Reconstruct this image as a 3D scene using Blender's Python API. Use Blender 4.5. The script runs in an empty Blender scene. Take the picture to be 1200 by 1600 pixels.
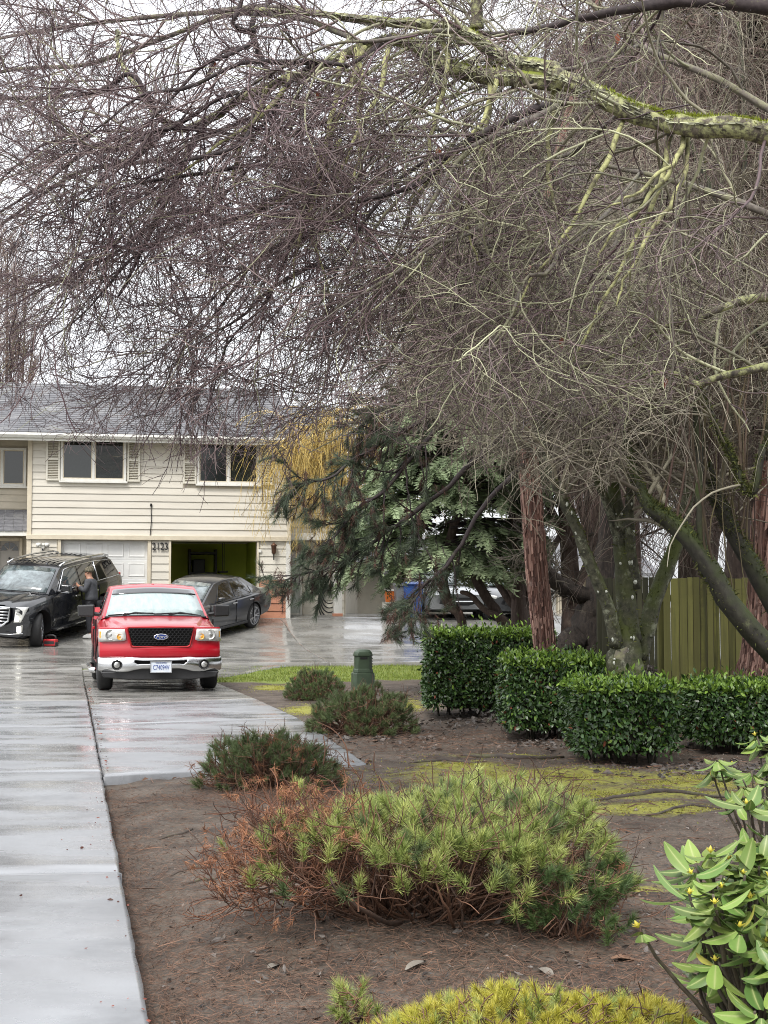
import bpy, bmesh, math, random
import numpy as np
from mathutils import Vector, Matrix

random.seed(7)
RNG = np.random.default_rng(7)
SC = bpy.context.scene
COL = SC.collection
R = math.radians
pi = math.pi

# ------------------------------------------------------------------ camera
F_PX, CAM_H, PITCH = 2400.0, 1.4, math.atan(149 / 2400)
cam_d = bpy.data.cameras.new('camera')
cam_d.sensor_fit = 'HORIZONTAL'
cam_d.sensor_width = 36
cam_d.lens = 36 * F_PX / 1200
cam_d.clip_start = .05
cam_d.clip_end = 2000
cam = bpy.data.objects.new('camera', cam_d)
cam.location = (0, 0, CAM_H)
cam.rotation_euler = (pi / 2 + PITCH, 0, 0)
COL.objects.link(cam)
SC.camera = cam

# ------------------------------------------------------------------ world, sun, exposure
SKY_STRENGTH, CLOUD_LOW, CLOUD_HIGH, SUN_STRENGTH = .05, .52, 1.35, 1.5
SUN_ELEV, SUN_ROT = R(52), R(205)
w = bpy.data.worlds.new('World')
SC.world = w
w.use_nodes = True
nt = w.node_tree
nt.nodes.clear()
N = nt.nodes.new
out = N('ShaderNodeOutputWorld')
add = N('ShaderNodeAddShader')
sky = N('ShaderNodeTexSky')
sky.sky_type = 'NISHITA'
sky.sun_disc = False
sky.sun_elevation = SUN_ELEV
sky.sun_rotation = SUN_ROT
sky.dust_density = 4
hs = N('ShaderNodeHueSaturation')
hs.inputs['Saturation'].default_value = .35
bg1 = N('ShaderNodeBackground')
bg1.inputs['Strength'].default_value = SKY_STRENGTH
nt.links.new(sky.outputs[0], hs.inputs['Color'])
nt.links.new(hs.outputs[0], bg1.inputs[0])
# cloud deck: an even overcast, somewhat brighter overhead, with soft grey billows
tc = N('ShaderNodeTexCoord')
sep = N('ShaderNodeSeparateXYZ')
nt.links.new(tc.outputs['Generated'], sep.inputs[0])
mr = N('ShaderNodeMapRange')
mr.inputs['From Min'].default_value = 0
mr.inputs['From Max'].default_value = 1
mr.inputs['To Min'].default_value = CLOUD_LOW
mr.inputs['To Max'].default_value = CLOUD_HIGH
nt.links.new(sep.outputs['Z'], mr.inputs['Value'])
mpw = N('ShaderNodeMapping')
mpw.inputs['Scale'].default_value = (1, 1, 3)
nt.links.new(tc.outputs['Generated'], mpw.inputs[0])
nz = N('ShaderNodeTexNoise')
nz.inputs['Scale'].default_value = 3.2
nz.inputs['Detail'].default_value = 5
nt.links.new(mpw.outputs[0], nz.inputs['Vector'])
cr = N('ShaderNodeValToRGB')
cr.color_ramp.elements[0].position = .3
cr.color_ramp.elements[0].color = (.80, .82, .86, 1)
cr.color_ramp.elements[1].position = .7
cr.color_ramp.elements[1].color = (.97, .98, 1.0, 1)
nt.links.new(nz.outputs[0], cr.inputs[0])
bg2 = N('ShaderNodeBackground')
nt.links.new(cr.outputs[0], bg2.inputs[0])
nt.links.new(mr.outputs[0], bg2.inputs['Strength'])
nt.links.new(bg1.outputs[0], add.inputs[0])
nt.links.new(bg2.outputs[0], add.inputs[1])
nt.links.new(add.outputs[0], out.inputs[0])

sun_d = bpy.data.lights.new('sun', 'SUN')
sun_d.energy = SUN_STRENGTH
sun_d.angle = R(14)
sun_d.color = (1, .965, .92)
sun = bpy.data.objects.new('sun', sun_d)
sun.rotation_euler = (pi / 2 - SUN_ELEV, 0, pi - SUN_ROT)
sun.location = (0, 0, 30)
COL.objects.link(sun)

SC.view_settings.view_transform = 'Standard'
SC.view_settings.look = 'None'
SC.view_settings.gamma = 1
SC.view_settings.exposure = .8
SC.view_settings.use_curve_mapping = False
SC.cycles.max_bounces = 6
SC.cycles.transparent_max_bounces = 8
SC.cycles.use_adaptive_sampling = True
SC.cycles.adaptive_threshold = .006
SC.cycles.use_denoising = True
SC.cycles.denoiser = 'OPENIMAGEDENOISE'
SC.cycles.denoising_input_passes = 'RGB_ALBEDO_NORMAL'
SC.cycles.denoising_prefilter = 'NONE'
SC.cycles.filter_width = 1.0
SC.cycles.sample_clamp_indirect = 6

# ------------------------------------------------------------------ place geometry
SITE_A = R(11)                      # the drive and the house are turned 11 degrees from the view axis
CA, SA = math.cos(SITE_A), math.sin(SITE_A)
PV = np.array([-50, 30, 33.5, 36, 38.4, 40.5, 42.3, 43.6, 60, 900.])
PZ = np.array([0, 0, .13, .25, .42, .75, 1.08, 1.15, 1.2, 1.2])

def gz(x, y):
    """height of the paved / graded ground at world x, y"""
    v = -np.asarray(x) * SA + np.asarray(y) * CA
    s = 0
    for d in (-.8, -.4, 0, .4, .8):
        s = s + np.interp(v + d, PV, PZ)
    return s / 5

def site(u, v, z=0.):
    return Vector((u * CA - v * SA, u * SA + v * CA, z))

def ray(px, py):
    dx, dy = (px - 600) / F_PX, (800 - py) / F_PX
    cp, sp = math.cos(PITCH), math.sin(PITCH)
    return Vector((dx, cp - sp * dy, sp + cp * dy))

def at(px, py, D):
    """the world point on the sight line of photo pixel px, py at distance D along y"""
    d = ray(px, py)
    return Vector((0, 0, CAM_H)) + d * (D / d.y)

def gp(px, py):
    """ground point seen at photo pixel px, py"""
    d = ray(px, py)
    lo = 1.
    for i in range(4000):
        D = lo + i * .02
        p = Vector((0, 0, CAM_H)) + d * (D / d.y)
        if p.z <= float(gz(p.x, p.y)):
            break
    return Vector((p.x, p.y, float(gz(p.x, p.y))))

HOUSE_V = 42.35

def hp(px, py, V=HOUSE_V):
    """(u, z) on the plane v = V seen at photo pixel"""
    d = ray(px, py)
    t = V / (-d.x * SA + d.y * CA)
    p = Vector((0, 0, CAM_H)) + d * t
    return p.x * CA + p.y * SA, p.z

# ------------------------------------------------------------------ mesh helpers
def link(o, parent=None):
    COL.objects.link(o)
    if parent is not None:
        o.parent = parent
    return o

def tag(o, label=None, cat=None, group=None, kind=None):
    if label: o['label'] = label
    if cat: o['category'] = cat
    if group: o['group'] = group
    if kind: o['kind'] = kind
    return o

def thing(name, label, cat, loc=(0, 0, 0), rz=0, group=None):
    o = bpy.data.objects.new(name, None)
    o.empty_display_size = .2
    o.location = loc
    o.rotation_euler = (0, 0, rz)
    link(o)
    return tag(o, label, cat, group)

def np_mesh(name, V, Fq=None, Ft=None, smooth=True, attrs=None, mats=(), mat_idx=None):
    me = bpy.data.meshes.new(name)
    V = np.ascontiguousarray(V, dtype=np.float32).reshape(-1, 3)
    nq = 0 if Fq is None else len(Fq)
    ntr = 0 if Ft is None else len(Ft)
    me.vertices.add(len(V))
    me.vertices.foreach_set('co', V.ravel())
    loops = []
    if nq: loops.append(np.asarray(Fq, dtype=np.int32).ravel())
    if ntr: loops.append(np.asarray(Ft, dtype=np.int32).ravel())
    L = np.concatenate(loops)
    me.loops.add(len(L))
    me.loops.foreach_set('vertex_index', L)
    me.polygons.add(nq + ntr)
    starts = np.concatenate([np.arange(nq) * 4, nq * 4 + np.arange(ntr) * 3]).astype(np.int32)
    me.polygons.foreach_set('loop_start', starts)
    me.polygons.foreach_set('use_smooth', np.full(nq + ntr, smooth))
    if mat_idx is not None:
        me.polygons.foreach_set('material_index', np.asarray(mat_idx, dtype=np.int32))
    me.update(calc_edges=True)
    for k, a in (attrs or {}).items():
        at_ = me.attributes.new(k, 'FLOAT', 'POINT')
        at_.data.foreach_set('value', np.ascontiguousarray(a, dtype=np.float32))
    for m in mats:
        me.materials.append(m)
    return me

def np_obj(name, V, Fq=None, Ft=None, mat=None, parent=None, **kw):
    me = np_mesh(name, V, Fq, Ft, mats=[mat] if mat else [], **kw)
    return link(bpy.data.objects.new(name, me), parent)

class MB:
    """collects boxes, bars, tubes, prisms and lofts and links them as one mesh object"""
    def __init__(s):
        s.v, s.f = [], []

    def add(s, vs, fs):
        b = len(s.v)
        s.v += [tuple(p) for p in vs]
        s.f += [tuple(i + b for i in f) for f in fs]
        return s

    def box(s, c, d, rot=None):
        x, y, z = d[0] / 2, d[1] / 2, d[2] / 2
        P = [Vector(p) for p in ((-x, -y, -z), (x, -y, -z), (x, y, -z), (-x, y, -z), (-x, -y, z), (x, -y, z), (x, y, z), (-x, y, z))]
        if rot is not None: P = [rot @ p for p in P]
        c = Vector(c)
        return s.add([p + c for p in P], [(3, 2, 1, 0), (4, 5, 6, 7), (0, 1, 5, 4), (1, 2, 6, 5), (2, 3, 7, 6), (3, 0, 4, 7)])

    def span(s, x0, x1, y0, y1, z0, z1):
        return s.box(((x0 + x1) / 2, (y0 + y1) / 2, (z0 + z1) / 2), (abs(x1 - x0), abs(y1 - y0), abs(z1 - z0)))

    def prism(s, pts, d0, d1, axis='y', cap=True):
        """outline pts in the two other axes, extruded along axis from d0 to d1"""
        def P(a, b, d):
            return {'y': (a, d, b), 'x': (d, a, b), 'z': (a, b, d)}[axis]
        n = len(pts)
        vs = [P(a, b, d0) for a, b in pts] + [P(a, b, d1) for a, b in pts]
        fs = [(i, (i + 1) % n, n + (i + 1) % n, n + i) for i in range(n)]
        if cap: fs += [tuple(range(n))[::-1], tuple(range(n, 2 * n))]
        return s.add(vs, fs)

    def loft(s, rings, closed=True, caps=True):
        n = len(rings[0])
        vs = [p for r in rings for p in r]
        fs = []
        for i in range(len(rings) - 1):
            for j in range(n if closed else n - 1):
                k = (j + 1) % n
                fs.append((i * n + j, i * n + k, (i + 1) * n + k, (i + 1) * n + j))
        if caps and closed:
            fs += [tuple(range(n))[::-1], tuple((len(rings) - 1) * n + i for i in range(n))]
        return s.add(vs, fs)

    def tube(s, pts, rad, n=8, caps=True):
        pts = [Vector(p) for p in pts]
        rad = [rad] * len(pts) if not hasattr(rad, '__len__') else rad
        rings = []
        ref = Vector((.31, .22, .92))
        for i, p in enumerate(pts):
            t = (pts[min(i + 1, len(pts) - 1)] - pts[max(i - 1, 0)]).normalized()
            if abs(t.dot(ref)) > .97: ref = Vector((.9, .3, .1))
            a = t.cross(ref).normalized()
            b = t.cross(a)
            rings.append([p + (a * math.cos(q) + b * math.sin(q)) * rad[i] for q in [2 * pi * k / n for k in range(n)]])
        return s.loft(rings, caps=caps)

    def disc(s, c, r, d0, d1, axis='x', n=24, sx=1, sy=1):
        a = [(c[0] + r * sx * math.cos(2 * pi * k / n), c[1] + r * sy * math.sin(2 * pi * k / n)) for k in range(n)]
        return s.prism(a, d0, d1, axis)

    def lathe(s, prof, axis_p, axis='x', n=28, caps=True):
        """prof: (along axis, radius)"""
        rings = []
        for d, r in prof:
            ring = []
            for k in range(n):
                a = 2 * pi * k / n
                c, t = r * math.cos(a), r * math.sin(a)
                o = {'x': (d, c, t), 'y': (c, d, t), 'z': (c, t, d)}[axis]
                ring.append(Vector(axis_p) + Vector(o))
            rings.append(ring)
        return s.loft(rings, caps=caps)

    def build(s, name, mat, parent=None, smooth=False, bevel=0, seg=2, sub=0, fix=True):
        me = bpy.data.meshes.new(name)
        me.from_pydata([tuple(p) for p in s.v], [], s.f)
        if fix:
            bm = bmesh.new()
            bm.from_mesh(me)
            bmesh.ops.recalc_face_normals(bm, faces=bm.faces)
            bm.to_mesh(me)
            bm.free()
        if smooth or bevel:
            me.polygons.foreach_set('use_smooth', [True] * len(me.polygons))
        for m in (mat if isinstance(mat, (list, tuple)) else [mat]):
            me.materials.append(m)
        o = link(bpy.data.objects.new(name, me), parent)
        if sub:
            m = o.modifiers.new('subdivide', 'SUBSURF')
            m.levels = m.render_levels = sub
        if bevel:
            m = o.modifiers.new('bevel', 'BEVEL')
            m.width = bevel
            m.segments = seg
            m.limit_method = 'ANGLE'
            m.angle_limit = R(28)
            m.harden_normals = True
        return o

def freeze(o):
    """bake modifiers into the mesh"""
    dg = bpy.context.evaluated_depsgraph_get()
    me = bpy.data.meshes.new_from_object(o.evaluated_get(dg))
    o.modifiers.clear()
    o.data = me
    return o

def cut(o, mb, mat=None):
    c = mb.build('cutter', mat)
    m = o.modifiers.new('cut', 'BOOLEAN')
    m.operation = 'DIFFERENCE'
    m.solver = 'EXACT'
    m.object = c
    m.material_mode = 'TRANSFER'
    bpy.context.view_layer.update()
    freeze(o)
    bpy.data.objects.remove(c)
    return o

def text_mesh(name, body, size, mat, parent, matrix, depth=.004, align='CENTER', sx=1, shear=0):
    cu = bpy.data.curves.new(name, 'FONT')
    cu.body = body
    cu.size = size
    cu.extrude = depth
    cu.align_x = align
    cu.align_y = 'CENTER'
    cu.shear = shear
    cu.resolution_u = 3
    tmp = bpy.data.objects.new(name + '_tmp', cu)
    COL.objects.link(tmp)
    bpy.context.view_layer.update()
    dg = bpy.context.evaluated_depsgraph_get()
    me = bpy.data.meshes.new_from_object(tmp.evaluated_get(dg))
    bpy.data.objects.remove(tmp)
    me.transform(Matrix.Diagonal((sx, 1, 1, 1)))
    me.transform(matrix)
    me.materials.clear()
    me.materials.append(mat)
    me.name = name
    return link(bpy.data.objects.new(name, me), parent)

def copy_tree(o, parent=None):
    c = o.copy()
    COL.objects.link(c)
    if parent is not None: c.parent = parent
    for ch in list(o.children): copy_tree(ch, c)
    return c

# ------------------------------------------------------------------ materials
def M(name, c1, c2=None, scale=8., rough=.6, rough2=None, bump=0., bscale=None, metal=0., coat=0., coat_rough=.05, spec=.5,
      stretch=(1, 1, 1), c3=None, scale3=1.5, t3=(.5, .65), rnd=0., rndcol=None, detail=6, alpha=None, trans=0., ior=1.45, sss=0., wobble=.0, lo=.35, hi=.65):
    m = bpy.data.materials.new(name)
    m.use_nodes = True
    t = m.node_tree
    b = t.nodes['Principled BSDF']
    nn, ln = t.nodes.new, t.links.new
    c1 = (*c1, 1)
    tcx = nn('ShaderNodeTexCoord')
    mp = nn('ShaderNodeMapping')
    mp.inputs['Scale'].default_value = stretch
    ln(tcx.outputs['Object'], mp.inputs[0])
    vec = mp.outputs[0]
    col = None
    fac = None
    if c2 is not None or rough2 is not None:
        nz = nn('ShaderNodeTexNoise')
        nz.inputs['Scale'].default_value = scale
        nz.inputs['Detail'].default_value = detail
        nz.inputs['Roughness'].default_value = .62
        nz.inputs['Distortion'].default_value = wobble
        ln(vec, nz.inputs['Vector'])
        rm = nn('ShaderNodeMapRange')
        rm.inputs['From Min'].default_value = lo
        rm.inputs['From Max'].default_value = hi
        ln(nz.outputs[0], rm.inputs['Value'])
        fac = rm.outputs[0]
    if c2 is not None:
        mx = nn('ShaderNodeMix'); mx.data_type = 'RGBA'
        mx.inputs['A'].default_value = c1
        mx.inputs['B'].default_value = (*c2, 1)
        ln(fac, mx.inputs['Factor'])
        col = mx.outputs['Result']
    if c3 is not None:
        n3 = nn('ShaderNodeTexNoise')
        n3.inputs['Scale'].default_value = scale3
        n3.inputs['Detail'].default_value = 7
        n3.inputs['Roughness'].default_value = .7
        ln(tcx.outputs['Object'], n3.inputs['Vector'])
        r3 = nn('ShaderNodeMapRange')
        r3.inputs['From Min'].default_value, r3.inputs['From Max'].default_value = t3
        ln(n3.outputs[0], r3.inputs['Value'])
        mx = nn('ShaderNodeMix'); mx.data_type = 'RGBA'
        if col is None: mx.inputs['A'].default_value = c1
        else: ln(col, mx.inputs['A'])
        mx.inputs['B'].default_value = (*c3, 1)
        ln(r3.outputs[0], mx.inputs['Factor'])
        col = mx.outputs['Result']
    if rnd or rndcol is not None:
        # each leaf / twig / board carries its own number, each copied piece its own object number
        a = nn('ShaderNodeAttribute'); a.attribute_name = 'rnd'
        oi = nn('ShaderNodeObjectInfo')
        s = nn('ShaderNodeMath'); s.operation = 'ADD'
        ln(a.outputs['Fac'], s.inputs[0]); ln(oi.outputs['Random'], s.inputs[1])
        fr = nn('ShaderNodeMath'); fr.operation = 'FRACT'
        ln(s.outputs[0], fr.inputs[0])
        if rndcol is not None:
            mx = nn('ShaderNodeMix'); mx.data_type = 'RGBA'
            if col is None: mx.inputs['A'].default_value = c1
            else: ln(col, mx.inputs['A'])
            mx.inputs['B'].default_value = (*rndcol, 1)
            ln(fr.outputs[0], mx.inputs['Factor'])
            col = mx.outputs['Result']
        if rnd:
            h = nn('ShaderNodeHueSaturation')
            if col is None: h.inputs['Color'].default_value = c1
            else: ln(col, h.inputs['Color'])
            v = nn('ShaderNodeMapRange')
            v.inputs['To Min'].default_value, v.inputs['To Max'].default_value = 1 - rnd, 1 + rnd
            ml = nn('ShaderNodeMath'); ml.operation = 'MULTIPLY'; ml.inputs[1].default_value = 7.31
            f2 = nn('ShaderNodeMath'); f2.operation = 'FRACT'
            ln(fr.outputs[0], ml.inputs[0]); ln(ml.outputs[0], f2.inputs[0])
            ln(f2.outputs[0], v.inputs['Value'])
            ln(v.outputs[0], h.inputs['Value'])
            col = h.outputs[0]
    if col is None: b.inputs['Base Color'].default_value = c1
    else: ln(col, b.inputs['Base Color'])
    b.inputs['Roughness'].default_value = rough
    if rough2 is not None:
        rr = nn('ShaderNodeMapRange')
        rr.inputs['To Min'].default_value, rr.inputs['To Max'].default_value = rough, rough2
        ln(fac, rr.inputs['Value'])
        ln(rr.outputs[0], b.inputs['Roughness'])
    b.inputs['Metallic'].default_value = metal
    b.inputs['Specular IOR Level'].default_value = spec
    b.inputs['IOR'].default_value = ior
    b.inputs['Coat Weight'].default_value = coat
    b.inputs['Coat Roughness'].default_value = coat_rough
    b.inputs['Transmission Weight'].default_value = trans
    if sss:
        b.inputs['Subsurface Weight'].default_value = sss
        b.inputs['Subsurface Radius'].default_value = (.01, .006, .003)
    if bump:
        nb = nn('ShaderNodeTexNoise')
        nb.inputs['Scale'].default_value = bscale or scale
        nb.inputs['Detail'].default_value = 8
        nb.inputs['Roughness'].default_value = .65
        ln(vec, nb.inputs['Vector'])
        bp = nn('ShaderNodeBump')
        bp.inputs['Strength'].default_value = min(1, bump * 20)
        bp.inputs['Distance'].default_value = bump
        ln(nb.outputs[0], bp.inputs['Height'])
        ln(bp.outputs[0], b.inputs['Normal'])
    return m

def emis(m, col, s):
    b = m.node_tree.nodes['Principled BSDF']
    b.inputs['Emission Color'].default_value = (*col, 1)
    b.inputs['Emission Strength'].default_value = s
    return m

def leafy(m, amount=.25):
    """leaves let some light through"""
    t = m.node_tree
    b = t.nodes['Principled BSDF']
    o = t.nodes['Material Output']
    tr = t.nodes.new('ShaderNodeBsdfTranslucent')
    mx = t.nodes.new('ShaderNodeMixShader')
    mx.inputs[0].default_value = amount
    src = b.inputs['Base Color']
    if src.is_linked: t.links.new(src.links[0].from_socket, tr.inputs[0])
    else: tr.inputs[0].default_value = src.default_value
    t.links.new(b.outputs[0], mx.inputs[1])
    t.links.new(tr.outputs[0], mx.inputs[2])
    t.links.new(mx.outputs[0], o.inputs[0])
    return m

MT = {}
MT['cladding'] = M('cream_cladding', (.62, .585, .505), (.555, .52, .445), 2.2, .55, bump=.002, bscale=30, stretch=(.3, 1, 2), rnd=.05)
MT['cladding_grey'] = M('weathered_cream_cladding', (.48, .43, .34), (.42, .38, .30), 3, .6, rnd=.05)
MT['white_trim'] = M('white_trim', (.72, .71, .66), (.64, .63, .58), 5, .5)
MT['cream_trim'] = M('cream_trim', (.60, .535, .41), (.52, .46, .35), 4, .55)
MT['orange'] = M('orange_cladding', (.50, .235, .14), (.44, .20, .125), 4, .55, rnd=.06)
MT['light_cladding'] = M('pale_cladding', (.68, .65, .56), (.6, .57, .49), 3, .55, rnd=.04)
MT['garage'] = M('garage_door_paint', (.66, .66, .63), (.58, .58, .56), 3, .45)
MT['wood_dark'] = M('brown_soffit', (.35, .31, .25), None, rough=.7)  # one even dull brown for soffits and roof decks
MT['roof'] = M('grey_shingle', (.16, .16, .168), (.10, .10, .108), 14, .8, bump=.01, bscale=40, stretch=(.4, 1, 1), c3=(.20, .20, .20), scale3=1.2, rnd=.16)
MT['glass_dark'] = M('window_glass', (.012, .016, .016), None, rough=.04, spec=.7, coat=.5)
MT['blind'] = M('window_blind', (.10, .12, .115), None, rough=.35)
MT['curtain'] = M('window_curtain', (.15, .155, .11), (.11, .115, .08), 4, .5)
MT['black'] = M('black_metal', (.012, .012, .013), None, rough=.45)
MT['olive'] = M('garage_olive_wall', (.52, .60, .07), (.40, .47, .05), 1.3, .7)
MT['olive_pale'] = M('garage_yellow_green_wall', (.60, .63, .11), (.46, .52, .08), 1.2, .7)
MT['garage_dark'] = M('garage_floor', (.34, .35, .28), None, rough=.6)
MT['rubber'] = M('tyre_rubber', (.014, .014, .015), (.022, .022, .022), 20, .7)
MT['alloy'] = M('alloy', (.55, .56, .58), None, rough=.25, metal=.9)
MT['alloy_dark'] = M('alloy_dark', (.10, .10, .105), None, rough=.35, metal=.7)
MT['chrome'] = M('chrome', (.74, .75, .76), (.62, .63, .64), 5, .12, rough2=.22, metal=1.)
MT['plastic'] = M('black_plastic', (.018, .018, .019), (.026, .026, .027), 25, .5)
MT['under'] = M('underbody', (.008, .008, .008), None, rough=.85)
MT['red'] = M('red_paint', (.42, .004, .016), (.37, .003, .013), 3, .33, coat=.7, coat_rough=.08, spec=.4)
MT['black_paint'] = M('black_paint', (.007, .008, .011), None, rough=.25, coat=1., coat_rough=.03)
MT['grey_paint'] = M('dark_grey_paint', (.035, .036, .040), None, rough=.33, metal=.35, coat=1., coat_rough=.04)
MT['silver_paint'] = M('silver_paint', (.30, .31, .32), None, rough=.33, metal=.6, coat=.8)
MT['lamp_glass'] = M('lamp_lens', (.62, .62, .58), (.42, .43, .42), 16, .1, coat=.8)
MT['lamp_bowl'] = M('lamp_reflector', (.7, .7, .66), (.4, .4, .4), 30, .15, metal=.8)
MT['amber'] = M('amber_lens', (.75, .36, .04), None, rough=.15, coat=.5)
MT['tail'] = M('tail_lens', (.35, .01, .012), None, rough=.12, coat=.6)
MT['screen_sky_tone'] = M('sky_toned_windscreen', (.33, .40, .39), (.25, .32, .32), 5, .22, coat=1., coat_rough=.03, stretch=(2.2, 1, .3), wobble=.3, c3=(.16, .20, .20), scale3=1.6, t3=(.58, .8))  # pale base colour stands in for the sky reflected in the glass
MT['screen_dark'] = M('windscreen', (.10, .125, .13), (.02, .03, .03), 3, .08, coat=1., coat_rough=.02, wobble=2., spec=.9, c3=(.22, .27, .28), scale3=2.5, t3=(.45, .7))
MT['tinted'] = M('tinted_glass', (.008, .009, .010), None, rough=.05, coat=1., coat_rough=.02, spec=.8)
MT['side_glass'] = M('side_glass', (.03, .04, .045), (.06, .08, .09), 3, .05, coat=1., coat_rough=.02, spec=.8)
MT['plate'] = M('plate_white', (.66, .68, .70), (.55, .62, .72), 8, .4)
MT['plate_ink'] = M('plate_ink', (.03, .06, .25), None, rough=.4)
MT['badge_blue'] = M('badge_blue', (.01, .03, .16), None, rough=.15, coat=1.)
MT['badge_silver'] = M('badge_silver', (.8, .8, .8), None, rough=.2, metal=.9)
MT['drl'] = emis(M('daytime_lamp', (.8, .8, .78), None, rough=.1), (1, .97, .85), 2.5)
# ------------------------------------------------------------------ ground, drive, pad, forecourt, lawn
def smooth_noise(x, y, seed, scale):
    r = np.random.default_rng(seed)
    s = 0
    for k in range(5):
        a, ph = r.uniform(0, 2 * pi), r.uniform(0, 2 * pi)
        f = scale * r.uniform(.6, 1.7)
        s = s + np.sin((x * math.cos(a) + y * math.sin(a)) * f + ph + 1.3 * np.sin((x * math.sin(a) - y * math.cos(a)) * f * .7 + ph * 2))
    return s / 5

def edge_side(p, q, x, y):
    """positive on the right of the line p -> q"""
    return (x - p.x) * (q.y - p.y) / (q - p).length - (y - p.y) * (q.x - p.x) / (q - p).length

DRIVE_A, DRIVE_B = gp(232, 1600), gp(130, 1060)
PAD = [gp(161, 1219), gp(420, 1213), gp(572, 1197), gp(350, 1076), gp(131, 1062)]
PAD_R0, PAD_R1 = PAD[2], PAD[3]
DR_DIR = (DRIVE_B - DRIVE_A).normalized()

def dirt_mask(x, y):
    """1 where bare earth shows, 0 under paving"""
    d = edge_side(DRIVE_A, DRIVE_B, x, y)
    m = np.clip(d / .12, 0, 1)
    pr = edge_side(PAD_R0, PAD_R1, x, y)
    inpad = (edge_side(PAD[0], PAD[2], x, y) < .02) & (pr < .02)
    m = np.where(inpad, 0, m)
    v = -x * SA + y * CA
    return m * np.clip((33.4 - v) / .3, 0, 1)

def ground_z(x, y):
    x, y = np.asarray(x, float), np.asarray(y, float)
    m = dirt_mask(x, y)
    n = .025 * smooth_noise(x, y, 3, 1.1) + .020 * smooth_noise(x, y, 4, 4.) + .011 * smooth_noise(x, y, 5, 11.) + .005 * smooth_noise(x, y, 6, 27.)
    n = n - .05 * np.exp(-np.clip(edge_side(DRIVE_A, DRIVE_B, x, y) - .12, 0, 9) / .25) * (y < 13.)
    mound = .35 * np.exp(-(((x - 3.3) / 1.5) ** 2 + ((y - 20.0) / 1.6) ** 2)) + .16 * np.exp(-(((x - 1.1) / .9) ** 2 + ((y - 24.) / 1.6) ** 2))
    hump = .10 * np.exp(-(((x - .35) / 1.0) ** 2 + ((y - 6.7) / .8) ** 2))
    return gz(x, y) + m * (n + mound + hump) - .045 * (1 - m)

xs = np.concatenate([[-600, -200, -60, -25, -12, -7], np.arange(-5, 6.5, .075), [6.8, 7.4, 8.2, 9.5, 12, 18, 30, 60, 200, 600]])
ys = np.concatenate([[-30, -8, 0, 2.5], np.arange(3.6, 16, .075), np.arange(16, 31, .12), np.arange(31, 46, .5), [48, 55, 70, 100, 200, 600, 1500]])
GX, GY = np.meshgrid(xs, ys)
GZ = ground_z(GX, GY)
nx, ny = len(xs), len(ys)
I = np.arange(nx * ny).reshape(ny, nx)
Q = np.stack([I[:-1, :-1], I[:-1, 1:], I[1:, 1:], I[1:, :-1]], -1).reshape(-1, 4)

def blob(px, py, rx, ry):
    c = gp(px, py)
    return c.x, c.y, rx, ry
MOSS = [blob(840, 1215, 1.3, .9), blob(930, 1240, 1.2, .5), blob(1000, 1215, .7, .35), blob(730, 1200, .5, .6), blob(620, 1105, .5, 1.2), blob(480, 1110, .35, 1.0), blob(1010, 1265, .6, .35),
        blob(1080, 1225, .5, .4), blob(980, 1390, .25, .12), blob(780, 1180, .5, .25), blob(430, 1075, .4, 1.2)]
moss = np.zeros_like(GX)
for (bx, by, rx, ry) in MOSS:
    moss = np.maximum(moss, np.exp(-(((GX - bx) / rx) ** 2 + ((GY - by) / ry) ** 2)))
vv = -GX * SA + GY * CA
lawn = np.clip((vv - 28.6 + .25 * smooth_noise(GX, GY, 9, 2.)) / .35, 0, 1) * np.clip((34.0 - vv) / .3, 0, 1)

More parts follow.
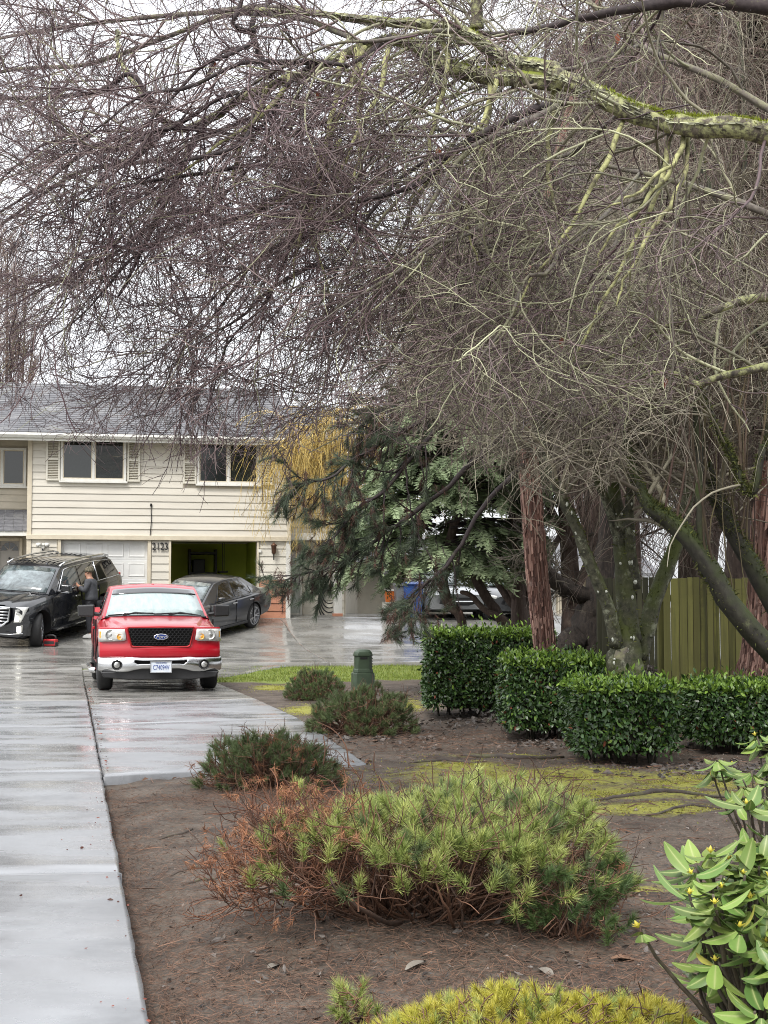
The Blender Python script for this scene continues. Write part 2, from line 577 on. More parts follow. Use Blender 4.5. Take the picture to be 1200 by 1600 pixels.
def ground_mat():
    m = M('bare_earth', (.088, .070, .053), (.040, .031, .025), 3.5, .8, bump=.025, bscale=22, c3=(.135, .112, .092), scale3=1.7, t3=(.45, .75), spec=.35)
    t = m.node_tree
    b = t.nodes['Principled BSDF']
    src = b.inputs['Base Color'].links[0].from_socket
    nn, ln = t.nodes.new, t.links.new
    tcx = [n for n in t.nodes if n.type == 'TEX_COORD'][0]
    # needle litter: fine reddish flecks
    nz = nn('ShaderNodeTexNoise'); nz.inputs['Scale'].default_value = 70; nz.inputs['Detail'].default_value = 3
    ln(tcx.outputs['Object'], nz.inputs['Vector'])
    r = nn('ShaderNodeMapRange'); r.inputs['From Min'].default_value = .57; r.inputs['From Max'].default_value = .66; r.inputs['To Max'].default_value = .6
    ln(nz.outputs[0], r.inputs['Value'])
    mx = nn('ShaderNodeMix'); mx.data_type = 'RGBA'
    ln(src, mx.inputs['A']); mx.inputs['B'].default_value = (.13, .075, .048, 1); ln(r.outputs[0], mx.inputs['Factor'])
    # fine grit and damp specks
    ng = nn('ShaderNodeTexNoise'); ng.inputs['Scale'].default_value = 34; ng.inputs['Detail'].default_value = 10; ng.inputs['Roughness'].default_value = .8
    ln(tcx.outputs['Object'], ng.inputs['Vector'])
    rg_ = nn('ShaderNodeMapRange'); rg_.inputs['From Min'].default_value, rg_.inputs['From Max'].default_value = .3, .7
    rg_.inputs['To Min'].default_value, rg_.inputs['To Max'].default_value = .45, 1.6
    ln(ng.outputs[0], rg_.inputs['Value'])
    hv = nn('ShaderNodeHueSaturation'); ln(mx.outputs['Result'], hv.inputs['Color']); ln(rg_.outputs[0], hv.inputs['Value'])
    # moss
    a = nn('ShaderNodeAttribute'); a.attribute_name = 'moss'
    n2 = nn('ShaderNodeTexNoise'); n2.inputs['Scale'].default_value = 5; n2.inputs['Detail'].default_value = 9; n2.inputs['Roughness'].default_value = .72
    ln(tcx.outputs['Object'], n2.inputs['Vector'])
    mu = nn('ShaderNodeMath'); mu.operation = 'MULTIPLY_ADD'
    ln(a.outputs['Fac'], mu.inputs[0]); mu.inputs[1].default_value = .55; ln(n2.outputs[0], mu.inputs[2])
    r2 = nn('ShaderNodeMapRange'); r2.inputs['From Min'].default_value = .68; r2.inputs['From Max'].default_value = .93
    ln(mu.outputs[0], r2.inputs['Value'])
    n4 = nn('ShaderNodeTexNoise'); n4.inputs['Scale'].default_value = 40; n4.inputs['Detail'].default_value = 4
    ln(tcx.outputs['Object'], n4.inputs['Vector'])
    mc = nn('ShaderNodeMix'); mc.data_type = 'RGBA'
    mc.inputs['A'].default_value = (.15, .15, .03, 1); mc.inputs['B'].default_value = (.31, .30, .055, 1); ln(n4.outputs[0], mc.inputs['Factor'])
    m2 = nn('ShaderNodeMix'); m2.data_type = 'RGBA'
    ln(hv.outputs[0], m2.inputs['A']); ln(mc.outputs['Result'], m2.inputs['B']); ln(r2.outputs[0], m2.inputs['Factor'])
    # turf under the lawn
    a3 = nn('ShaderNodeAttribute'); a3.attribute_name = 'lawn'
    m3 = nn('ShaderNodeMix'); m3.data_type = 'RGBA'
    ln(m2.outputs['Result'], m3.inputs['A']); m3.inputs['B'].default_value = (.15, .19, .035, 1); ln(a3.outputs['Fac'], m3.inputs['Factor'])
    ln(m3.outputs['Result'], b.inputs['Base Color'])
    return m

ground = np_obj('ground', np.stack([GX, GY, GZ], -1).reshape(-1, 3), Q, None, ground_mat(), attrs={'moss': moss.ravel(), 'lawn': lawn.ravel()})
ground['kind'] = 'structure'

def wet_concrete(name, base, dark, wet_lo, wet_hi, seed=0):
    m = M(name, base, dark, 1.4, .5, bump=.004, bscale=150, c3=tuple(c * .48 for c in base), scale3=.8, t3=(.50, .74), wobble=.4, rnd=.05)
    t = m.node_tree
    b = t.nodes['Principled BSDF']
    nn, ln = t.nodes.new, t.links.new
    tcx = [n for n in t.nodes if n.type == 'TEX_COORD'][0]
    mp = nn('ShaderNodeMapping'); mp.inputs['Scale'].default_value = (.7, 1.5, 1); mp.inputs['Location'].default_value = (seed, seed * 2, 0)
    ln(tcx.outputs['Object'], mp.inputs[0])
    nz = nn('ShaderNodeTexNoise'); nz.inputs['Scale'].default_value = 1.1; nz.inputs['Detail'].default_value = 9; nz.inputs['Roughness'].default_value = .62
    ln(mp.outputs[0], nz.inputs['Vector'])
    r = nn('ShaderNodeMapRange'); r.inputs['From Min'].default_value, r.inputs['From Max'].default_value = wet_lo, wet_hi
    r.inputs['To Min'].default_value, r.inputs['To Max'].default_value = .42, .11
    ln(nz.outputs[0], r.inputs['Value'])
    ln(r.outputs[0], b.inputs['Roughness'])
    b.inputs['Specular IOR Level'].default_value = .6
    return m

MT['concrete'] = wet_concrete('wet_concrete', (.235, .243, .255), (.195, .20, .208), .42, .62)
MT['concrete_old'] = wet_concrete('stained_wet_concrete', (.23, .225, .21), (.16, .155, .14), .40, .58, 5)
MT['soil_gap'] = M('wet_soil', (.03, .024, .02), None, rough=.8)

def slab(name, corners, mat, parent, top=.05, gap=.008, thick=.14, nu=8, nv=26):
    """a cast slab with rounded arrises following the grade; corners given anticlockwise in plan"""
    c = [Vector((p.x, p.y, 0)) for p in corners]
    cen = sum(c, Vector()) / 4
    c = [p + (cen - p).normalized() * gap * 1.4 for p in c]
    rs = []
    e = .012
    us = [0, e / 2, *np.linspace(.02, .98, nu), 1 - e / 2, 1]
    vs_ = [0, e / 2, *np.linspace(.01, .99, nv), 1 - e / 2, 1]
    L1 = max((c[1] - c[0]).length, .1)
    L2 = max((c[3] - c[0]).length, .1)
    us = [0, .02 / L1, *np.linspace(.1, .9, nu), 1 - .02 / L1, 1]
    vs_ = [0, .02 / L2, *np.linspace(.06, .94, nv), 1 - .02 / L2, 1]
    P = []
    for j, b in enumerate(vs_):
        for i, a in enumerate(us):
            p = c[0].lerp(c[1], a).lerp(c[3].lerp(c[2], a), b)
            edge = i in (0, len(us) - 1) or j in (0, len(vs_) - 1)
            if edge: p = p + Vector((random.gauss(0, .004), random.gauss(0, .004), 0))
            P.append((p.x, p.y, float(gz(p.x, p.y)) + top - (random.uniform(.004, .010) if edge else 0)))
    n, m_ = len(us), len(vs_)
    Fs = [(j * n + i, j * n + i + 1, (j + 1) * n + i + 1, (j + 1) * n + i) for j in range(m_ - 1) for i in range(n - 1)]
    ring = [i for i in range(n)] + [j * n + n - 1 for j in range(1, m_)] + [(m_ - 1) * n + i for i in range(n - 2, -1, -1)] + [j * n for j in range(m_ - 2, 0, -1)]
    b0 = len(P)
    P += [(P[i][0], P[i][1], P[i][2] - thick) for i in ring]
    k = len(ring)
    Fs += [(ring[i], b0 + i, b0 + (i + 1) % k, ring[(i + 1) % k]) for i in range(k)]
    mb = MB()
    mb.add(P, Fs)
    return mb.build(name, mat, parent, smooth=True)

def structure(name):
    o = bpy.data.objects.new(name, None)
    link(o)
    o['kind'] = 'structure'
    return o

def drive_edge(D):
    t = (D - DRIVE_A.y) / (DRIVE_B.y - DRIVE_A.y)
    return DRIVE_A.lerp(DRIVE_B, t)

driveway = structure('driveway')
joints = [-1.5, 3.1, 7.94, 12.78, 17.6, 22.4, 27.2, 31.6, 34.3]
for a, b in zip(joints[:-1], joints[1:]):
    r0, r1 = drive_edge(a), drive_edge(b)
    dl = Vector((-3.3, -.35, 0))
    for k in range(2):
        slab('slab', [r0 + dl * (k + 1), r0 + dl * k, r1 + dl * k, r1 + dl * (k + 1)], MT['concrete'] if b < 23 else MT['concrete_old'], driveway)
pad = structure('parking_pad')
pj0, pj1 = gp(147, 1137), gp(468, 1126)
slab('slab', [PAD[0], PAD[2], pj1, pj0], MT['concrete'], pad, top=.03)
pk0, pk1 = gp(141, 1105), gp(400, 1095)
slab('slab', [pj0, pj1, pk1, pk0], MT['concrete'], pad, top=.032)
pe0, pe1 = gp(131, 1064), gp(326, 1063)
slab('slab', [pk0, pk1, pe1, pe0], MT['concrete_old'], pad, top=.03)
b0, b1 = drive_edge(31.9), site(4.35, 33.4)
slab('slab', [pe0, pe1, b1, b0], MT['concrete_old'], pad, top=.028)

forecourt = structure('forecourt')
ub = [-21, -16, -11.5, -8, -4.2, .6, 5.3, 9.6, 14, 19]
vb = [33.55, 37.9, 42.2]
for a, b in zip(ub[:-1], ub[1:]):
    for c, d in zip(vb[:-1], vb[1:]):
        if b < -7.9 and d < 38: c = 34.6
        slab('slab', [site(a, c), site(b, c), site(b, d), site(a, d)], MT['concrete_old'], forecourt, top=.05, nv=14)
for a, b in ((-1.4, 5.5), (5.5, 13), (13, 20)):
    slab('slab', [site(a, 42.24), site(b, 42.24), site(b, 50), site(a, 50)], MT['concrete_old'], forecourt, top=.05)

# lawn strip between the pad and the forecourt
rg = np.random.default_rng(21)
nb = 26000
u = rg.uniform(2.2, 12, nb); v = rg.uniform(28.7, 33.45, nb)
x = u * CA - v * SA; y = u * SA + v * CA
keep = (edge_side(PAD_R0, PAD_R1, x, y) > .05) & (v > 28.75 + .3 * smooth_noise(x, y, 9, 2.) + rg.exponential(.12, nb))
x, y = x[keep], y[keep]
nb = len(x)
z = ground_z(x, y)
h = rg.uniform(.03, .075, nb); a = rg.uniform(0, 2 * pi, nb); wd = rg.uniform(.004, .009, nb)
lean = rg.normal(0, .025, (nb, 2))
base = np.stack([x, y, z - .01], -1)
dx = np.stack([np.cos(a) * wd, np.sin(a) * wd, 0 * a], -1)
tip = base + np.concatenate([lean, h[:, None]], 1)
V = np.stack([base - dx, base + dx, tip], 1).reshape(-1, 3)
MT['grass'] = leafy(M('grass', (.13, .20, .03), None, rough=.6, rnd=.35, rndcol=(.24, .27, .05)), .3)
gr = np_obj('grass', V, None, np.arange(nb * 3).reshape(-1, 3), MT['grass'], attrs={'rnd': np.repeat(rg.uniform(0, 1, nb), 3)})
tag(gr, 'strip of short green grass in front of the concrete forecourt', 'grass', kind='stuff')

# moss tufts rising from the mossy patches
nb = 30000
pts = []
for (bx, by, rx, ry) in MOSS:
    k = int(nb * rx * ry / sum(m[2] * m[3] for m in MOSS))
    pts.append(np.stack([rg.normal(bx, rx * .62, k), rg.normal(by, ry * .62, k)], -1))
pts = np.concatenate(pts)
x, y = pts[:, 0], pts[:, 1]
ok = (dirt_mask(x, y) > .5) & (smooth_noise(x, y, 31, 7.) + smooth_noise(x, y, 32, 19.) * .6 > .05)
x, y = x[ok], y[ok]; nb = len(x)
z = ground_z(x, y)
h = rg.uniform(.006, .018, nb); a = rg.uniform(0, 2 * pi, nb); wd = rg.uniform(.003, .009, nb)
base = np.stack([x, y, z - .003], -1)
dx = np.stack([np.cos(a) * wd, np.sin(a) * wd, 0 * a], -1)
tip = base + np.stack([rg.normal(0, .008, nb), rg.normal(0, .008, nb), h], -1)
V = np.stack([base - dx, base + dx, tip], 1).reshape(-1, 3)
MT['moss'] = leafy(M('moss', (.25, .25, .045), None, rough=.85, rnd=.35, rndcol=(.37, .34, .07)), .2)
ms = np_obj('moss', V, None, np.arange(nb * 3).reshape(-1, 3), MT['moss'], attrs={'rnd': np.repeat(rg.uniform(0, 1, nb), 3)})
tag(ms, 'low yellow green moss creeping over the bare earth', 'moss', kind='stuff')

# needle litter and crumbs of earth
def drive_pts():
    return litter(5200, 0, 0, 0, 0, 77, edge=True)

def litter(n, cx, cy, sx, sy, seed, L=(.025, .07), wd=(.0005, .0012), edge=False):
    r = np.random.default_rng(seed)
    x = r.normal(cx, sx, n); y = r.normal(cy, sy, n)
    if edge:
        y = 4.6 + 7.6 * r.uniform(0, 1, n) ** 1.4
        x = DRIVE_A.x + (y - DRIVE_A.y) * (DRIVE_B.x - DRIVE_A.x) / (DRIVE_B.y - DRIVE_A.y) + r.exponential(.13, n) - .01
    k = ((dirt_mask(x, y) > .6) | edge) & (y > 3.8)
    x, y = x[k], y[k]; n = len(x)
    a = r.uniform(0, 2 * pi, n); l = r.uniform(*L, n) / 2; w_ = r.uniform(*wd, n)
    d = np.stack([np.cos(a), np.sin(a)], -1)
    p0 = np.stack([x, y], -1) - d * l[:, None]; p1 = p0 + 2 * d * l[:, None]
    q = np.stack([-d[:, 1], d[:, 0]], -1) * w_[:, None]
    lift = r.uniform(.003, .012, (n, 1))
    def up(p, e): return np.concatenate([p, ground_z(p[:, 0], p[:, 1])[:, None] + lift + e], 1)
    tl = r.exponential(.008, (n, 1))
    mid = (p0 + p1) / 2
    return np.stack([up(p0 - q, 0), up(p0 + q, 0), up(p1 + q, tl), up(p1 - q, tl), up(mid, tl * .5 + w_[:, None] * 1.6)], 1), r.uniform(0, 1, n)
e_ = drive_pts()
parts = [e_, litter(7000, .1, 5.7, .95, .45, 21), litter(3000, -.9, 11.4, .5, .3, 22), litter(9000, .1, 6.3, 1.2, 1.1, 1), litter(4000, -.9, 7.5, .6, 2.2, 2), litter(5000, 1.6, 5.6, .9, .9, 3), litter(4000, -.4, 11.2, .9, .8, 4), litter(5000, 1.4, 9.5, 1.3, 2.4, 5),
         litter(5000, 1.5, 14, 2, 2.6, 6, (.04, .11), (.0009, .002)), litter(2500, .5, 16.5, .7, .9, 7, (.04, .11), (.0009, .002)), litter(300, .4, 8, 1.6, 3, 8, (.08, .22), (.0012, .0028)),
         litter(700, 1.8, 12, 2.2, 4, 9, (.08, .3), (.0015, .004))]
V = np.concatenate([p[0] for p in parts]); n = len(V)
I = np.arange(n)[:, None] * 5
T = np.concatenate([I + np.array([[0, 1, 4]]), I + np.array([[1, 2, 4]]), I + np.array([[2, 3, 4]]), I + np.array([[3, 0, 4]])])
MT['litter'] = M('needle_litter', (.055, .032, .022), None, rough=.75, rnd=.45, rndcol=(.17, .095, .06))
lt = np_obj('needle_litter', V.reshape(-1, 3), None, T, MT['litter'], attrs={'rnd': np.repeat(np.concatenate([p[1] for p in parts]), 5)}, smooth=False)
tag(lt, 'fallen brown pine needles and twigs scattered over the bare earth', 'litter', kind='stuff')

# clods and pebbles
r = np.random.default_rng(5)
n = 16000
x = np.concatenate([r.uniform(-2.2, 3.2, n // 2), r.uniform(-1, 4.5, n // 2)]); y = np.concatenate([r.uniform(4.2, 10, n // 2), r.uniform(9, 27, n // 2)])
k = dirt_mask(x, y) > .7
x, y = x[k], y[k]; n = len(x)
s = r.lognormal(-5.5, .6, n) * np.clip(y / 8, .8, 2)
base = np.stack([x, y, ground_z(x, y)], -1)
oct_ = np.array([[1, 0, 0], [-1, 0, 0], [0, 1, 0], [0, -1, 0], [0, 0, .8], [0, 0, -.6]], float)
V = base[:, None, :] + oct_[None] * s[:, None, None] * r.uniform(.5, 1.3, (n, 6, 1))
T8 = np.array([[0, 2, 4], [2, 1, 4], [1, 3, 4], [3, 0, 4], [2, 0, 5], [1, 2, 5], [3, 1, 5], [0, 3, 5]])
T = (np.arange(n)[:, None, None] * 6 + T8[None]).reshape(-1, 3)
MT['clod'] = M('earth_clods', (.075, .055, .044), None, rough=.85, rnd=.4, rndcol=(.20, .165, .14))
cl = np_obj('soil_crumbs', V.reshape(-1, 3), None, T, MT['clod'], attrs={'rnd': np.repeat(r.uniform(0, 1, n), 6)})
tag(cl, 'small clods and pebbles lying on the bare earth', 'soil', kind='stuff')

# surface roots
MT['root'] = M('root_bark', (.085, .068, .055), (.05, .04, .033), 9, .8, bump=.006, bscale=40, c3=(.14, .15, .05), scale3=3, t3=(.52, .7))
for pts, rad in (([(920, 1252), (985, 1246), (1040, 1240), (1100, 1246), (1170, 1250)], .022), ([(700, 1262), (790, 1256), (900, 1262), (960, 1256)], .014),
                 ([(720, 1182), (800, 1187), (900, 1180)], .03), ([(270, 1362), (310, 1352), (345, 1349)], .010), ([(285, 1378), (330, 1370), (352, 1371)], .009),
                 ([(250, 1305), (285, 1297), (305, 1290)], .010), ([(1010, 1275), (1080, 1262), (1140, 1268)], .012), ([(640, 1195), (700, 1190), (760, 1197)], .016),
                 ([(870, 1350), (950, 1345), (1010, 1352)], .010), ([(640, 1230), (720, 1226), (800, 1232)], .012)):
    P = []
    for i, (px, py) in enumerate(pts):
        g = gp(px, py)
        P.append(g)
    Q_ = []
    for i in range(len(P) - 1):
        for k in range(5):
            p = P[i].lerp(P[i + 1], k / 5)
            p = p + Vector((0, random.uniform(-.03, .03), 0))
            Q_.append(Vector((p.x, p.y, float(ground_z(p.x, p.y)) + rad * .3)))
    L = len(Q_)
    mb = MB(); mb.tube(Q_, [rad * (1 - .75 * abs(2 * i / L - .9)) + .003 for i in range(L)], 7)
    mb.build('surface_root', MT['root'], ground, smooth=True)
# ------------------------------------------------------------------ houses
def house_root(name, label, V=HOUSE_V):
    o = thing(name, label, 'house', site(0, V), SITE_A)
    return o

def cladding(parent, mat, x0, x1, z0, z1, n, holes=(), y0=0., name='siding_board', proud=.028, clip=None):
    """lapped boards, each course cut round the openings; every board its own object"""
    h = (z1 - z0) / n
    for i in range(n):
        a, b = z0 + i * h, z0 + (i + 1) * h
        segs = [(x0, x1)]
        for hx0, hx1, hz0, hz1 in holes:
            if min(b, hz1) - max(a, hz0) < .3 * h: continue
            ns = []
            for s, e in segs:
                if hx1 <= s or hx0 >= e: ns.append((s, e)); continue
                if hx0 - s > .03: ns.append((s, hx0))
                if e - hx1 > .03: ns.append((hx1, e))
            segs = ns
        for s, e in segs:
            mb = MB()
            mb.prism([(y0 - proud - random.uniform(0, .003), a + .002), (y0 - .006, b - .002), (y0, b - .002), (y0, a + .002)], s + .0015, e - .0015, 'x')
            mb.build(name, mat, parent)

def frame_ring(x0, x1, z0, z1, w_, y0, y1, mb=None):
    mb = mb or MB()
    mb.span(x0, x0 + w_, y0, y1, z0, z1)
    mb.span(x1 - w_, x1, y0, y1, z0, z1)
    mb.span(x0 + w_, x1 - w_, y0, y1, z1 - w_, z1)
    mb.span(x0 + w_, x1 - w_, y0, y1, z0, z0 + w_)
    return mb

def window(parent, x0, x1, z0, z1, right='blind', y0=0.):
    f = frame_ring(x0, x1, z0, z1, .06, y0 - .07, y0 + .02).build('window', MT['white_trim'], parent, bevel=.006)
    xm = (x0 + x1) / 2
    MB().span(xm - .035, xm + .035, y0 - .06, y0 + .015, z0 + .06, z1 - .06).build('mullion', MT['white_trim'], f, bevel=.004)
    for a, b, k in ((x0 + .06, xm - .035, 0), (xm + .035, x1 - .06, 1)):
        frame_ring(a, b, z0 + .06, z1 - .06, .028, y0 - .045, y0 + .01).build('sash', MT['cream_trim'], f)
        MB().span(a + .028, b - .028, y0 - .02, y0 - .012, z0 + .088, z1 - .088).build('pane', MT['glass_dark'] if k == 0 or right == 'dark' else MT['pane_clear'], f)
        if k == 1 and right != 'dark':
            if right == 'blind':
                mb = MB()
                z = z0 + .1
                while z < z1 - .11:
                    mb.box(((a + b) / 2, y0 + .006, z), (b - a - .08, .022, .004), Matrix.Rotation(R(40), 3, 'X'))
                    z += .03
                mb.build('blind', MT['blind'], f)
            else:
                mb = MB()
                k2 = 40
                pts = [(a + .02 + (b - a - .04) * i / k2, y0 + .008 + .006 * math.sin(i * 1.5)) for i in range(k2 + 1)]
                mb.add([(p[0], p[1], z0 + .06) for p in pts] + [(p[0], p[1], z1 - .06) for p in pts], [(i, i + 1, k2 + 2 + i, k2 + 1 + i) for i in range(k2)])
                mb.build('curtain', MT['curtain'], f, smooth=True)
    MB().span(x0 - .04, x1 + .04, y0 - .10, y0, z0 - .05, z0).build('sill', MT['white_trim'], f, bevel=.005)
    return f

def shutter(parent, x0, x1, z0, z1, y0=0.):
    s = frame_ring(x0, x1, z0, z1, .05, y0 - .065, y0 - .03)
    zm = (z0 + z1) / 2
    s.span(x0 + .05, x1 - .05, y0 - .065, y0 - .03, zm - .03, zm + .03)
    o = s.build('shutter', MT['shutter'], parent, bevel=.004)
    mb = MB()
    for a, b in ((z0 + .05, zm - .03), (zm + .03, z1 - .05)):
        z = a + .02
        while z < b - .01:
            mb.box(((x0 + x1) / 2, y0 - .042, z), (x1 - x0 - .1, .034, .006), Matrix.Rotation(R(35), 3, 'X'))
            z += .045
    mb.build('louvres', MT['shutter'], o)['kind'] = 'stuff'
    return o

MT['shutter'] = M('shutter_paint', (.66, .63, .54), (.6, .57, .48), 4, .5)
MT['pane_clear'] = M('clear_pane', (.01, .014, .014), None, rough=.03, spec=.6, coat=.3)
MT['pane_clear'].node_tree.nodes['Principled BSDF'].inputs['Alpha'].default_value = .38

H = house_root('house', 'cream two storey house with two garage bays and the number 2123')
GZH = 1.08
uL, uR = hp(42, 900)[0], hp(452, 900)[0]
zE = hp(240, 686)[1]
zB0, zB1 = hp(240, 843)[1], hp(240, 838)[1]
W1 = (hp(95, 720)[0], hp(197, 720)[0], hp(146, 752)[1], hp(146, 685)[1])
W2 = (hp(308, 726)[0], hp(405, 726)[0], hp(356, 757)[1], hp(356, 691)[1])
S1 = [(hp(72, 720)[0], hp(94, 720)[0], W1[2], W1[3]), (hp(199, 720)[0], hp(219, 720)[0], W1[2], W1[3]),
      (hp(286, 720)[0], hp(307, 720)[0], W2[2], W2[3]), (hp(405.5, 720)[0], hp(428, 720)[0], W2[2], W2[3])]
G1 = (hp(93, 900)[0], hp(232, 900)[0], GZH + .05, hp(160, 842.5)[1])
G2 = (hp(267, 900)[0], hp(401, 900)[0], GZH + .05, hp(330, 846)[1])
# structural core: upper storey, lower side walls, garage interior
core = MB()
core.span(uL, uR, .012, 8.2, zB1, zE)
for a, b in ((uL, G1[0]), (G1[1], G2[0]), (G2[1], uR)):
    core.span(a, b, .012, .25, GZH - .3, zB1 - .003)
core.span(uL, uL + .2, .25, 8.2, GZH - .3, zB1 - .003)
core.span(uR - .2, uR, .25, 8.2, GZH - .3, zB1 - .003)
core.build('wall', MT['cladding_grey'], H)
inner = MB()
inner.span(G2[0] - .25, G2[0] - .15, .25, 4.4, GZH, zB1 - .01)
inner.span(G2[1] + .15, G2[1] + .25, .25, 4.4, GZH, zB1 - .01)
inner.span(G2[0] - .15, G2[1] + .15, 4.3, 4.4, GZH, zB1 - .01)
gi = inner.build('garage_interior', MT['olive'], H)
MB().span(G2[0] - .14, (G2[0] + G2[1]) / 2 - .3, 4.2, 4.28, GZH, G2[3]).build('yellow_wall_panel', MT['olive_pale'], gi)
MB().span(G2[0] - .15, G2[1] + .15, .26, 4.3, GZH - .02, GZH + .06).build('garage_floor', MT['garage_dark'], gi)
mb = MB()
for k in range(3):
    mb.span(G2[0] + .75, G2[0] + 1.5, 3.5, 4.15, GZH + .7 + k * .6, GZH + .76 + k * .6)
for xx in (G2[0] + .72, G2[0] + 1.5): mb.span(xx, xx + .05, 3.5, 4.15, GZH + .05, GZH + 2.05)
mb.build('shelf', MT['black'], gi)
mb = MB(); mb.span(G2[0] + 1.6, G2[1] - .5, 3.2, 3.8, GZH + 1.35, GZH + 1.39)
for xx in (G2[0] + 1.7, G2[1] - .6): mb.span(xx, xx + .02, 3.5, 3.52, GZH + 1.39, zB1 - .02)
mb.build('hanging_shelf', MT['black'], gi)
MB().span(G2[0] + .8, G2[0] + 1.45, 3.6, 4.1, GZH + .06, GZH + .68).build('stored_box', MT['plastic'], gi, bevel=.02)
MB().span(G2[0] + .85, G2[0] + 1.2, 3.6, 4.1, GZH + 1.36, GZH + 1.75).build('stored_box', MT['plastic'], gi, bevel=.02)

holes = [W1, W2] + S1
cladding(H, MT['cladding'], uL + .10, uR - .06, zB1, zE, 14, holes, y0=.012)
nlow = 10
for a, b in ((uL + .10, G1[0] - .08), (G1[1] + .08, G2[0] - .05)):
    cladding(H, MT['cladding'], a, b, GZH, zB0 - .01, 10, (), y0=.012)
zo = hp(427, 905.5)[1]
cladding(H, MT['light_cladding'], G2[1] + .06, uR - .10, zo, zB0 - .01, 5, (), y0=.012)
cladding(H, MT['orange'], G2[1] + .06, uR - .10, GZH, zo, 5, (), y0=.012, name='orange_board')
MB().span(uL - .02, uL + .10, -.045, .2, GZH - .1, zE).build('corner_trim', MT['cream_trim'], H, bevel=.006)
MB().span(uR - .10, uR + .03, -.045, .2, GZH - .05, zB0 - .01).build('corner_trim', MT['white_trim'], H, bevel=.006)
MB().span(uR - .06, uR + .03, -.04, .2, zB1, zE).build('corner_trim', MT['cream_trim'], H, bevel=.006)
mb = MB(); mb.span(uL - .03, uR + .04, -.09, .01, zB0 - .02, zB1 + .015)
mb.build('band_trim', MT['cream_trim'], H, bevel=.008)
for s in S1: shutter(H, *s, y0=-.01)
window(H, *W1, right='blind', y0=-.01)
window(H, *W2, right='curtain', y0=-.01)

# closed sectional garage door
def garage_door(parent, x0, x1, z0, z1, cols, rows, y0=.12, mat=None):
    mat = mat or MT['garage']
    frame_mb = MB()
    frame_mb.span(x0 - .09, x0, -.04, .14, z0 - .05, z1 + .07)
    frame_mb.span(x1, x1 + .09, -.04, .14, z0 - .05, z1 + .07)
    frame_mb.span(x0, x1, -.04, .14, z1, z1 + .07)
    gd = frame_mb.build('garage_door', MT['cream_trim'], parent, bevel=.006)
    h = (z1 - z0) / rows
    for r in range(rows):
        MB().span(x0, x1, y0, y0 + .04, z0 + r * h + .004, z0 + (r + 1) * h - .004).build('door_section', mat, gd, bevel=.006)
        wd = (x1 - x0) / cols
        for c in range(cols):
            a, b = x0 + c * wd + .06, x0 + (c + 1) * wd - .06
            mb = MB()
            za, zb = z0 + r * h + .08, z0 + (r + 1) * h - .08
            mb.loft([[(a, y0 + .002, za), (b, y0 + .002, za), (b, y0 + .002, zb), (a, y0 + .002, zb)],
                     [(a + .015, y0 - .016, za + .015), (b - .015, y0 - .016, za + .015), (b - .015, y0 - .016, zb - .015), (a + .015, y0 - .016, zb - .015)],
                     [(a + .05, y0 - .006, za + .05), (b - .05, y0 - .006, za + .05), (b - .05, y0 - .006, zb - .05), (a + .05, y0 - .006, zb - .05)]])
            mb.build('panel', mat, gd)
    return gd
garage_door(H, G1[0] + .03, G1[1] - .03, G1[2] - .02, G1[3] - .03, 4, 4)
fr = MB()
fr.span(G2[0] - .06, G2[0], -.05, .26, GZH, G2[3] + .05)
fr.span(G2[1], G2[1] + .06, -.05, .26, GZH, G2[3] + .05)
fr.span(G2[0], G2[1], -.05, .26, G2[3], G2[3] + .05)
fr.build('garage_frame', MT['cream_trim'], H, bevel=.006)

# number, lamp, floodlight, cable
for i, dgt in enumerate('2123'):
    u, z = hp(240.5 + i * 6.4, 854.5)
    text_mesh('house_digit', dgt, .30, MT['black'], H, Matrix.Translation((u, -.045, z)) @ Matrix.Rotation(pi / 2, 4, 'X'), depth=.012, sx=.82)
u, z = hp(427, 857)
lamp = MB(); lamp.lathe([(-.16, .03), (-.12, .055), (.06, .075), (.08, .09), (.12, .05), (.17, .012)], (u, -.13, z), 'z', 12)
lm = lamp.build('wall_lamp', M('aged_copper', (.16, .075, .04), (.08, .05, .035), 20, .45, metal=.5), H, smooth=True)
mb = MB(); mb.span(u - .05, u + .05, -.05, -.02, z - .12, z + .1); mb.tube([(u, -.04, z + .05), (u, -.09, z + .16), (u, -.13, z + .15)], .012, 6); mb.tube([(u, -.13, z - .16), (u, -.13, z - .32)], .018, 6)
mb.build('bracket', MT['black'], lm)
u, z = hp(67, 853)
mb = MB(); mb.lathe([(0, .07), (-.03, .07), (-.035, .05)], (u, -.02, z), 'y', 14)
fl = mb.build('floodlight', MT['white_trim'], H, smooth=True)
for sgn in (-1, 1):
    q = MB(); q.tube([(u, -.05, z + .01), (u + sgn * .05, -.08, z + .03), (u + sgn * .07, -.10, z + .04)], .02, 8)
    q.tube([(u + sgn * .06, -.07, z + .05), (u + sgn * .10, -.16, z + .03), (u + sgn * .13, -.22, z + .015)], [.035, .05, .06], 10)
    q.build('lamp_head', MT['white_trim'], fl, smooth=True)
q = MB(); q.tube([(u, -.05, z - .05), (u, -.09, z - .10), (u, -.10, z - .16)], [.03, .04, .035], 10)
q.build('sensor', MT['white_trim'], fl, smooth=True)
q = MB(); q.box((u, -.14, z - .10), (.045, .02, .06)); q.build('sensor_lens', MT['black'], fl)
ua, za = hp(236, 790); ub_, zb_ = hp(234, 842)
mb = MB(); mb.tube([(ua, -.03, za), (ua + .01, -.04, (za + zb_) / 2), (ub_, -.035, zb_)], .012, 5); mb.tube([(ua, -.03, za - .02), (ua, -.05, za + .05)], .03, 6)
mb.build('power_cable', MT['black'], H)
ua, za = hp(406, 861)
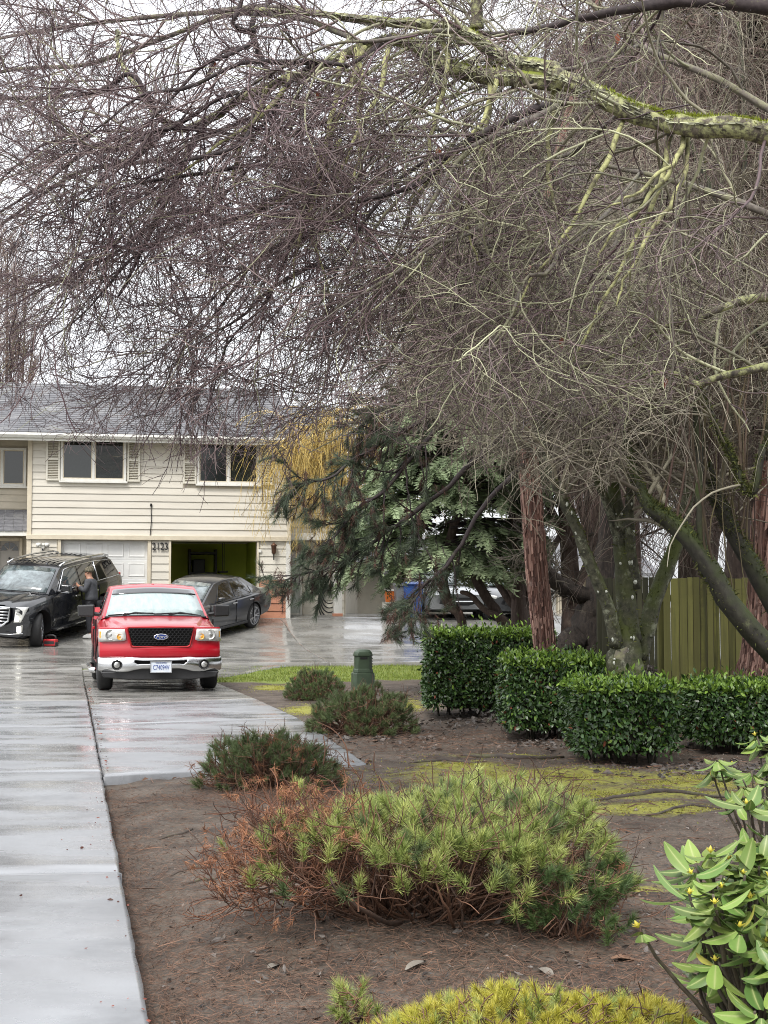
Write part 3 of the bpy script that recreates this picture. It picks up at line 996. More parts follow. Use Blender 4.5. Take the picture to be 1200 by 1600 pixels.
mb = MB(); mb.box((ua, -.03, za), (.09, .05, .09)); mb.build('alarm_box', MT['white_trim'], H, bevel=.01)

# pitched roof with lapped courses
def roof(parent, x0, x1, ye, ze, yr, zr, yb, mat, n=26):
    sl = math.atan2(zr - ze, yr - ye)
    o = None
    mb = MB()
    mb.prism([(ye, ze - .06), (yr, zr - .06), (yb, ze - .06 - (yb - 2 * yr + ye) * 0), (yb, ze - .12), (yr, zr - .2), (ye, ze - .14)], x0, x1, 'x')
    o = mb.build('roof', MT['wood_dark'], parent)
    V, Fq, A = [], [], []
    for i in range(n):
        for side in (0, 1):
            t0, t1 = i / n, (i + 1.25) / n
            t1 = min(t1, 1)
            ya, za = ye + (yr - ye) * t0, ze + (zr - ze) * t0
            yb_, zb2 = ye + (yr - ye) * t1, ze + (zr - ze) * t1
            if side: ya, yb_ = 2 * yr - ya, 2 * yr - yb_
            x = x0
            while x < x1 - .01:
                w_ = min(random.choice((.3, .33, .36)), x1 - x)
                b = len(V)
                rz_ = random.uniform(0, .006)
                V += [(x, ya, za + .022 + rz_), (x + w_ - .006, ya, za + .022 + rz_), (x + w_ - .006, yb_, zb2 + .003), (x, yb_, zb2 + .003),
                      (x, ya, za - .03), (x + w_ - .006, ya, za - .03)]
                Fq += [(b, b + 1, b + 2, b + 3), (b + 4, b + 5, b + 1, b)]
                A += [random.random()] * 6
                x += w_
    sh = np_obj('shingles', np.array(V), np.array(Fq), None, MT['roof'], o, attrs={'rnd': np.array(A)}, smooth=False)
    sh['kind'] = 'stuff'
    return o
EY = -.5
xRL = hp(-150, 690)[0]
rH = roof(H, xRL, uR + .12, EY, zE + .06, 4.2, zE + 2.05, 8.9, MT['roof'])
MB().span(xRL, uR + .12, EY - .03, EY + .0, zE - .16, zE + .05).build('fascia', MT['white_trim'], rH)
mb = MB()
prof = [(EY - .03, zE + .03), (EY - .14, zE + .03), (EY - .15, zE - .02), (EY - .10, zE - .09), (EY - .03, zE - .09)]
mb.prism(prof, xRL - .01, uR + .13, 'x')
mb.build('gutter', MT['white_trim'], rH)
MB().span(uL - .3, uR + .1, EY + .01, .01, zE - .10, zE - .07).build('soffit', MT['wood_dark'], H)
mb = MB(); mb.prism([(.0, zE), (4.2, zE + 1.85), (8.4, zE)], uL, uR, 'x'); mb.build('gable', MT['cladding_grey'], H)

# recessed entrance bay on the right
VB = 1.5
E = []
uu = lambda px: hp(px, 900, HOUSE_V + VB)[0]
zz = lambda py, px=490: hp(px, py, HOUSE_V + VB)[1]
mb = MB(); mb.span(uR + .0, uu(540), VB + .02, VB + .2, GZH - .1, zz(690)); mb.span(uR - .2, uR, .3, VB + .2, GZH - .1, zz(690)); mb.build('entrance_wall', MT['cladding_grey'], H)
cladding(H, MT['light_cladding'], uu(474), uu(538), GZH + .1, zz(846), 10, (), y0=VB + .02, name='entrance_board')
cladding(H, MT['cladding'], uR + .02, uu(538), zz(836), zz(694), 12, (), y0=VB + .02, name='entrance_board')
mb = MB(); mb.span(uR + .01, uu(540), .55, VB, zz(846), zz(836)); mb.build('porch_beam', MT['white_trim'], H, bevel=.01)
d0, d1 = uu(449), uu(472)
dr = frame_ring(d0, d1, GZH + .08, zz(862), .07, VB - .05, VB + .02).build('entrance_door', MT['white_trim'], H, bevel=.008)
MB().span(d0 + .07, d1 - .07, VB - .02, VB + .01, GZH + .12, zz(862) - .07).build('door_leaf', M('pale_grey_door', (.5, .53, .51), None, rough=.4), dr)
for k in range(2):
    MB().span(d0 + .1, d1 - .1, VB - .03, VB - .021, zz(882 - k * 10) - .02, zz(874 - k * 10) - .02).build('door_light', M('frosted', (.7, .72, .72), None, rough=.3), dr)
q0, q1 = hp(521, 900, HOUSE_V + .6)[0], hp(534, 900, HOUSE_V + .6)[0]
po = MB().span(q0, q1, .5, .72, GZH - .02, zz(846)).build('porch_post', MT['white_trim'], H, bevel=.008)
MB().span(q0 - .012, q1 + .012, .488, .732, GZH - .02, GZH + .15).build('post_base', MT['orange'], po, bevel=.006)
rr_ = roof(H, uR + .13, uu(545), .9, zz(690), 4.2, zz(690) + 1.4, 8, MT['roof'], 14)

# hose hanging on the entrance wall
c = site(uu(514), HOUSE_V + VB - .10, zz(932))
hose = thing('garden_hose', 'black garden hose coiled on the pale entrance wall', 'hose', c, SITE_A)
for k in range(5):
    mb = MB()
    rr = .20 + .03 * k
    mb.tube([(rr * math.cos(a), .02 * k - .05 + .01 * math.sin(3 * a), (rr + .05 * k) * math.sin(a) - .05 * k) for a in np.linspace(0, 2 * pi, 24)], .018, 6)
    mb.build('coil', MT['plastic'], hose, smooth=True)
MB().span(-.05, .05, -.02, .07, .08, .26).build('hook', MT['black'], hose)

# adjoining house on the left, set back
VA = HOUSE_V + .9
A_ = house_root('house', 'neighbouring house at the left edge with dark window and fanlight door', VA)
xa = lambda px: hp(px, 800, VA)[0]
za_ = lambda py: hp(20, py, VA)[1]
aL = xa(-190); aR = uL - .01
mb = MB(); mb.span(aL, aR, .02, 7.2, GZH - .2, zE + .04); mb.build('wall', MT['cladding_grey'], A_)
AW = (xa(-36), xa(40), za_(760), za_(700))
AP = (xa(-80), xa(41), GZH, za_(795))
cladding(A_, MT['cladding_grey'], aL, aR, za_(795), zE + .03, 10, [AW], y0=.02)
cladding(A_, MT['cladding_grey'], aL, aR, GZH, za_(838), 10, [(xa(-8), xa(37), GZH, za_(840))], y0=.02)
window(A_, *AW, right='dark', y0=.01)
# pent roof over the door
mb = MB(); mb.prism([(-.75, za_(832)), (.0, za_(797)), (.0, za_(806)), (-.75, za_(839))], AP[0], aR - .005, 'x')
pr = mb.build('porch_roof', MT['white_trim'], A_)
V, Fq = [], []
for i in range(6):
    t0, t1 = i / 6, min(1, (i + 1.2) / 6)
    x = AP[0]
    while x < aR - .02:
        w_ = min(.25, aR - .01 - x)
        b = len(V)
        f = lambda t: (-.78 + .78 * t, za_(832) + (za_(797) - za_(832)) * t)
        y0_, z0_ = f(t0); y1_, z1_ = f(t1)
        V += [(x, y0_, z0_ + .035), (x + w_ - .01, y0_, z0_ + .035), (x + w_ - .01, y1_, z1_ + .01), (x, y1_, z1_ + .01), (x, y0_, z0_ - .0), (x + w_ - .01, y0_, z0_)]
        Fq += [(b, b + 1, b + 2, b + 3), (b + 4, b + 5, b + 1, b)]
        x += w_
np_obj('shingles', np.array(V), np.array(Fq), None, MT['roof'], pr, smooth=False)['kind'] = 'stuff'
# entry door with fanlight
e0, e1 = xa(-4), xa(36)
zt_ = za_(841)
dr = frame_ring(e0, e1, GZH + .05, zt_, .08, -.06, .03).build('entrance_door', MT['cream_trim'], A_, bevel=.006)
lf = MB().span(e0 + .08, e1 - .08, -.02, .015, GZH + .1, zt_ - .08).build('door_leaf', M('grey_beige_door', (.30, .28, .25), None, rough=.5), dr)
xc, zc, rr = (e0 + e1) / 2, za_(861), (e1 - e0) * .34
for k in range(4):
    a0, a1 = pi * k / 4 + .05, pi * (k + 1) / 4 - .05
    pts = [(xc + rr * .22 * math.cos((a0 + a1) / 2), zc + rr * .22 * math.sin((a0 + a1) / 2))] + [(xc + rr * math.cos(a0 + (a1 - a0) * i / 6), zc + rr * math.sin(a0 + (a1 - a0) * i / 6)) for i in range(7)]
    MB().prism(pts, -.035, -.022, 'y').build('fanlight_pane', MT['glass_dark'], dr)
MB().lathe([(0, .03), (-.04, .03)], (xc, -.022, zc - .2), 'y', 10).build('door_viewer', MT['black'], dr)

# garage block behind the trees on the right
VG = HOUSE_V + 4.2
Gb = thing('garage_block', 'low cream garage block with white doors behind the trees', 'garage', site(0, VG), SITE_A)
xg = lambda px: hp(px, 940, VG)[0]
zg = lambda py, px=860: hp(px, py, VG)[1]
g0, g1 = xg(560), xg(1010)
mb = MB(); mb.span(g0, g1, .15, 6, GZH, zg(895)); mb.build('wall', MT['light_cladding'], Gb)
mb = MB(); mb.prism([(-.5, zg(895)), (3, zg(895) + 1.3), (6.4, zg(895)), (6.4, zg(895) - .1), (3, zg(895) + 1.15), (-.5, zg(895) - .12)], g0 - .3, g1 + .3, 'x'); mb.build('roof', MT['roof'], Gb)
garage_door(Gb, xg(838), xg(871), GZH, zg(905), 3, 5)
garage_door(Gb, xg(877), xg(917), GZH, zg(905), 3, 5, mat=MT['cream_trim'])
garage_door(Gb, xg(700), xg(760), GZH, zg(905), 4, 4)

# recycling bins by the garage block
def bin_(name, px, py, w_, h, mat, label):
    g = gp(px, py)
    o = thing(name, label, 'bin', (g.x, g.y, g.z + .05), .15)
    mb = MB(); mb.loft([[(-w_ * .42, -.25, .04), (w_ * .42, -.25, .04), (w_ * .42, .25, .04), (-w_ * .42, .25, .04)],
                        [(-w_ / 2, -.3, h), (w_ / 2, -.3, h), (w_ / 2, .3, h), (-w_ / 2, .3, h)]])
    mb.build('bin_body', mat, o, bevel=.03)
    mb = MB(); mb.prism([(-.36, h + .005), (-.36, h + .03), (-.1, h + .09), (.32, h + .07), (.34, h + .005)], -w_ / 2 - .02, w_ / 2 + .02, 'x')
    mb.build('lid', mat, o, bevel=.015)
    for s in (-1, 1):
        q = MB(); q.lathe([(-.03, .1), (.03, .1)], (s * w_ * .4, .27, .1), 'x', 14); q.build('wheel', MT['rubber'], o)
    q = MB(); q.tube([(-w_ * .4, .36, h - .02), (w_ * .4, .36, h - .02)], .02, 6); q.build('handle', mat, o)
bin_('recycling_bin', 644, 970, .55, .95, M('blue_bin', (.03, .08, .28), None, rough=.45), 'blue wheeled recycling bin half hidden behind the conifer')
bin_('rubbish_bin', 630, 969, .5, .9, M('grey_bin', (.18, .19, .2), None, rough=.5), 'grey wheeled rubbish bin just left of the blue bin')
g = gp(612, 967)
bag = thing('crate', 'orange crate standing on a white box left of the bins', 'crate', (g.x, g.y, g.z + .05 + .42), .1)
mb = MB(); mb.loft([[(-.17, -.14, 0), (.17, -.14, 0), (.17, .14, 0), (-.17, .14, 0)], [(-.21, -.18, .36), (.21, -.18, .36), (.21, .18, .36), (-.21, .18, .36)]])
mb.build('crate_body', M('orange_plastic', (.62, .16, .025), None, rough=.45), bag, bevel=.02)
mb = MB(); mb.add(*[[(-.22, -.19, .33), (.22, -.19, .33), (.22, -.19, .37), (-.22, -.19, .37)], [(0, 1, 2, 3)]]); frame_ring(-.22, .22, -.19, .19, .03, .33, .375, None)
MB().span(-.23, .23, -.205, -.18, .31, .37).build('rim', MT['white_trim'], bag)
wb_ = thing('box', 'white box on the concrete under the orange crate', 'box', (g.x, g.y, g.z + .05), .1)
mb = MB(); mb.span(-.25, .25, -.2, .2, 0, .41); mb.build('box_body', MT['white_trim'], wb_, bevel=.015)
MB().span(-.255, .255, -.205, .205, .30, .415).build('lid', MT['light_cladding'], wb_)
# ------------------------------------------------------------------ vehicles: x to the viewer's right when the nose faces the camera, y to the rear
def place_vehicle(root, anchor, local, yaw, yf, wb, track, lift=.05):
    """stand a vehicle on the graded ground: local (x, y) point sits on world point anchor"""
    r = Vector((-math.sin(yaw), math.cos(yaw), 0)); rt = Vector((math.cos(yaw), math.sin(yaw), 0))
    O = Vector((anchor.x, anchor.y, 0)) - rt * local[0] - r * local[1]
    def g(lx, ly):
        p = O + rt * lx + r * ly
        return Vector((p.x, p.y, float(gz(p.x, p.y)) + lift))
    fl, fr, rl, rr = g(-track, yf), g(track, yf), g(-track, yf + wb), g(track, yf + wb)
    Y = ((rl + rr) - (fl + fr)).normalized()
    X = ((fr + rr) - (fl + rl)).normalized()
    Z = X.cross(Y).normalized()
    X = Y.cross(Z)
    A = (fl + fr) / 2 - Y * yf
    m = Matrix((X, Y, Z)).transposed().to_4x4()
    m.translation = A
    root.matrix_world = m
    return root

def wheel(root, x, y, r, wd, rim, spokes=5, steer=0, mat=None, twin=True, depth=.02):
    s = 1 if x > 0 else -1
    mb = MB()
    mb.lathe([(-wd / 2, rim * .98), (-wd / 2 + .01, r - .05), (-wd / 2 + .035, r - .012), (-wd / 4, r), (wd / 4, r), (wd / 2 - .035, r - .012), (wd / 2 - .01, r - .05), (wd / 2, rim * .98)], (0, 0, 0), 'x', 36, caps=False)
    w_ = mb.build('wheel', MT['rubber'], root, smooth=True)
    w_.location = (x, y, r)
    w_.rotation_euler = (0, 0, steer)
    # rim: barrel back plate, spokes, hub
    mat = mat or MT['alloy']
    q = MB(); q.lathe([(s * (wd / 2 - .10), .0), (s * (wd / 2 - .10), rim * .95), (s * (wd / 2 - .02), rim * .97)], (0, 0, 0), 'x', 28)
    q.build('rim_barrel', MT['alloy_dark'], w_, smooth=True)
    q = MB()
    xo = s * (wd / 2 - depth)
    for k in range(spokes):
        for dd in ((-.16, .16) if twin else (0,)):
            a0 = 2 * pi * k / spokes + dd * .5
            a1 = 2 * pi * k / spokes + dd
            p0 = Vector((xo, math.cos(a0) * rim * .18, math.sin(a0) * rim * .18)); p1 = Vector((xo + s * .012, math.cos(a1) * rim * .93, math.sin(a1) * rim * .93))
            t = (p1 - p0).normalized(); n = Vector((1, 0, 0)).cross(t) * (rim * (.055 if twin else .12))
            d = Vector((-s * .03, 0, 0))
            q.loft([[p0 - n, p0 + n, p0 + n + d, p0 - n + d], [p1 - n * .9, p1 + n * .9, p1 + n * .9 + d, p1 - n * .9 + d]])
    q.lathe([(xo - s * .03, rim * .26), (xo + s * .006, rim * .24), (xo + s * .012, rim * .1)], (0, 0, 0), 'x', 16)
    q.lathe([(xo - s * .02, rim * .90), (xo + s * .016, rim * .90), (xo + s * .018, rim * .985), (xo - s * .02, rim * .99)], (0, 0, 0), 'x', 32)
    q.build('rim', mat, w_)
    return w_

def bend_mb(mb, k, hw, y1=.6):
    mb.v = [(x, y + k * (abs(x) / hw) ** 2.6 * max(0, min(1, (y1 - y) / y1)), z) for x, y, z in mb.v]
    return mb

def body(root, st, mat, arches, name='body', nose=(0, 1), crown=.02, bevel=.02):
    rings = []
    for y, hw, zb, zs, zt, ht in st:
        half = [(hw * .88, zb), (hw * .975, zb + .05), (hw, zb + (zs - zb) * .45), (hw * .992, zb + (zs - zb) * .8), (hw * .97, zs), (ht + (hw * .97 - ht) * .45, zs + (zt - zs) * .72), (ht, zt), (ht * .5, zt + crown)]
        rings.append([(x, y, z) for x, z in half] + [(0, y, zt + crown * 1.25)] + [(-x, y, z) for x, z in half[::-1]])
    mb = MB(); mb.loft(rings)
    if nose[0]: bend_mb(mb, nose[0], nose[1])
    o = mb.build(name, mat, root)
    for x0, x1, y, r in arches:
        c = MB(); c.lathe([(x0, r), (x1, r)], (0, y, arches[0][3] * .88), 'x', 30)
        cut(o, c, MT['under'])
    o.data.polygons.foreach_set('use_smooth', [True] * len(o.data.polygons))
    if bevel:
        m = o.modifiers.new('bevel', 'BEVEL'); m.width = bevel; m.segments = 2; m.limit_method = 'ANGLE'; m.angle_limit = R(32); m.harden_normals = True
    else:
        o.data.shade_flat()
    return o

class Cabin:
    """curves across the car (y, z, half width, crown, bulge) from the cowl over the roof to the rear deck"""
    def __init__(s, curves, belt, hwb):
        s.c, s.belt, s.hwb = curves, belt, hwb      # belt(y) height, hwb(y) half width there
    def curve(s, i, n=9, ss=1.):
        y, z, hw, cr, bu = s.c[i]
        return [Vector((k * hw, y - bu * (1 - k * k), z + cr * (1 - k * k))) for k in np.linspace(-ss, ss, n)]
    def top(s, y):
        ys = [c[0] for c in s.c]
        return np.interp(y, ys, [c[1] for c in s.c]), np.interp(y, ys, [c[2] for c in s.c])
    def side(s, y, z, off=0.):
        zt, ht = s.top(y)
        zb, hb = s.belt(y), s.hwb(y)
        t = 0 if zt - zb < .02 else max(0, min(1.05, (z - zb) / (zt - zb)))
        return hb + (ht - hb) * t + off
    def shell(s, root, mat, name='cabin', bevel=.025):
        n = 9
        mb = MB()
        cs = [s.curve(i, n) for i in range(len(s.c))]
        mb.loft(cs, closed=False, caps=False)
        for sg, j in ((-1, 0), (1, n - 1)):
            tops = [c[j] for c in cs]
            bots = [Vector((sg * s.hwb(p.y), p.y, s.belt(p.y) - .02)) for p in tops]
            b = len(mb.v)
            mb.v += [tuple(p) for p in tops] + [tuple(p) for p in bots]
            k = len(tops)
            mb.f += [(b + i, b + i + 1, b + k + i + 1, b + k + i) for i in range(k - 1)]
        bm_o = mb.build(name, mat, root, smooth=True)
        bm = bmesh.new(); bm.from_mesh(bm_o.data)
        bmesh.ops.remove_doubles(bm, verts=bm.verts, dist=.004)
        bmesh.ops.dissolve_degenerate(bm, edges=bm.edges, dist=.003)
        bmesh.ops.recalc_face_normals(bm, faces=bm.faces)
        bm.to_mesh(bm_o.data); bm.free()
        m = bm_o.modifiers.new('bevel', 'BEVEL'); m.width = bevel; m.segments = 3; m.limit_method = 'ANGLE'; m.angle_limit = R(30); m.harden_normals = True
        return bm_o
    def glass(s, root, i, t0, t1, ss0, ss1, mat, name, off=.012):
        """pane between curve i and i+1"""
        n, k = 11, 5
        rings = []
        for t in np.linspace(t0, t1, k):
            ssx = ss0 + (ss1 - ss0) * (t - t0) / (t1 - t0)
            a, b = s.curve(i, n, ssx), s.curve(i + 1, n, ssx)
            rings.append([p.lerp(q, t) for p, q in zip(a, b)])
        nv = (rings[0][n // 2] - rings[-1][n // 2]).cross(Vector((1, 0, 0))).normalized()
        if nv.z < 0: nv = -nv
        mb = MB(); mb.loft([[p + nv * off for p in r] for r in rings], closed=False)
        o = mb.build(name, mat, root, smooth=True)
        m = o.modifiers.new('thick', 'SOLIDIFY'); m.thickness = .008; m.offset = 0
        return o
    def pane(s, root, sg, poly, mat, name='side_window', off=.006, th=.006):
        pts = [Vector((sg * s.side(y, z, off), y, z)) for y, z in poly]
        mb = MB(); n = len(pts)
        d = Vector((-sg * th, 0, 0))
        mb.add(pts + [p + d for p in pts], [tuple(range(n)), tuple(range(2 * n - 1, n - 1, -1))] + [(i, (i + 1) % n, n + (i + 1) % n, n + i) for i in range(n)])
        return mb.build(name, mat, root)
    def line(s, sg, pts, off=.008):
        return [Vector((sg * s.side(y, z, off), y, z)) for y, z in pts]

def grid_sheet(zs, cols, yf, skip=None):
    """front sheet: rows of heights, cols(z) -> x list, yf(x, z) -> y"""
    mb = MB()
    n = len(cols(zs[0]))
    for z in zs:
        mb.v += [(x, yf(x, z), z) for x in cols(z)]
    for j in range(len(zs) - 1):
        for i in range(n - 1):
            if skip and skip(i, j): continue
            mb.f.append((j * n + i, j * n + i + 1, (j + 1) * n + i + 1, (j + 1) * n + i))
    return mb

# ---------------------------------------------------------------- red pickup
T = thing('pickup_truck', 'red pickup truck facing the camera with chrome bumper', 'pickup truck')
HW = 1.0
bend = lambda x: .17 * (abs(x) / .97) ** 2.8
st = [(.10, .955, .50, .94, 1.00, .80), (.40, .985, .44, .98, 1.05, .83), (.9, 1.0, .38, 1.02, 1.10, .85), (1.40, 1.0, .36, 1.07, 1.17, .87), (1.5, 1.0, .36, 1.09, 1.19, .89),
      (3.95, 1.0, .36, 1.12, 1.2, .90), (4.0, 1.0, .42, 1.20, 1.36, .95), (5.75, .99, .5, 1.2, 1.36, .95)]
bd = body(T, st, MT['red'], [(.62, 1.2, .92, .47), (-1.2, -.62, .92, .47), (.62, 1.2, 4.62, .47), (-1.2, -.62, 4.62, .47)], nose=(.15, .97))
# hood with a raised middle
yh = np.linspace(.02, 1.46, 9)
def hood_z(y): return np.interp(y, [.02, .1, .4, .9, 1.46], [1.035, 1.065, 1.095, 1.135, 1.195])
rows = []
for y in yh:
    t = (y - .02) / 1.44
    cx = .57 + .21 * t
    ow = .87 + .03 * t
    xs_ = [-ow, -ow + .03, -cx - .05, -cx, -cx * .6, -cx * .25, 0, cx * .25, cx * .6, cx, cx + .05, ow - .03, ow]
    zz_ = [-.05, -.018, -.012, .024, .034, .038, .04, .038, .034, .024, -.012, -.018, -.05]
    rows.append([(x, y + bend(x) * (1 - t) * .9 - (.10 * t * (1 - (x / .9) ** 2)), hood_z(y) + z - .012 * (1 - t)) for x, z in zip(xs_, zz_)])
mb = MB(); mb.loft(rows, closed=False)
b0 = len(mb.v); n = len(rows[0])
mb.v += [(p[0], p[1] + .02, p[2] - .022) for p in rows[0]]
mb.f += [(i, i + 1, b0 + i + 1, b0 + i) for i in range(n - 1)]
hd = mb.build('hood', MT['red'], T, smooth=True)
m = hd.modifiers.new('bevel', 'BEVEL'); m.width = .012; m.segments = 2; m.limit_method = 'ANGLE'; m.angle_limit = R(24)
# front fascia with the grille opening
ghw = lambda z: float(np.interp(z, [.745, 1.047], [.47, .535]))
def fcols(z):
    g = ghw(min(max(z, .745), 1.047))
    return list(np.linspace(-.975, -g, 8)) + list(np.linspace(-g, g, 9))[1:-1] + list(np.linspace(g, .975, 8))
zr = [.56, .60, .66, .72, .745, .80, .88, .96, 1.02, 1.047]
fy = lambda x, z: bend(x) + .015 - .035 * math.exp(-((z - .66) / .09) ** 2) - .02 * (abs(x) < .56) * 0
fs = grid_sheet(zr, fcols, fy, skip=lambda i, j: 7 <= i <= 14 and j >= 4).build('front_fascia', MT['red'], T, smooth=True)
m = fs.modifiers.new('thick', 'SOLIDIFY'); m.thickness = .05; m.offset = -1
m = fs.modifiers.new('bevel', 'BEVEL'); m.width = .01; m.segments = 2; m.limit_method = 'ANGLE'; m.angle_limit = R(35)
# grille: surround, dark back, honeycomb, oval badge
def trap(e):
    return [(-.47 + e, .745 + e), (-.43 + e, .73 + e), (.43 - e, .73 + e), (.47 - e, .745 + e), (.535 - e, 1.02 - e), (.52 - e, 1.045 - e), (-.52 + e, 1.045 - e), (-.535 + e, 1.02 - e)]
o_, i_ = trap(-.012), trap(.012)
mb = MB()
n = 8
mb.loft([[(a, -.022 + bend(a), b) for a, b in o_], [(a, -.030 + bend(a), b) for a, b in trap(0)], [(a, -.018 + bend(a), b) for a, b in i_], [(a, .05, b) for a, b in i_]], caps=False)
gs = mb.build('grille', M('grille_surround', (.35, .02, .022), None, rough=.25, metal=.5), T, smooth=False)
mb = MB(); mb.prism(trap(.0), .07, .09, 'y'); mb.build('grille_back', MT['under'], gs)
hexm = MB()
c = .036
for r_ in range(-1, 10):
    for q in range(-12, 13):
        cx, cz = q * c * 1.75 + (r_ % 2) * c * .875, .745 + r_ * c * 1.05
        for k in range(3):
            a0, a1 = R(30 + 60 * k), R(90 + 60 * k)
            p0 = (cx + c * 1.0 * math.cos(a0), cz + c * .62 * math.sin(a0)); p1 = (cx + c * 1.0 * math.cos(a1), cz + c * .62 * math.sin(a1))
            mx_, mz = (p0[0] + p1[0]) / 2, (p0[1] + p1[1]) / 2
            if .745 < mz < 1.035 and abs(mx_) < ghw(mz) - .02:
                L = math.hypot(p1[0] - p0[0], p1[1] - p0[1])
                hexm.box((mx_, .02, mz), (L, .03, .007), Matrix.Rotation(-math.atan2(p1[1] - p0[1], p1[0] - p0[0]), 3, 'Y'))
hexm.build('grille_mesh', MT['plastic'], gs)
mb = MB(); mb.disc((0, .893), .118, -.045, -.005, 'y', 32, sy=.42)
bg = mb.build('badge', MT['badge_silver'], gs, bevel=.006)
mb = MB(); mb.disc((0, .893), .106, -.050, -.044, 'y', 32, sy=.40); mb.build('badge_field', MT['badge_blue'], bg)
text_mesh('badge_lettering', 'Ford', .085, MT['badge_silver'], bg, Matrix.Translation((0, -.052, .893)) @ Matrix.Rotation(pi / 2, 4, 'X'), .003, shear=.3, sx=1.05)
# headlights wrapping round the corners
for sg in (-1, 1):
    xs_ = np.linspace(.578, .985, 9)
    zt_l = lambda x: 1.02 - .004 * (x - .58); zb_l = lambda x: np.interp(x, [.578, .60, .985], [.845, .825, .815])
    xin = lambda x, z: x - .0 + (.03 * (1 - (z - .82) / .2) * (-1) * (1 - (x - .578) / .4))
    rings = []
    for k in range(5):
        row = []
        for x in xs_:
            z = zb_l(x) + (zt_l(x) - zb_l(x)) * k / 4
            xx = xin(x, z)
            row.append((sg * xx, bend(xx) - .03 + .012 * (abs(k - 2) / 2) ** 2 + (.05 if xx > .96 else 0), z))
        rings.append(row)
    mb = MB(); mb.loft(rings, closed=False)
    h = mb.build('headlight', MT['lamp_glass'], T, smooth=True)
    m = h.modifiers.new('thick', 'SOLIDIFY'); m.thickness = .012; m.offset = 0
    for (x, z, r_, mt) in ((.80, .925, .088, MT['lamp_bowl']), (.655, .895, .05, MT['amber'])):
        q = MB(); q.lathe([(0, r_), (-.016, r_ * .96), (-.008, r_ * .85), (.0, r_ * .5), (-.012, r_ * .25), (-.014, 0.001)], (sg * x, bend(x) - .03, z), 'y', 22)
        q.build('reflector' if mt is MT['lamp_bowl'] else 'indicator', mt, h, smooth=True)
    q = MB(); q.add([(sg * .945, bend(.945) - .022, .88), (sg * .975, bend(.975) - .01, .88), (sg * .975, bend(.975) - .01, .98), (sg * .95, bend(.95) - .022, .98)], [(0, 1, 2, 3)])
    q.build('side_marker', MT['amber'], h)
# chrome bumper with slot, fog lamps, plate, valance
bz = [.0, .12, .35, .55, .8, .93, 1.0]
def btop(x): return .566 + .012 * math.exp(-((abs(x) - .46) / .08) ** 2)
def bbot(x): return float(np.interp(abs(x), [0, .34, .52, .62, .93, 1.0], [.372, .372, .325, .318, .318, .36]))
bx = [-1.0, -.97, -.9, -.8, -.7, -.6, -.52, -.46, -.42, -.3, -.15, 0, .15, .3, .42, .46, .52, .6, .7, .8, .9, .97, 1.0]
mb = MB()
lv = [0, .1, .28, .44, .60, .78, .92, 1.0]
def slot(x, k):   # slot rows sit at fixed heights
    zt2, zb2 = btop(x), bbot(x)
    return zb2 + (zt2 - zb2) * lv[k]
nb_ = len(bx)
for k in range(len(lv)):
    for x in bx:
        xx = x
        if k == 3 and abs(x) in (.42, .46): xx = x * .88
        f = lv[k]
        y = -.075 + bend(x) * 1.05 + .055 * (abs(f - .5) * 2) ** 3
        if abs(x) < .44: y += .0
        mb.v.append((xx, y, slot(x, k)))
for k in range(len(lv) - 1):
    for i in range(nb_ - 1):
        if k in (3, 4) and abs((bx[i] + bx[i + 1]) / 2) < .42: continue
        mb.f.append((k * nb_ + i, k * nb_ + i + 1, (k + 1) * nb_ + i + 1, (k + 1) * nb_ + i))
bp = mb.build('front_bumper', MT['chrome'], T, smooth=True)
m = bp.modifiers.new('thick', 'SOLIDIFY'); m.thickness = .04; m.offset = -1
m = bp.modifiers.new('bevel', 'BEVEL'); m.width = .008; m.segments = 2; m.limit_method = 'ANGLE'; m.angle_limit = R(35)
mb = MB(); mb.span(-.9, .9, .16, .5, .34, .56); mb.span(-.46, .46, .02, .16, .40, .55); mb.build('bumper_core', MT['under'], bp)
for sg in (-1, 1):
    q = MB(); q.lathe([(-.03, .085), (-.045, .08), (-.02, .066), (.02, .062)], (sg * .70, -.075 + bend(.70), .445), 'y', 22, caps=False)
    fg = q.build('fog_lamp', MT['plastic'], bp, smooth=True)
    q = MB(); q.lathe([(-.018, .064), (-.03, .04), (-.034, .001)], (sg * .70, -.075 + bend(.7), .445), 'y', 18); q.build('lens', MT['lamp_bowl'], fg, smooth=True)
mb = MB(); mb.span(-.165, .165, -.105, -.09, .325, .495)
pl = mb.build('number_plate', MT['plate'], T, bevel=.008)
frame_ring(-.172, .172, .318, .502, .012, -.112, -.088).build('plate_frame', MT['chrome'], pl)
text_mesh('plate_text', 'C74094V', .105, MT['plate_ink'], pl, Matrix.Translation((0, -.1075, .40)) @ Matrix.Rotation(pi / 2, 4, 'X'), .002, sx=.66)
text_mesh('plate_text', 'WASHINGTON', .026, MT['plate_ink'], pl, Matrix.Translation((0, -.1075, .474)) @ Matrix.Rotation(pi / 2, 4, 'X'), .002)
mb = MB()
for a, b, y0_, y1_ in ((.20, .36, .10, .35),):
    pts = [(-.95, .33), (-.9, .24), (-.5, .20), (.5, .20), (.9, .24), (.95, .33), (.6, .34), (.4, .385), (-.4, .385), (-.6, .34)]
    mb.prism(pts, .03, .4, 'y')
mb.build('valance', MT['plastic'], T, bevel=.02)
mb = MB(); mb.span(-.6, .6, .5, 5.2, .26, .42); mb.span(-.75, .75, .8, 1.05, .24, .34); mb.lathe([(-.15, .13), (.15, .13)], (0.25, 4.62, .33), 'x', 14); mb.span(-.75, .75, 4.55, 4.7, .3, .42)
mb.build('chassis', MT['under'], T)
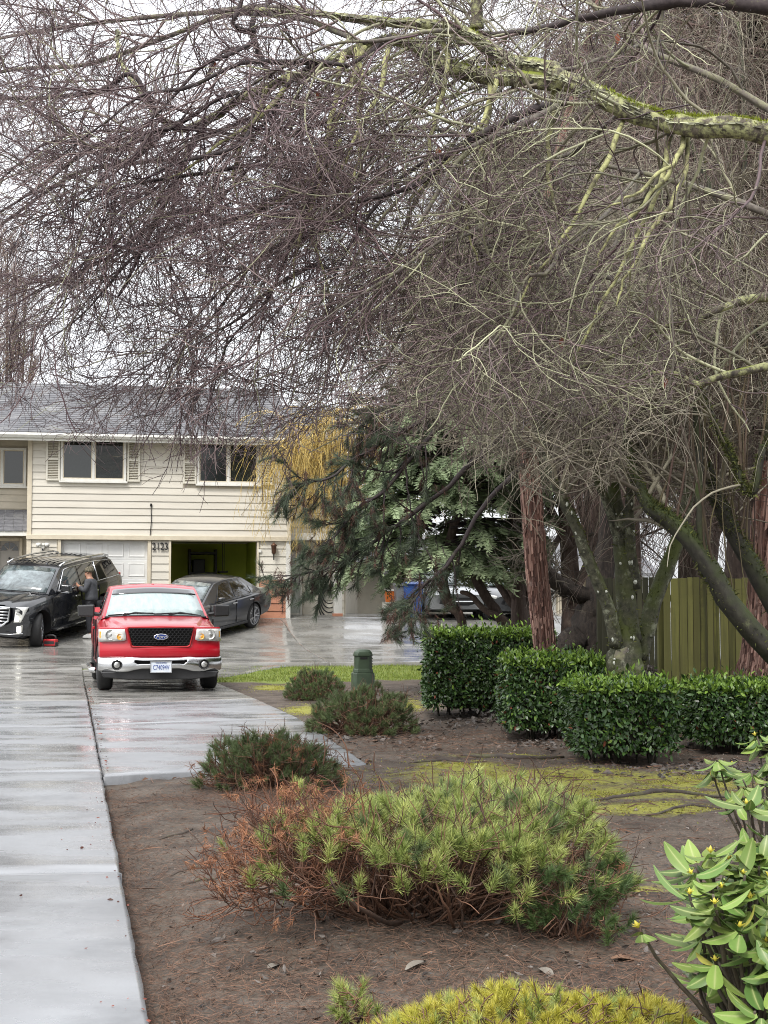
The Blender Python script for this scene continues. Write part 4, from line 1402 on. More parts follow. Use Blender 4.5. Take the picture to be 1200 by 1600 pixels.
# cabin
C = Cabin([(1.40, 1.185, .885, .03, .13), (2.15, 1.685, .745, .05, .08), (2.5, 1.735, .745, .055, .02), (3.3, 1.745, .74, .055, 0), (3.85, 1.70, .73, .05, -.02), (3.98, 1.2, .88, .0, -.01)],
          lambda y: 1.18, lambda y: float(np.interp(y, [1.3, 1.5, 4], [.90, .95, .95])))
C.shell(T, MT['red'])
C.glass(T, 0, .03, .93, .955, .93, MT['screen_sky_tone'], 'windscreen')
C.glass(T, 0, .74, .925, .925, .915, MT['tinted'], 'tint_band', .022)
mb = MB(); mb.box((.02, 1.98, 1.60), (.22, .03, .07)); mb.build('rear_view_mirror', MT['black'], T, bevel=.01)
mb = MB(); a = C.curve(0, 9, .97)
mb.tube([p + Vector((0, -.02, .012)) for p in a], .02, 5); mb.build('cowl', MT['plastic'], T)
C.glass(T, 4, .2, .85, .85, .85, MT['tinted'], 'rear_window')
for sg in (-1, 1):
    C.pane(T, sg, [(1.95, 1.235), (3.0, 1.235), (3.0, 1.64), (2.32, 1.63)], MT['tinted'])
    C.pane(T, sg, [(3.06, 1.235), (3.72, 1.235), (3.70, 1.63), (3.06, 1.64)], MT['tinted'])
    mb = MB(); mb.span(sg * .985, sg * 1.012, 1.62, 1.63, .48, 1.16); mb.span(sg * .985, sg * 1.012, 3.02, 3.03, .48, 1.16); mb.build('door_seam', MT['under'], T)
    mb = MB(); mb.span(sg * .99, sg * 1.03, 2.72, 2.94, .98, 1.03); mb.build('door_handle', MT['red'], T, bevel=.01)
    # towing mirror
    mb = MB(); mb.loft([[(sg * 1.03, 1.66, 1.205), (sg * 1.29, 1.70, 1.215), (sg * 1.30, 1.70, 1.40), (sg * 1.03, 1.66, 1.41)],
                        [(sg * 1.02, 1.80, 1.20), (sg * 1.30, 1.82, 1.21), (sg * 1.31, 1.82, 1.405), (sg * 1.02, 1.80, 1.415)]])
    mr_ = mb.build('mirror', MT['plastic'], T, bevel=.025, seg=3)
    mb = MB(); mb.tube([(sg * .93, 1.72, 1.24), (sg * 1.05, 1.73, 1.26)], .035, 6); mb.build('mirror_arm', MT['plastic'], mr_)
    mb = MB(); mb.span(sg * 1.05, sg * 1.27, 1.817, 1.822, 1.23, 1.38); mb.build('mirror_glass', MT['tinted'], mr_)
    # running board and mud flap
    mb = MB(); mb.tube([(sg * 1.0, 1.55, .30), (sg * 1.06, 1.7, .30), (sg * 1.06, 3.9, .30), (sg * 1.0, 4.05, .30)], .05, 8); mb.build('running_board', MT['chrome'], T, smooth=True)
    mb = MB(); mb.span(sg * .70, sg * .98, 1.42, 1.44, .2, .6); mb.build('mud_flap', MT['plastic'], T)
for x0, x1 in ((-.80, -.05), (-.04, .62)):
    def scr(x, t):
        a, b = C.curve(0, 9, 1), C.curve(1, 9, 1)
        s_ = (x / (.885 + (.745 - .885) * t) + 1) / 2 * 8
        i = min(7, max(0, int(s_))); f = s_ - i
        return a[i].lerp(a[i + 1], f).lerp(b[i].lerp(b[i + 1], f), t) + Vector((0, -.022, .022))
    base = scr(x0 + .28, .02)
    mb = MB(); mb.tube([base, scr(x0 + .45, .10), scr(x1 + .15, .03)], [.012, .010, .006], 5); mb.tube([scr(x0, .035), scr((x0 + x1) / 2 + .06, .075), scr(x1, .06)], .011, 5)
    mb.lathe([(-.03, .035), (.03, .03)], base, 'y', 10)
    mb.build('wiper', MT['black'], T)
for k in range(3):
    mb = MB(); mb.lathe([(0, .03), (.018, .02), (.022, .004)], ((k - 1) * .33, 2.35, 1.765 - .02 * abs(k - 1)), 'z', 8); mb.build('roof_glint_bead', MT['red'], T, smooth=True)  # small added bumps standing in for highlight spots on the roof
mb = MB(); mb.span(-.9, .9, 4.02, 5.65, 1.362, 1.372); mb.build('bed_cover', MT['under'], T)
for sg in (-1, 1):
    wheel(T, sg * .86, .92, .385, .27, .22, 6, 0, MT['alloy_dark'], False)
    wheel(T, sg * .86, 4.62, .385, .27, .22, 6, 0, MT['alloy_dark'], False)
    mb = MB(); mb.lathe([(sg * .98, .47), (sg * 1.018, .50), (sg * 1.02, .47)], (0, .92, .385 + .03), 'x', 30)
mbx = gp(245, 1080)
place_vehicle(T, mbx, (0, .92), R(12), .92, 3.70, .86, lift=.033)

# ---------------------------------------------------------------- black SUV
S = thing('suv', 'long black suv with chrome trim parked by the closed garage', 'suv')
st = [(.06, .93, .34, .95, 1.04, .78), (.35, 1.0, .30, 1.02, 1.12, .84), (.95, 1.02, .28, 1.08, 1.17, .86), (1.6, 1.02, .27, 1.12, 1.22, .90), (3.2, 1.02, .27, 1.14, 1.24, .93), (4.9, 1.02, .30, 1.16, 1.26, .93), (5.35, .97, .40, 1.16, 1.24, .90)]
body(S, st, MT['black_paint'], [(.64, 1.2, .98, .48), (-1.2, -.64, .98, .48), (.64, 1.2, 4.15, .48), (-1.2, -.64, 4.15, .48)], nose=(.22, 1.0), bevel=.03)
mb = MB()
rows = []
for y in np.linspace(.10, 1.5, 8):
    t = (y - .1) / 1.4
    z = float(np.interp(y, [.1, .3, .9, 1.5], [1.06, 1.115, 1.16, 1.20]))
    rows.append([(x * (.86 + .03 * t), y + .2 * (abs(x)) ** 2.6 * (1 - t) - .1 * t * (1 - x * x), z + dz) for x, dz in ((-1, -.03), (-.8, .0), (-.62, .015), (-.55, .045), (-.25, .05), (0, .052), (.25, .05), (.55, .045), (.62, .015), (.8, 0), (1, -.03))])
mb.loft(rows, closed=False)
mb.build('hood', MT['black_paint'], S, smooth=True)
CS = Cabin([(1.45, 1.215, .90, .03, .13), (2.25, 1.745, .76, .05, .09), (2.7, 1.80, .765, .055, .02), (3.8, 1.82, .765, .05, 0), (4.8, 1.78, .76, .045, -.04), (5.02, 1.68, .78, .03, -.05), (5.32, 1.24, .90, 0, -.04)],
           lambda y: 1.215, lambda y: float(np.interp(y, [1.3, 1.6, 4.8, 5.4], [.92, .97, .97, .93])))
CS.shell(S, MT['black_paint'])
CS.glass(S, 0, .03, .95, .95, .93, MT['screen_dark'], 'windscreen')
CS.glass(S, 5, .1, .9, .9, .9, MT['tinted'], 'rear_window')
# ribbed roof panels and rails
mb = MB()
for k in range(9):
    x = -.56 + k * .14
    mb.box((x, 3.4, 1.868 - .05 * (x / .76) ** 2 - .012), (.02, 1.9, .012))
mb.build('roof_ribs', MT['under'], S)
for sg in (-1, 1):
    pts = [(2.35, 1.80), (2.6, 1.87), (3.6, 1.90), (4.6, 1.87), (4.95, 1.79)]
    mb = MB(); mb.tube([(sg * .73, y, z - .01) for y, z in pts], .026, 7); mb.build('roof_rail', MT['chrome'], S, smooth=True)
    CS.pane(S, sg, [(1.98, 1.25), (2.95, 1.25), (2.95, 1.70), (2.42, 1.69)], MT['side_glass'])
    CS.pane(S, sg, [(3.05, 1.25), (3.92, 1.25), (3.90, 1.72), (3.05, 1.72)], MT['tinted'])
    CS.pane(S, sg, [(4.0, 1.25), (5.12, 1.28), (4.92, 1.66), (4.0, 1.71)], MT['tinted'])
    mb = MB(); mb.tube(CS.line(sg, [(1.86, 1.235), (2.40, 1.70), (2.7, 1.735), (3.95, 1.745), (4.9, 1.70)], .012), .014, 5); mb.tube(CS.line(sg, [(1.86, 1.235), (3.0, 1.235), (5.16, 1.26)], .012), .014, 5)
    mb.tube(CS.line(sg, [(3.96, 1.24), (3.96, 1.74)], .012), .02, 5)
    mb.build('window_trim', MT['chrome'], S, smooth=True)
    mb = MB(); mb.span(sg * 1.015, sg * 1.035, 1.55, 3.75, .555, .60); mb.build('door_strip', MT['chrome'], S, bevel=.006)
    mb = MB(); mb.span(sg * .96, sg * 1.10, 1.55, 3.6, .30, .36); rb = mb.build('running_board', MT['plastic'], S, bevel=.02)
    mb = MB(); mb.span(sg * 1.10, sg * 1.112, 1.55, 3.6, .335, .365); mb.build('board_trim', MT['chrome'], rb)
    for y in (2.72, 3.72):
        mb = MB(); mb.box((sg * 1.045, y, 1.03), (.04, .22, .035)); mb.build('door_handle', MT['chrome'], S, bevel=.012)
    for y in (1.52, 3.0, 3.95):
        mb = MB(); mb.span(sg * .99, sg * 1.024, y, y + .008, .42, 1.14); mb.build('door_seam', MT['under'], S)
    mb = MB(); mb.loft([[(sg * 1.04, 1.80, 1.22), (sg * 1.28, 1.84, 1.23), (sg * 1.27, 1.84, 1.40), (sg * 1.05, 1.80, 1.41)], [(sg * 1.04, 1.97, 1.22), (sg * 1.29, 1.99, 1.22), (sg * 1.28, 1.99, 1.42), (sg * 1.04, 1.97, 1.42)]])
    mr_ = mb.build('mirror', MT['black_paint'], S, bevel=.035, seg=3)
    mb = MB(); mb.tube([(sg * .95, 1.9, 1.21), (sg * 1.08, 1.9, 1.23)], .03, 6); mb.build('mirror_arm', MT['black'], mr_)
    mb = MB(); mb.span(sg * 1.05, sg * 1.28, 1.82, 1.99, 1.213, 1.235); mb.build('mirror_trim', MT['chrome'], mr_)
    # tall headlamp and fog lamp
    bd2 = lambda x: .22 * (x / 1.0) ** 2.6 + .02
    mb = MB()
    rings = []
    for k in range(6):
        z = .70 + .36 * k / 5
        rings.append([(sg * x, bd2(x) - .03 + .22 * max(0, x - .80) + .02 * k, z) for x in (.76 - .0 * k, .80, .85, .89 + .012 * k, .90 + .022 * k)])
    mb.loft(rings, closed=False)
    h = mb.build('headlight', MT['lamp_glass'], S, smooth=True)
    m = h.modifiers.new('thick', 'SOLIDIFY'); m.thickness = .03; m.offset = 0
    for k in range(4):
        q = MB(); q.box((sg * .835, bd2(.835) - .055 + .02 * k, .76 + .075 * k), (.085, .03, .05)); q.build('lamp_unit', MT['drl'] if k in (0, 1) else MT['lamp_bowl'], h, bevel=.01)
    q = MB(); q.box((sg * .87, bd2(.87) - .03, .54), (.10, .05, .15)); fo = q.build('fog_lamp', MT['drl'], S, bevel=.015)
    q = MB(); q.tube([(sg * .35, -.0, .425), (sg * .7, bd2(.7) - .055, .425), (sg * .95, bd2(.95) - .02, .44)], .014, 6); q.build('bumper_trim', MT['chrome'], S, smooth=True)
    wheel(S, sg * .86, .98, .41, .29, .285, 7, R(24), MT['alloy'], True)
    wheel(S, sg * .86, 4.15, .41, .29, .285, 7, 0, MT['alloy'], True)
g_ = MB()
mb = MB(); mb.prism([(-.66, 1.05), (.66, 1.05), (.62, .74), (.40, .58), (-.40, .58), (-.62, .74)], .03, .1, 'y')
gr_ = bend_mb(mb, .22, 1.0).build('grille', MT['under'], S)
for k in range(6):
    z = .65 + .075 * k
    w_ = float(np.interp(z, [.58, .74, 1.05], [.40, .60, .64]))
    mb = MB(); mb.tube([(x, .22 * abs(x) ** 2.6 + .02, z) for x in np.linspace(-w_, w_, 9)], .016, 6); mb.build('grille_bar', MT['chrome'], gr_, smooth=True)
mb = MB(); P = [(-.66, 1.05), (.66, 1.05), (.62, .74), (.40, .58), (-.40, .58), (-.62, .74), (-.66, 1.05)]
mb.tube([(x, .22 * abs(x) ** 2.6 + .015, z) for x, z in P], .026, 6); mb.build('grille_surround', MT['chrome'], gr_)
mb = MB(); mb.tube([(.45, 1.60, 1.30), (.5, 1.62, 1.30)], .0, 3)
mb = MB(); mb.tube([(-.75, 1.36, 1.225), (-.1, 1.30, 1.245)], .011, 5); mb.tube([(0, 1.30, 1.25), (.7, 1.36, 1.23)], .011, 5); mb.build('wipers', MT['black'], S)
mb = MB(); mb.prism([(-.05, 0), (.06, 0), (.05, .06), (-.0, .02)], -.015, .015, 'x'); an = mb.build('roof_antenna', MT['black_paint'], S); an.location = (.35, 2.35, 1.795)
mb = MB(); mb.span(-.8, .8, .5, 5, .24, .45); mb.build('chassis', MT['under'], S)
for sg in (-1, 1):
    mb = MB(); mb.box((sg * .86, 5.34, 1.05), (.1, .06, .5)); mb.build('tail_lamp', MT['tail'], S, bevel=.02)
place_vehicle(S, gp(60, 1013), (.92, .98), R(-17), .98, 3.17, .86)

# ---------------------------------------------------------------- saloon cars
def sedan(name, label, paint, front_star=False, group=None):
    o = thing(name, label, 'car', group=group)
    st = [(.05, .80, .26, .56, .66, .62), (.3, .87, .22, .64, .74, .66), (.85, .905, .20, .74, .83, .70), (1.35, .91, .19, .80, .90, .74), (2.6, .915, .19, .84, .93, .78), (3.7, .905, .22, .88, .97, .74), (4.35, .86, .30, .86, .97, .70), (4.58, .80, .40, .80, .92, .62)]
    body(o, st, paint, [(.58, 1.1, .84, .375), (-1.1, -.58, .84, .375), (.58, 1.1, 3.58, .375), (-1.1, -.58, 3.58, .375)], nose=(.28, .9), bevel=.03)
    c = Cabin([(1.30, .90, .76, .03, .14), (2.05, 1.335, .585, .03, .07), (2.5, 1.395, .585, .035, .02), (3.1, 1.385, .58, .035, 0), (3.45, 1.325, .57, .03, -.04), (4.12, .99, .66, .02, -.06)],
              lambda y: float(np.interp(y, [1.3, 2.5, 4.2], [.87, .91, .96])), lambda y: float(np.interp(y, [1.2, 1.6, 3.4, 4.2], [.80, .86, .86, .74])))
    c.shell(o, paint)
    c.glass(o, 0, .03, .95, .94, .92, MT['screen_dark'], 'windscreen')
    c.glass(o, 4, .06, .92, .92, .90, MT['tinted'], 'rear_window')
    for sg in (-1, 1):
        c.pane(o, sg, [(1.82, .925), (2.62, .935), (2.62, 1.335), (2.40, 1.325), (2.17, 1.26)], MT['tinted'])
        c.pane(o, sg, [(2.70, .938), (3.46, .955), (3.42, 1.17), (3.22, 1.29), (2.70, 1.335)], MT['tinted'])
        c.pane(o, sg, [(3.51, .957), (3.82, .97), (3.50, 1.14)], MT['tinted'])
        for y in (2.58, 3.40):
            mb = MB(); mb.box((sg * .915, y, .80), (.035, .19, .03)); mb.build('door_handle', MT['chrome'], o, bevel=.01)
        for y in (1.46, 2.66, 3.52):
            mb = MB(); mb.span(sg * .885, sg * .917, y, y + .008, .3, .87); mb.build('door_seam', MT['under'], o)
        mb = MB(); mb.loft([[(sg * .93, 1.72, .93), (sg * 1.05, 1.74, .94), (sg * 1.04, 1.74, 1.03), (sg * .94, 1.72, 1.04)], [(sg * .92, 1.86, .92), (sg * 1.08, 1.88, .93), (sg * 1.07, 1.88, 1.05), (sg * .92, 1.86, 1.06)]])
        mi = mb.build('mirror', MT['black_paint'], o, bevel=.03, seg=3)
        mb = MB(); mb.tube([(sg * .84, 1.83, .91), (sg * .96, 1.81, .95)], .025, 6); mb.build('mirror_arm', MT['black'], mi)
        mb = MB(); mb.prism([(1.25, .20), (3.2, .20), (3.2, .26), (1.25, .26)], sg * .89, sg * .935, 'x'); mb.build('side_skirt', MT['plastic'], o, bevel=.012)
        mb = MB(); mb.tube([(sg * .69, .24, .62), (sg * .80, .40, .66)], [.06, .05], 8); mb.build('headlight', MT['lamp_glass'], o, smooth=True)
        mb = MB(); mb.loft([[(sg * .50, 4.57, .76), (sg * .80, 4.50, .78), (sg * .80, 4.50, .86), (sg * .50, 4.57, .88)], [(sg * .5, 4.3, .76), (sg * .862, 4.25, .80), (sg * .862, 4.25, .86), (sg * .5, 4.3, .88)]]); mb.build('tail_lamp', MT['tail'], o, bevel=.01)
        wheel(o, sg * .79, .84, .335, .225, .245, 5, 0, MT['alloy'], True)
        wheel(o, sg * .79, 3.58, .335, .225, .245, 5, 0, MT['alloy'], True)
    mb = MB(); mb.prism([(-.46, .58), (.46, .58), (.52, .42), (.3, .36), (-.3, .36), (-.52, .42)], -.0, .08, 'y')
    gr_ = bend_mb(mb, .28, .9).build('grille', MT['under'], o)
    mb = MB(); mb.tube([(x, -.01 + .28 * (abs(x) / .9) ** 2.6, .48) for x in np.linspace(-.46, .46, 9)], .018, 6); mb.build('grille_bar', MT['chrome'], gr_)
    if front_star:
        q = MB()
        for k in range(3):
            a = R(90 + 120 * k)
            q.add([(.02 * math.cos(a + pi / 2), -.03, .48 + .02 * math.sin(a + pi / 2)), (.10 * math.cos(a), -.03, .48 + .10 * math.sin(a)), (.02 * math.cos(a - pi / 2), -.03, .48 + .02 * math.sin(a - pi / 2)), (0, -.045, .48)], [(0, 1, 3), (1, 2, 3), (2, 0, 3)])
        q.tube([(.11 * math.cos(a), -.028, .48 + .11 * math.sin(a)) for a in np.linspace(0, 2 * pi, 24)], .012, 5)
        q.build('badge', MT['badge_silver'], gr_)
    mb = MB(); mb.span(-.7, .7, .5, 4.2, .17, .4); mb.build('chassis', MT['under'], o)
    return o
D1 = sedan('sedan', 'dark grey sedan with silver alloy wheels outside the open garage', MT['grey_paint'])
place_vehicle(D1, gp(397, 984.5), (.88, 3.58), R(-27), .84, 2.74, .79)
D2 = sedan('sedan', 'dark car with a star badge facing out behind the conifer trunks', MT['grey_paint'], True)
place_vehicle(D2, gp(816, 977), (0, .1), R(14), .84, 2.74, .79)
D3 = sedan('sedan', 'silver car parked near the bins beyond the tall hedge', MT['silver_paint'])
place_vehicle(D3, gp(715, 974), (0, .1), R(12), .84, 2.74, .79)

# small red power pack standing by the front wheel
g = gp(79, 1013)
tb = thing('power_pack', 'small red and black power pack on the ground beside the front wheel', 'power pack', (g.x, g.y, g.z + .052), R(-8))
mb = MB(); mb.span(-.16, .16, -.1, .1, 0, .17); mb.build('case', M('red_plastic', (.45, .02, .025), None, rough=.4), tb, bevel=.03, seg=3)
mb = MB(); mb.span(-.12, .12, -.108, -.095, .05, .12); mb.build('front_panel', MT['plastic'], tb)
mb = MB(); mb.tube([(-.13, 0, .15), (-.12, 0, .235), (-.06, 0, .262), (.06, 0, .262), (.12, 0, .235), (.13, 0, .15)], .022, 8); mb.build('handle', MT['plastic'], tb, smooth=True)
for sg in (-1, 1):
    mb = MB(); mb.span(sg * .165, sg * .135, -.11, .11, .0, .1); mb.build('corner_guard', MT['plastic'], tb, bevel=.015)
# ------------------------------------------------------------------ vegetation
def unit(v):
    return v / np.maximum(np.linalg.norm(v, axis=-1, keepdims=True), 1e-9)

def tubes(P, Rr, sides=3):
    """P (n,k,3) centre lines, Rr (n,k) radii -> verts, quads"""
    n, k, _ = P.shape
    T = unit(np.gradient(P, axis=1))
    mean = unit(P[:, -1] - P[:, 0])
    ref = np.where(np.abs(mean[:, 2:3]) > .8, np.array([[1., .2, 0]]), np.array([[.1, .2, 1.]]))
    A = unit(np.cross(T, ref[:, None, :]))
    B = np.cross(T, A)
    ang = np.arange(sides) * 2 * pi / sides
    V = P[:, :, None, :] + Rr[:, :, None, None] * (np.cos(ang)[None, None, :, None] * A[:, :, None, :] + np.sin(ang)[None, None, :, None] * B[:, :, None, :])
    I = np.arange(n * k * sides).reshape(n, k, sides)
    J = np.roll(I, -1, axis=2)
    Q = np.stack([I[:, :-1], J[:, :-1], J[:, 1:], I[:, 1:]], -1).reshape(-1, 4)
    return V.reshape(-1, 3), Q

def twig_obj(name, levels, mat, parent, seed=0):
    """levels: list of (P, R, sides) joined into one mesh, each strand with its own tint number"""
    r = np.random.default_rng(seed)
    Vs, Qs, A, b = [], [], [], 0
    for P, Rr, s in levels:
        V, Q = tubes(P, Rr, s)
        Vs.append(V); Qs.append(Q + b); b += len(V)
        A.append(np.repeat(r.uniform(0, 1, len(P)), P.shape[1] * s))
    return np_obj(name, np.concatenate(Vs), np.concatenate(Qs), None, mat, parent, attrs={'rnd': np.concatenate(A)})

def grow(r, P, Rr, n, L, K, ang=(.5, 1.0), droop=0., wob=.12, rk=.55, rtip=.0012, tmin=.15, rmax=9., bias=None, fall=.5, up=0., rmin=.0):
    """n children on the strands P: start point, direction turned off the parent's, then a wandering walk"""
    m, k, _ = P.shape
    seg = np.linalg.norm(np.diff(P, axis=1), axis=2).sum(1)
    w_ = seg / seg.sum()
    pi_ = r.choice(m, n, p=w_)
    t = tmin + (1 - tmin) * r.uniform(0, 1, n) ** .8
    f = t * (k - 1)
    i = np.minimum(f.astype(int), k - 2)
    fr = (f - i)[:, None]
    p = P[pi_, i] * (1 - fr) + P[pi_, i + 1] * fr
    T = unit(P[pi_, i + 1] - P[pi_, i])
    pr = Rr[pi_, i] * (1 - fr[:, 0]) + Rr[pi_, i + 1] * fr[:, 0]
    q = r.normal(size=(n, 3))
    if bias is not None: q = q + np.asarray(bias)[None]
    q = unit(q - (q * T).sum(1, keepdims=True) * T)
    a = r.uniform(*ang, n)[:, None]
    d = unit(T * np.cos(a) + q * np.sin(a))
    ln = L * r.uniform(.55, 1.45, n) * (1 - fall * t)
    step = (ln / (K - 1))[:, None]
    out = np.empty((n, K, 3)); out[:, 0] = p
    curl = unit(r.normal(size=(n, 3))) * wob * .7
    for j in range(1, K):
        d = unit(d + r.normal(size=(n, 3)) * wob + curl + np.array([0, 0, up - droop]))
        out[:, j] = out[:, j - 1] + d * step
    r0 = np.clip(pr * rk, rmin, rmax)
    r0 = np.maximum(r0, rtip)
    s = np.linspace(0, 1, K)[None]
    RR = r0[:, None] * (1 - s) ** .8 + rtip * s ** .6
    return out, RR

def spline(pts, K):
    """smooth curve through pts (list of Vector + radius)"""
    A = np.array([[*p, r_] for p, r_ in pts])
    n = len(A)
    t = np.linspace(0, n - 1, K)
    i = np.clip(t.astype(int), 0, n - 2)
    f = (t - i)[:, None]
    p0 = A[np.clip(i - 1, 0, n - 1)]; p1 = A[i]; p2 = A[i + 1]; p3 = A[np.clip(i + 2, 0, n - 1)]
    C = .5 * ((2 * p1) + (-p0 + p2) * f + (2 * p0 - 5 * p1 + 4 * p2 - p3) * f ** 2 + (-p0 + 3 * p1 - 3 * p2 + p3) * f ** 3)
    return C[:, :3], np.maximum(C[:, 3], .002)

def pix_of(P):
    """photo pixel of world points"""
    cp, sp = math.cos(PITCH), math.sin(PITCH)
    y, z = P[..., 1], P[..., 2] - CAM_H
    f = y * cp + z * sp
    return 600 + F_PX * P[..., 0] / f, 800 - F_PX * (z * cp - y * sp) / f

def prune(P, Rr, xs, ys, r, soft=40):
    """cut away strands that hang below the crown's lower outline"""
    px, py = pix_of(P)
    lim = np.interp(px, xs, ys) + r.exponential(soft, (len(P), 1)) - soft * .5
    ok = ~(py > lim).any(1)
    return P[ok], Rr[ok]

def limb(pix, K=24, jit=.012, seed=0):
    """pix: (px, py, D, radius in photo pixels)"""
    r = np.random.default_rng(seed + int(pix[0][0]) + int(pix[0][1]))
    C, Rr = spline([(at(a, b, D), rp * D / F_PX) for a, b, D, rp in pix], K)
    C = C + np.cumsum(r.normal(0, jit, C.shape), axis=0) * .25
    return C, Rr

def limb_obj(name, C, Rr, mat, parent, sides=10, knob=.10, seed=1, ridge=0.):
    r = np.random.default_rng(seed + len(C) + int(abs(C[0, 0]) * 97))
    V, Q = tubes(C[None], Rr[None], sides)
    k = len(C)
    N = V.reshape(k, sides, 3) - C[:, None, :]
    g = 1 + knob * r.normal(size=(k, sides, 1))
    if ridge: g = g + ridge * np.sin(r.uniform(0, 6.28, (1, sides, 1)) + np.cumsum(r.normal(0, .25, (k, sides, 1)), axis=0))
    V = (C[:, None, :] + N * g).reshape(-1, 3)
    n = len(V)
    V = np.concatenate([V, C[:1], C[-1:]])
    T = [(j, n, (j + 1) % sides) for j in range(sides)] + [((k - 1) * sides + j, (k - 1) * sides + (j + 1) % sides, n + 1) for j in range(sides)]
    return np_obj(name, V, Q, np.array(T), mat, parent, attrs={'rnd': np.full(len(V), r.uniform())})

def bark(name, c1, c2, lichen, amt=(.5, .62), moss=None, scale=14, bump=.008, stretch=(1, 1, 1), rough=.8, s3=7):
    m = M(name, c1, c2, scale, rough, bump=bump, bscale=scale * 2.2, c3=lichen, scale3=s3, t3=amt, stretch=stretch, rnd=.12)
    if moss is not None:
        t = m.node_tree; b = t.nodes['Principled BSDF']; nn, ln = t.nodes.new, t.links.new
        src = b.inputs['Base Color'].links[0].from_socket
        ge = nn('ShaderNodeNewGeometry'); sp = nn('ShaderNodeSeparateXYZ'); ln(ge.outputs['Normal'], sp.inputs[0])
        tcx = [n for n in t.nodes if n.type == 'TEX_COORD'][0]
        nz = nn('ShaderNodeTexNoise'); nz.inputs['Scale'].default_value = 3.0; nz.inputs['Detail'].default_value = 8; ln(tcx.outputs['Object'], nz.inputs['Vector'])
        ma = nn('ShaderNodeMath'); ma.operation = 'MULTIPLY_ADD'; ln(sp.outputs['Z'], ma.inputs[0]); ma.inputs[1].default_value = .28; ln(nz.outputs[0], ma.inputs[2])
        mr_ = nn('ShaderNodeMapRange'); mr_.inputs['From Min'].default_value, mr_.inputs['From Max'].default_value = moss[1]; ln(ma.outputs[0], mr_.inputs['Value'])
        mx = nn('ShaderNodeMix'); mx.data_type = 'RGBA'; ln(src, mx.inputs['A']); mx.inputs['B'].default_value = (*moss[0], 1); ln(mr_.outputs[0], mx.inputs['Factor'])
        ln(mx.outputs['Result'], b.inputs['Base Color'])
    return m

MT['bark_lichen'] = bark('lichened_bark', (.13, .11, .08), (.035, .03, .023), (.35, .36, .17), (.45, .60), ((.17, .20, .022), (.74, .9)), 26, .02, s3=20)
MT['bark_yellow'] = bark('yellow_lichen_bark', (.24, .23, .11), (.075, .065, .04), (.40, .40, .18), (.45, .56), None, 40, .006)
MT['bark_grey'] = bark('grey_branch_bark', (.17, .15, .125), (.085, .072, .062), (.24, .24, .13), (.48, .66), None, 30, .003)
MT['bark_dark'] = bark('dark_branch_bark', (.055, .042, .042), (.03, .022, .023), (.13, .13, .07), (.58, .75), None, 30, .003)
MT['twig_purple'] = M('purple_brown_twigs', (.068, .036, .044), None, rough=.5, rnd=.45, rndcol=(.20, .15, .14))
MT['twig_grey'] = M('grey_lichen_twigs', (.38, .385, .24), None, rough=.65, rnd=.4, rndcol=(.12, .10, .075))
MT['twig_brown'] = M('brown_grey_twigs', (.11, .085, .07), None, rough=.7, rnd=.4, rndcol=(.30, .275, .20))
MT['bark_moss'] = bark('mossy_bark', (.10, .098, .065), (.03, .03, .02), (.27, .28, .20), (.53, .64), ((.07, .085, .018), (.46, .70)), 18, .02)
MT['bark_mossdark'] = bark('dark_mossy_bark', (.045, .042, .03), (.022, .02, .016), (.13, .14, .07), (.6, .75), ((.035, .048, .010), (.46, .72)), 16, .014)
MT['bark_red'] = bark('reddish_fissured_bark', (.28, .135, .10), (.04, .021, .018), (.44, .32, .27), (.54, .68), None, 7, .04, (4.5, 4.5, .5))
MT['bark_brown'] = bark('brown_bark', (.10, .07, .055), (.045, .03, .025), (.16, .13, .10), (.55, .72), None, 10, .02, (3, 3, .6))

def moss_tufts(name, Cs, Rs, n_, off_, mat, parent, seed, spread=.9, h=(.008, .03), k0=0., gap=0., wd=(.004, .010)):
    """short moss blades on the upper and weather side of stems"""
    rm = np.random.default_rng(seed)
    j = rm.integers(0, len(Cs), n_)
    P, Nn = [], []
    for q in range(len(Cs)):
        m = int((j == q).sum())
        C, Rr = Cs[q], Rs[q]
        k = rm.integers(int(k0 * len(C)), len(C) - 1, m); f = rm.uniform(0, 1, m)[:, None]
        c = C[k] * (1 - f) + C[k + 1] * f
        T = unit(C[k + 1] - C[k])
        ra = Rr[k] * (1 - f[:, 0]) + Rr[k + 1] * f[:, 0]
        u = np.array([[-.25, -.35, 1.]]) + rm.normal(0, spread, (m, 3))
        nn_ = unit(u - (u * T).sum(1, keepdims=True) * T)
        keep = smooth_noise(c[:, 0] * 2 + c[:, 2], c[:, 2] * 1.3 + nn_[:, 0], seed, 4.) > gap
        P.append((c + nn_ * (ra * 1.0)[:, None])[keep]); Nn.append(nn_[keep])
    P, Nn = np.concatenate(P), np.concatenate(Nn); m = len(P)
    s1 = unit(np.cross(Nn, unit(rm.normal(size=(m, 3))))) * rm.uniform(*wd, (m, 1))
    tip = P + (Nn + rm.normal(0, .5, (m, 3))) * rm.uniform(*h, (m, 1))
    V = np.stack([P - s1, P + s1, tip], 1).reshape(-1, 3) - off_
    o = np_obj(name, V, None, np.arange(m * 3).reshape(-1, 3), mat, parent, attrs={'rnd': np.repeat(rm.uniform(0, 1, m), 3)}, smooth=False)
    o['kind'] = 'stuff'
    return o
MT['stem_moss'] = leafy(M('stem_moss', (.05, .062, .015), None, rough=.9, rnd=.45, rndcol=(.13, .14, .035)), .15)

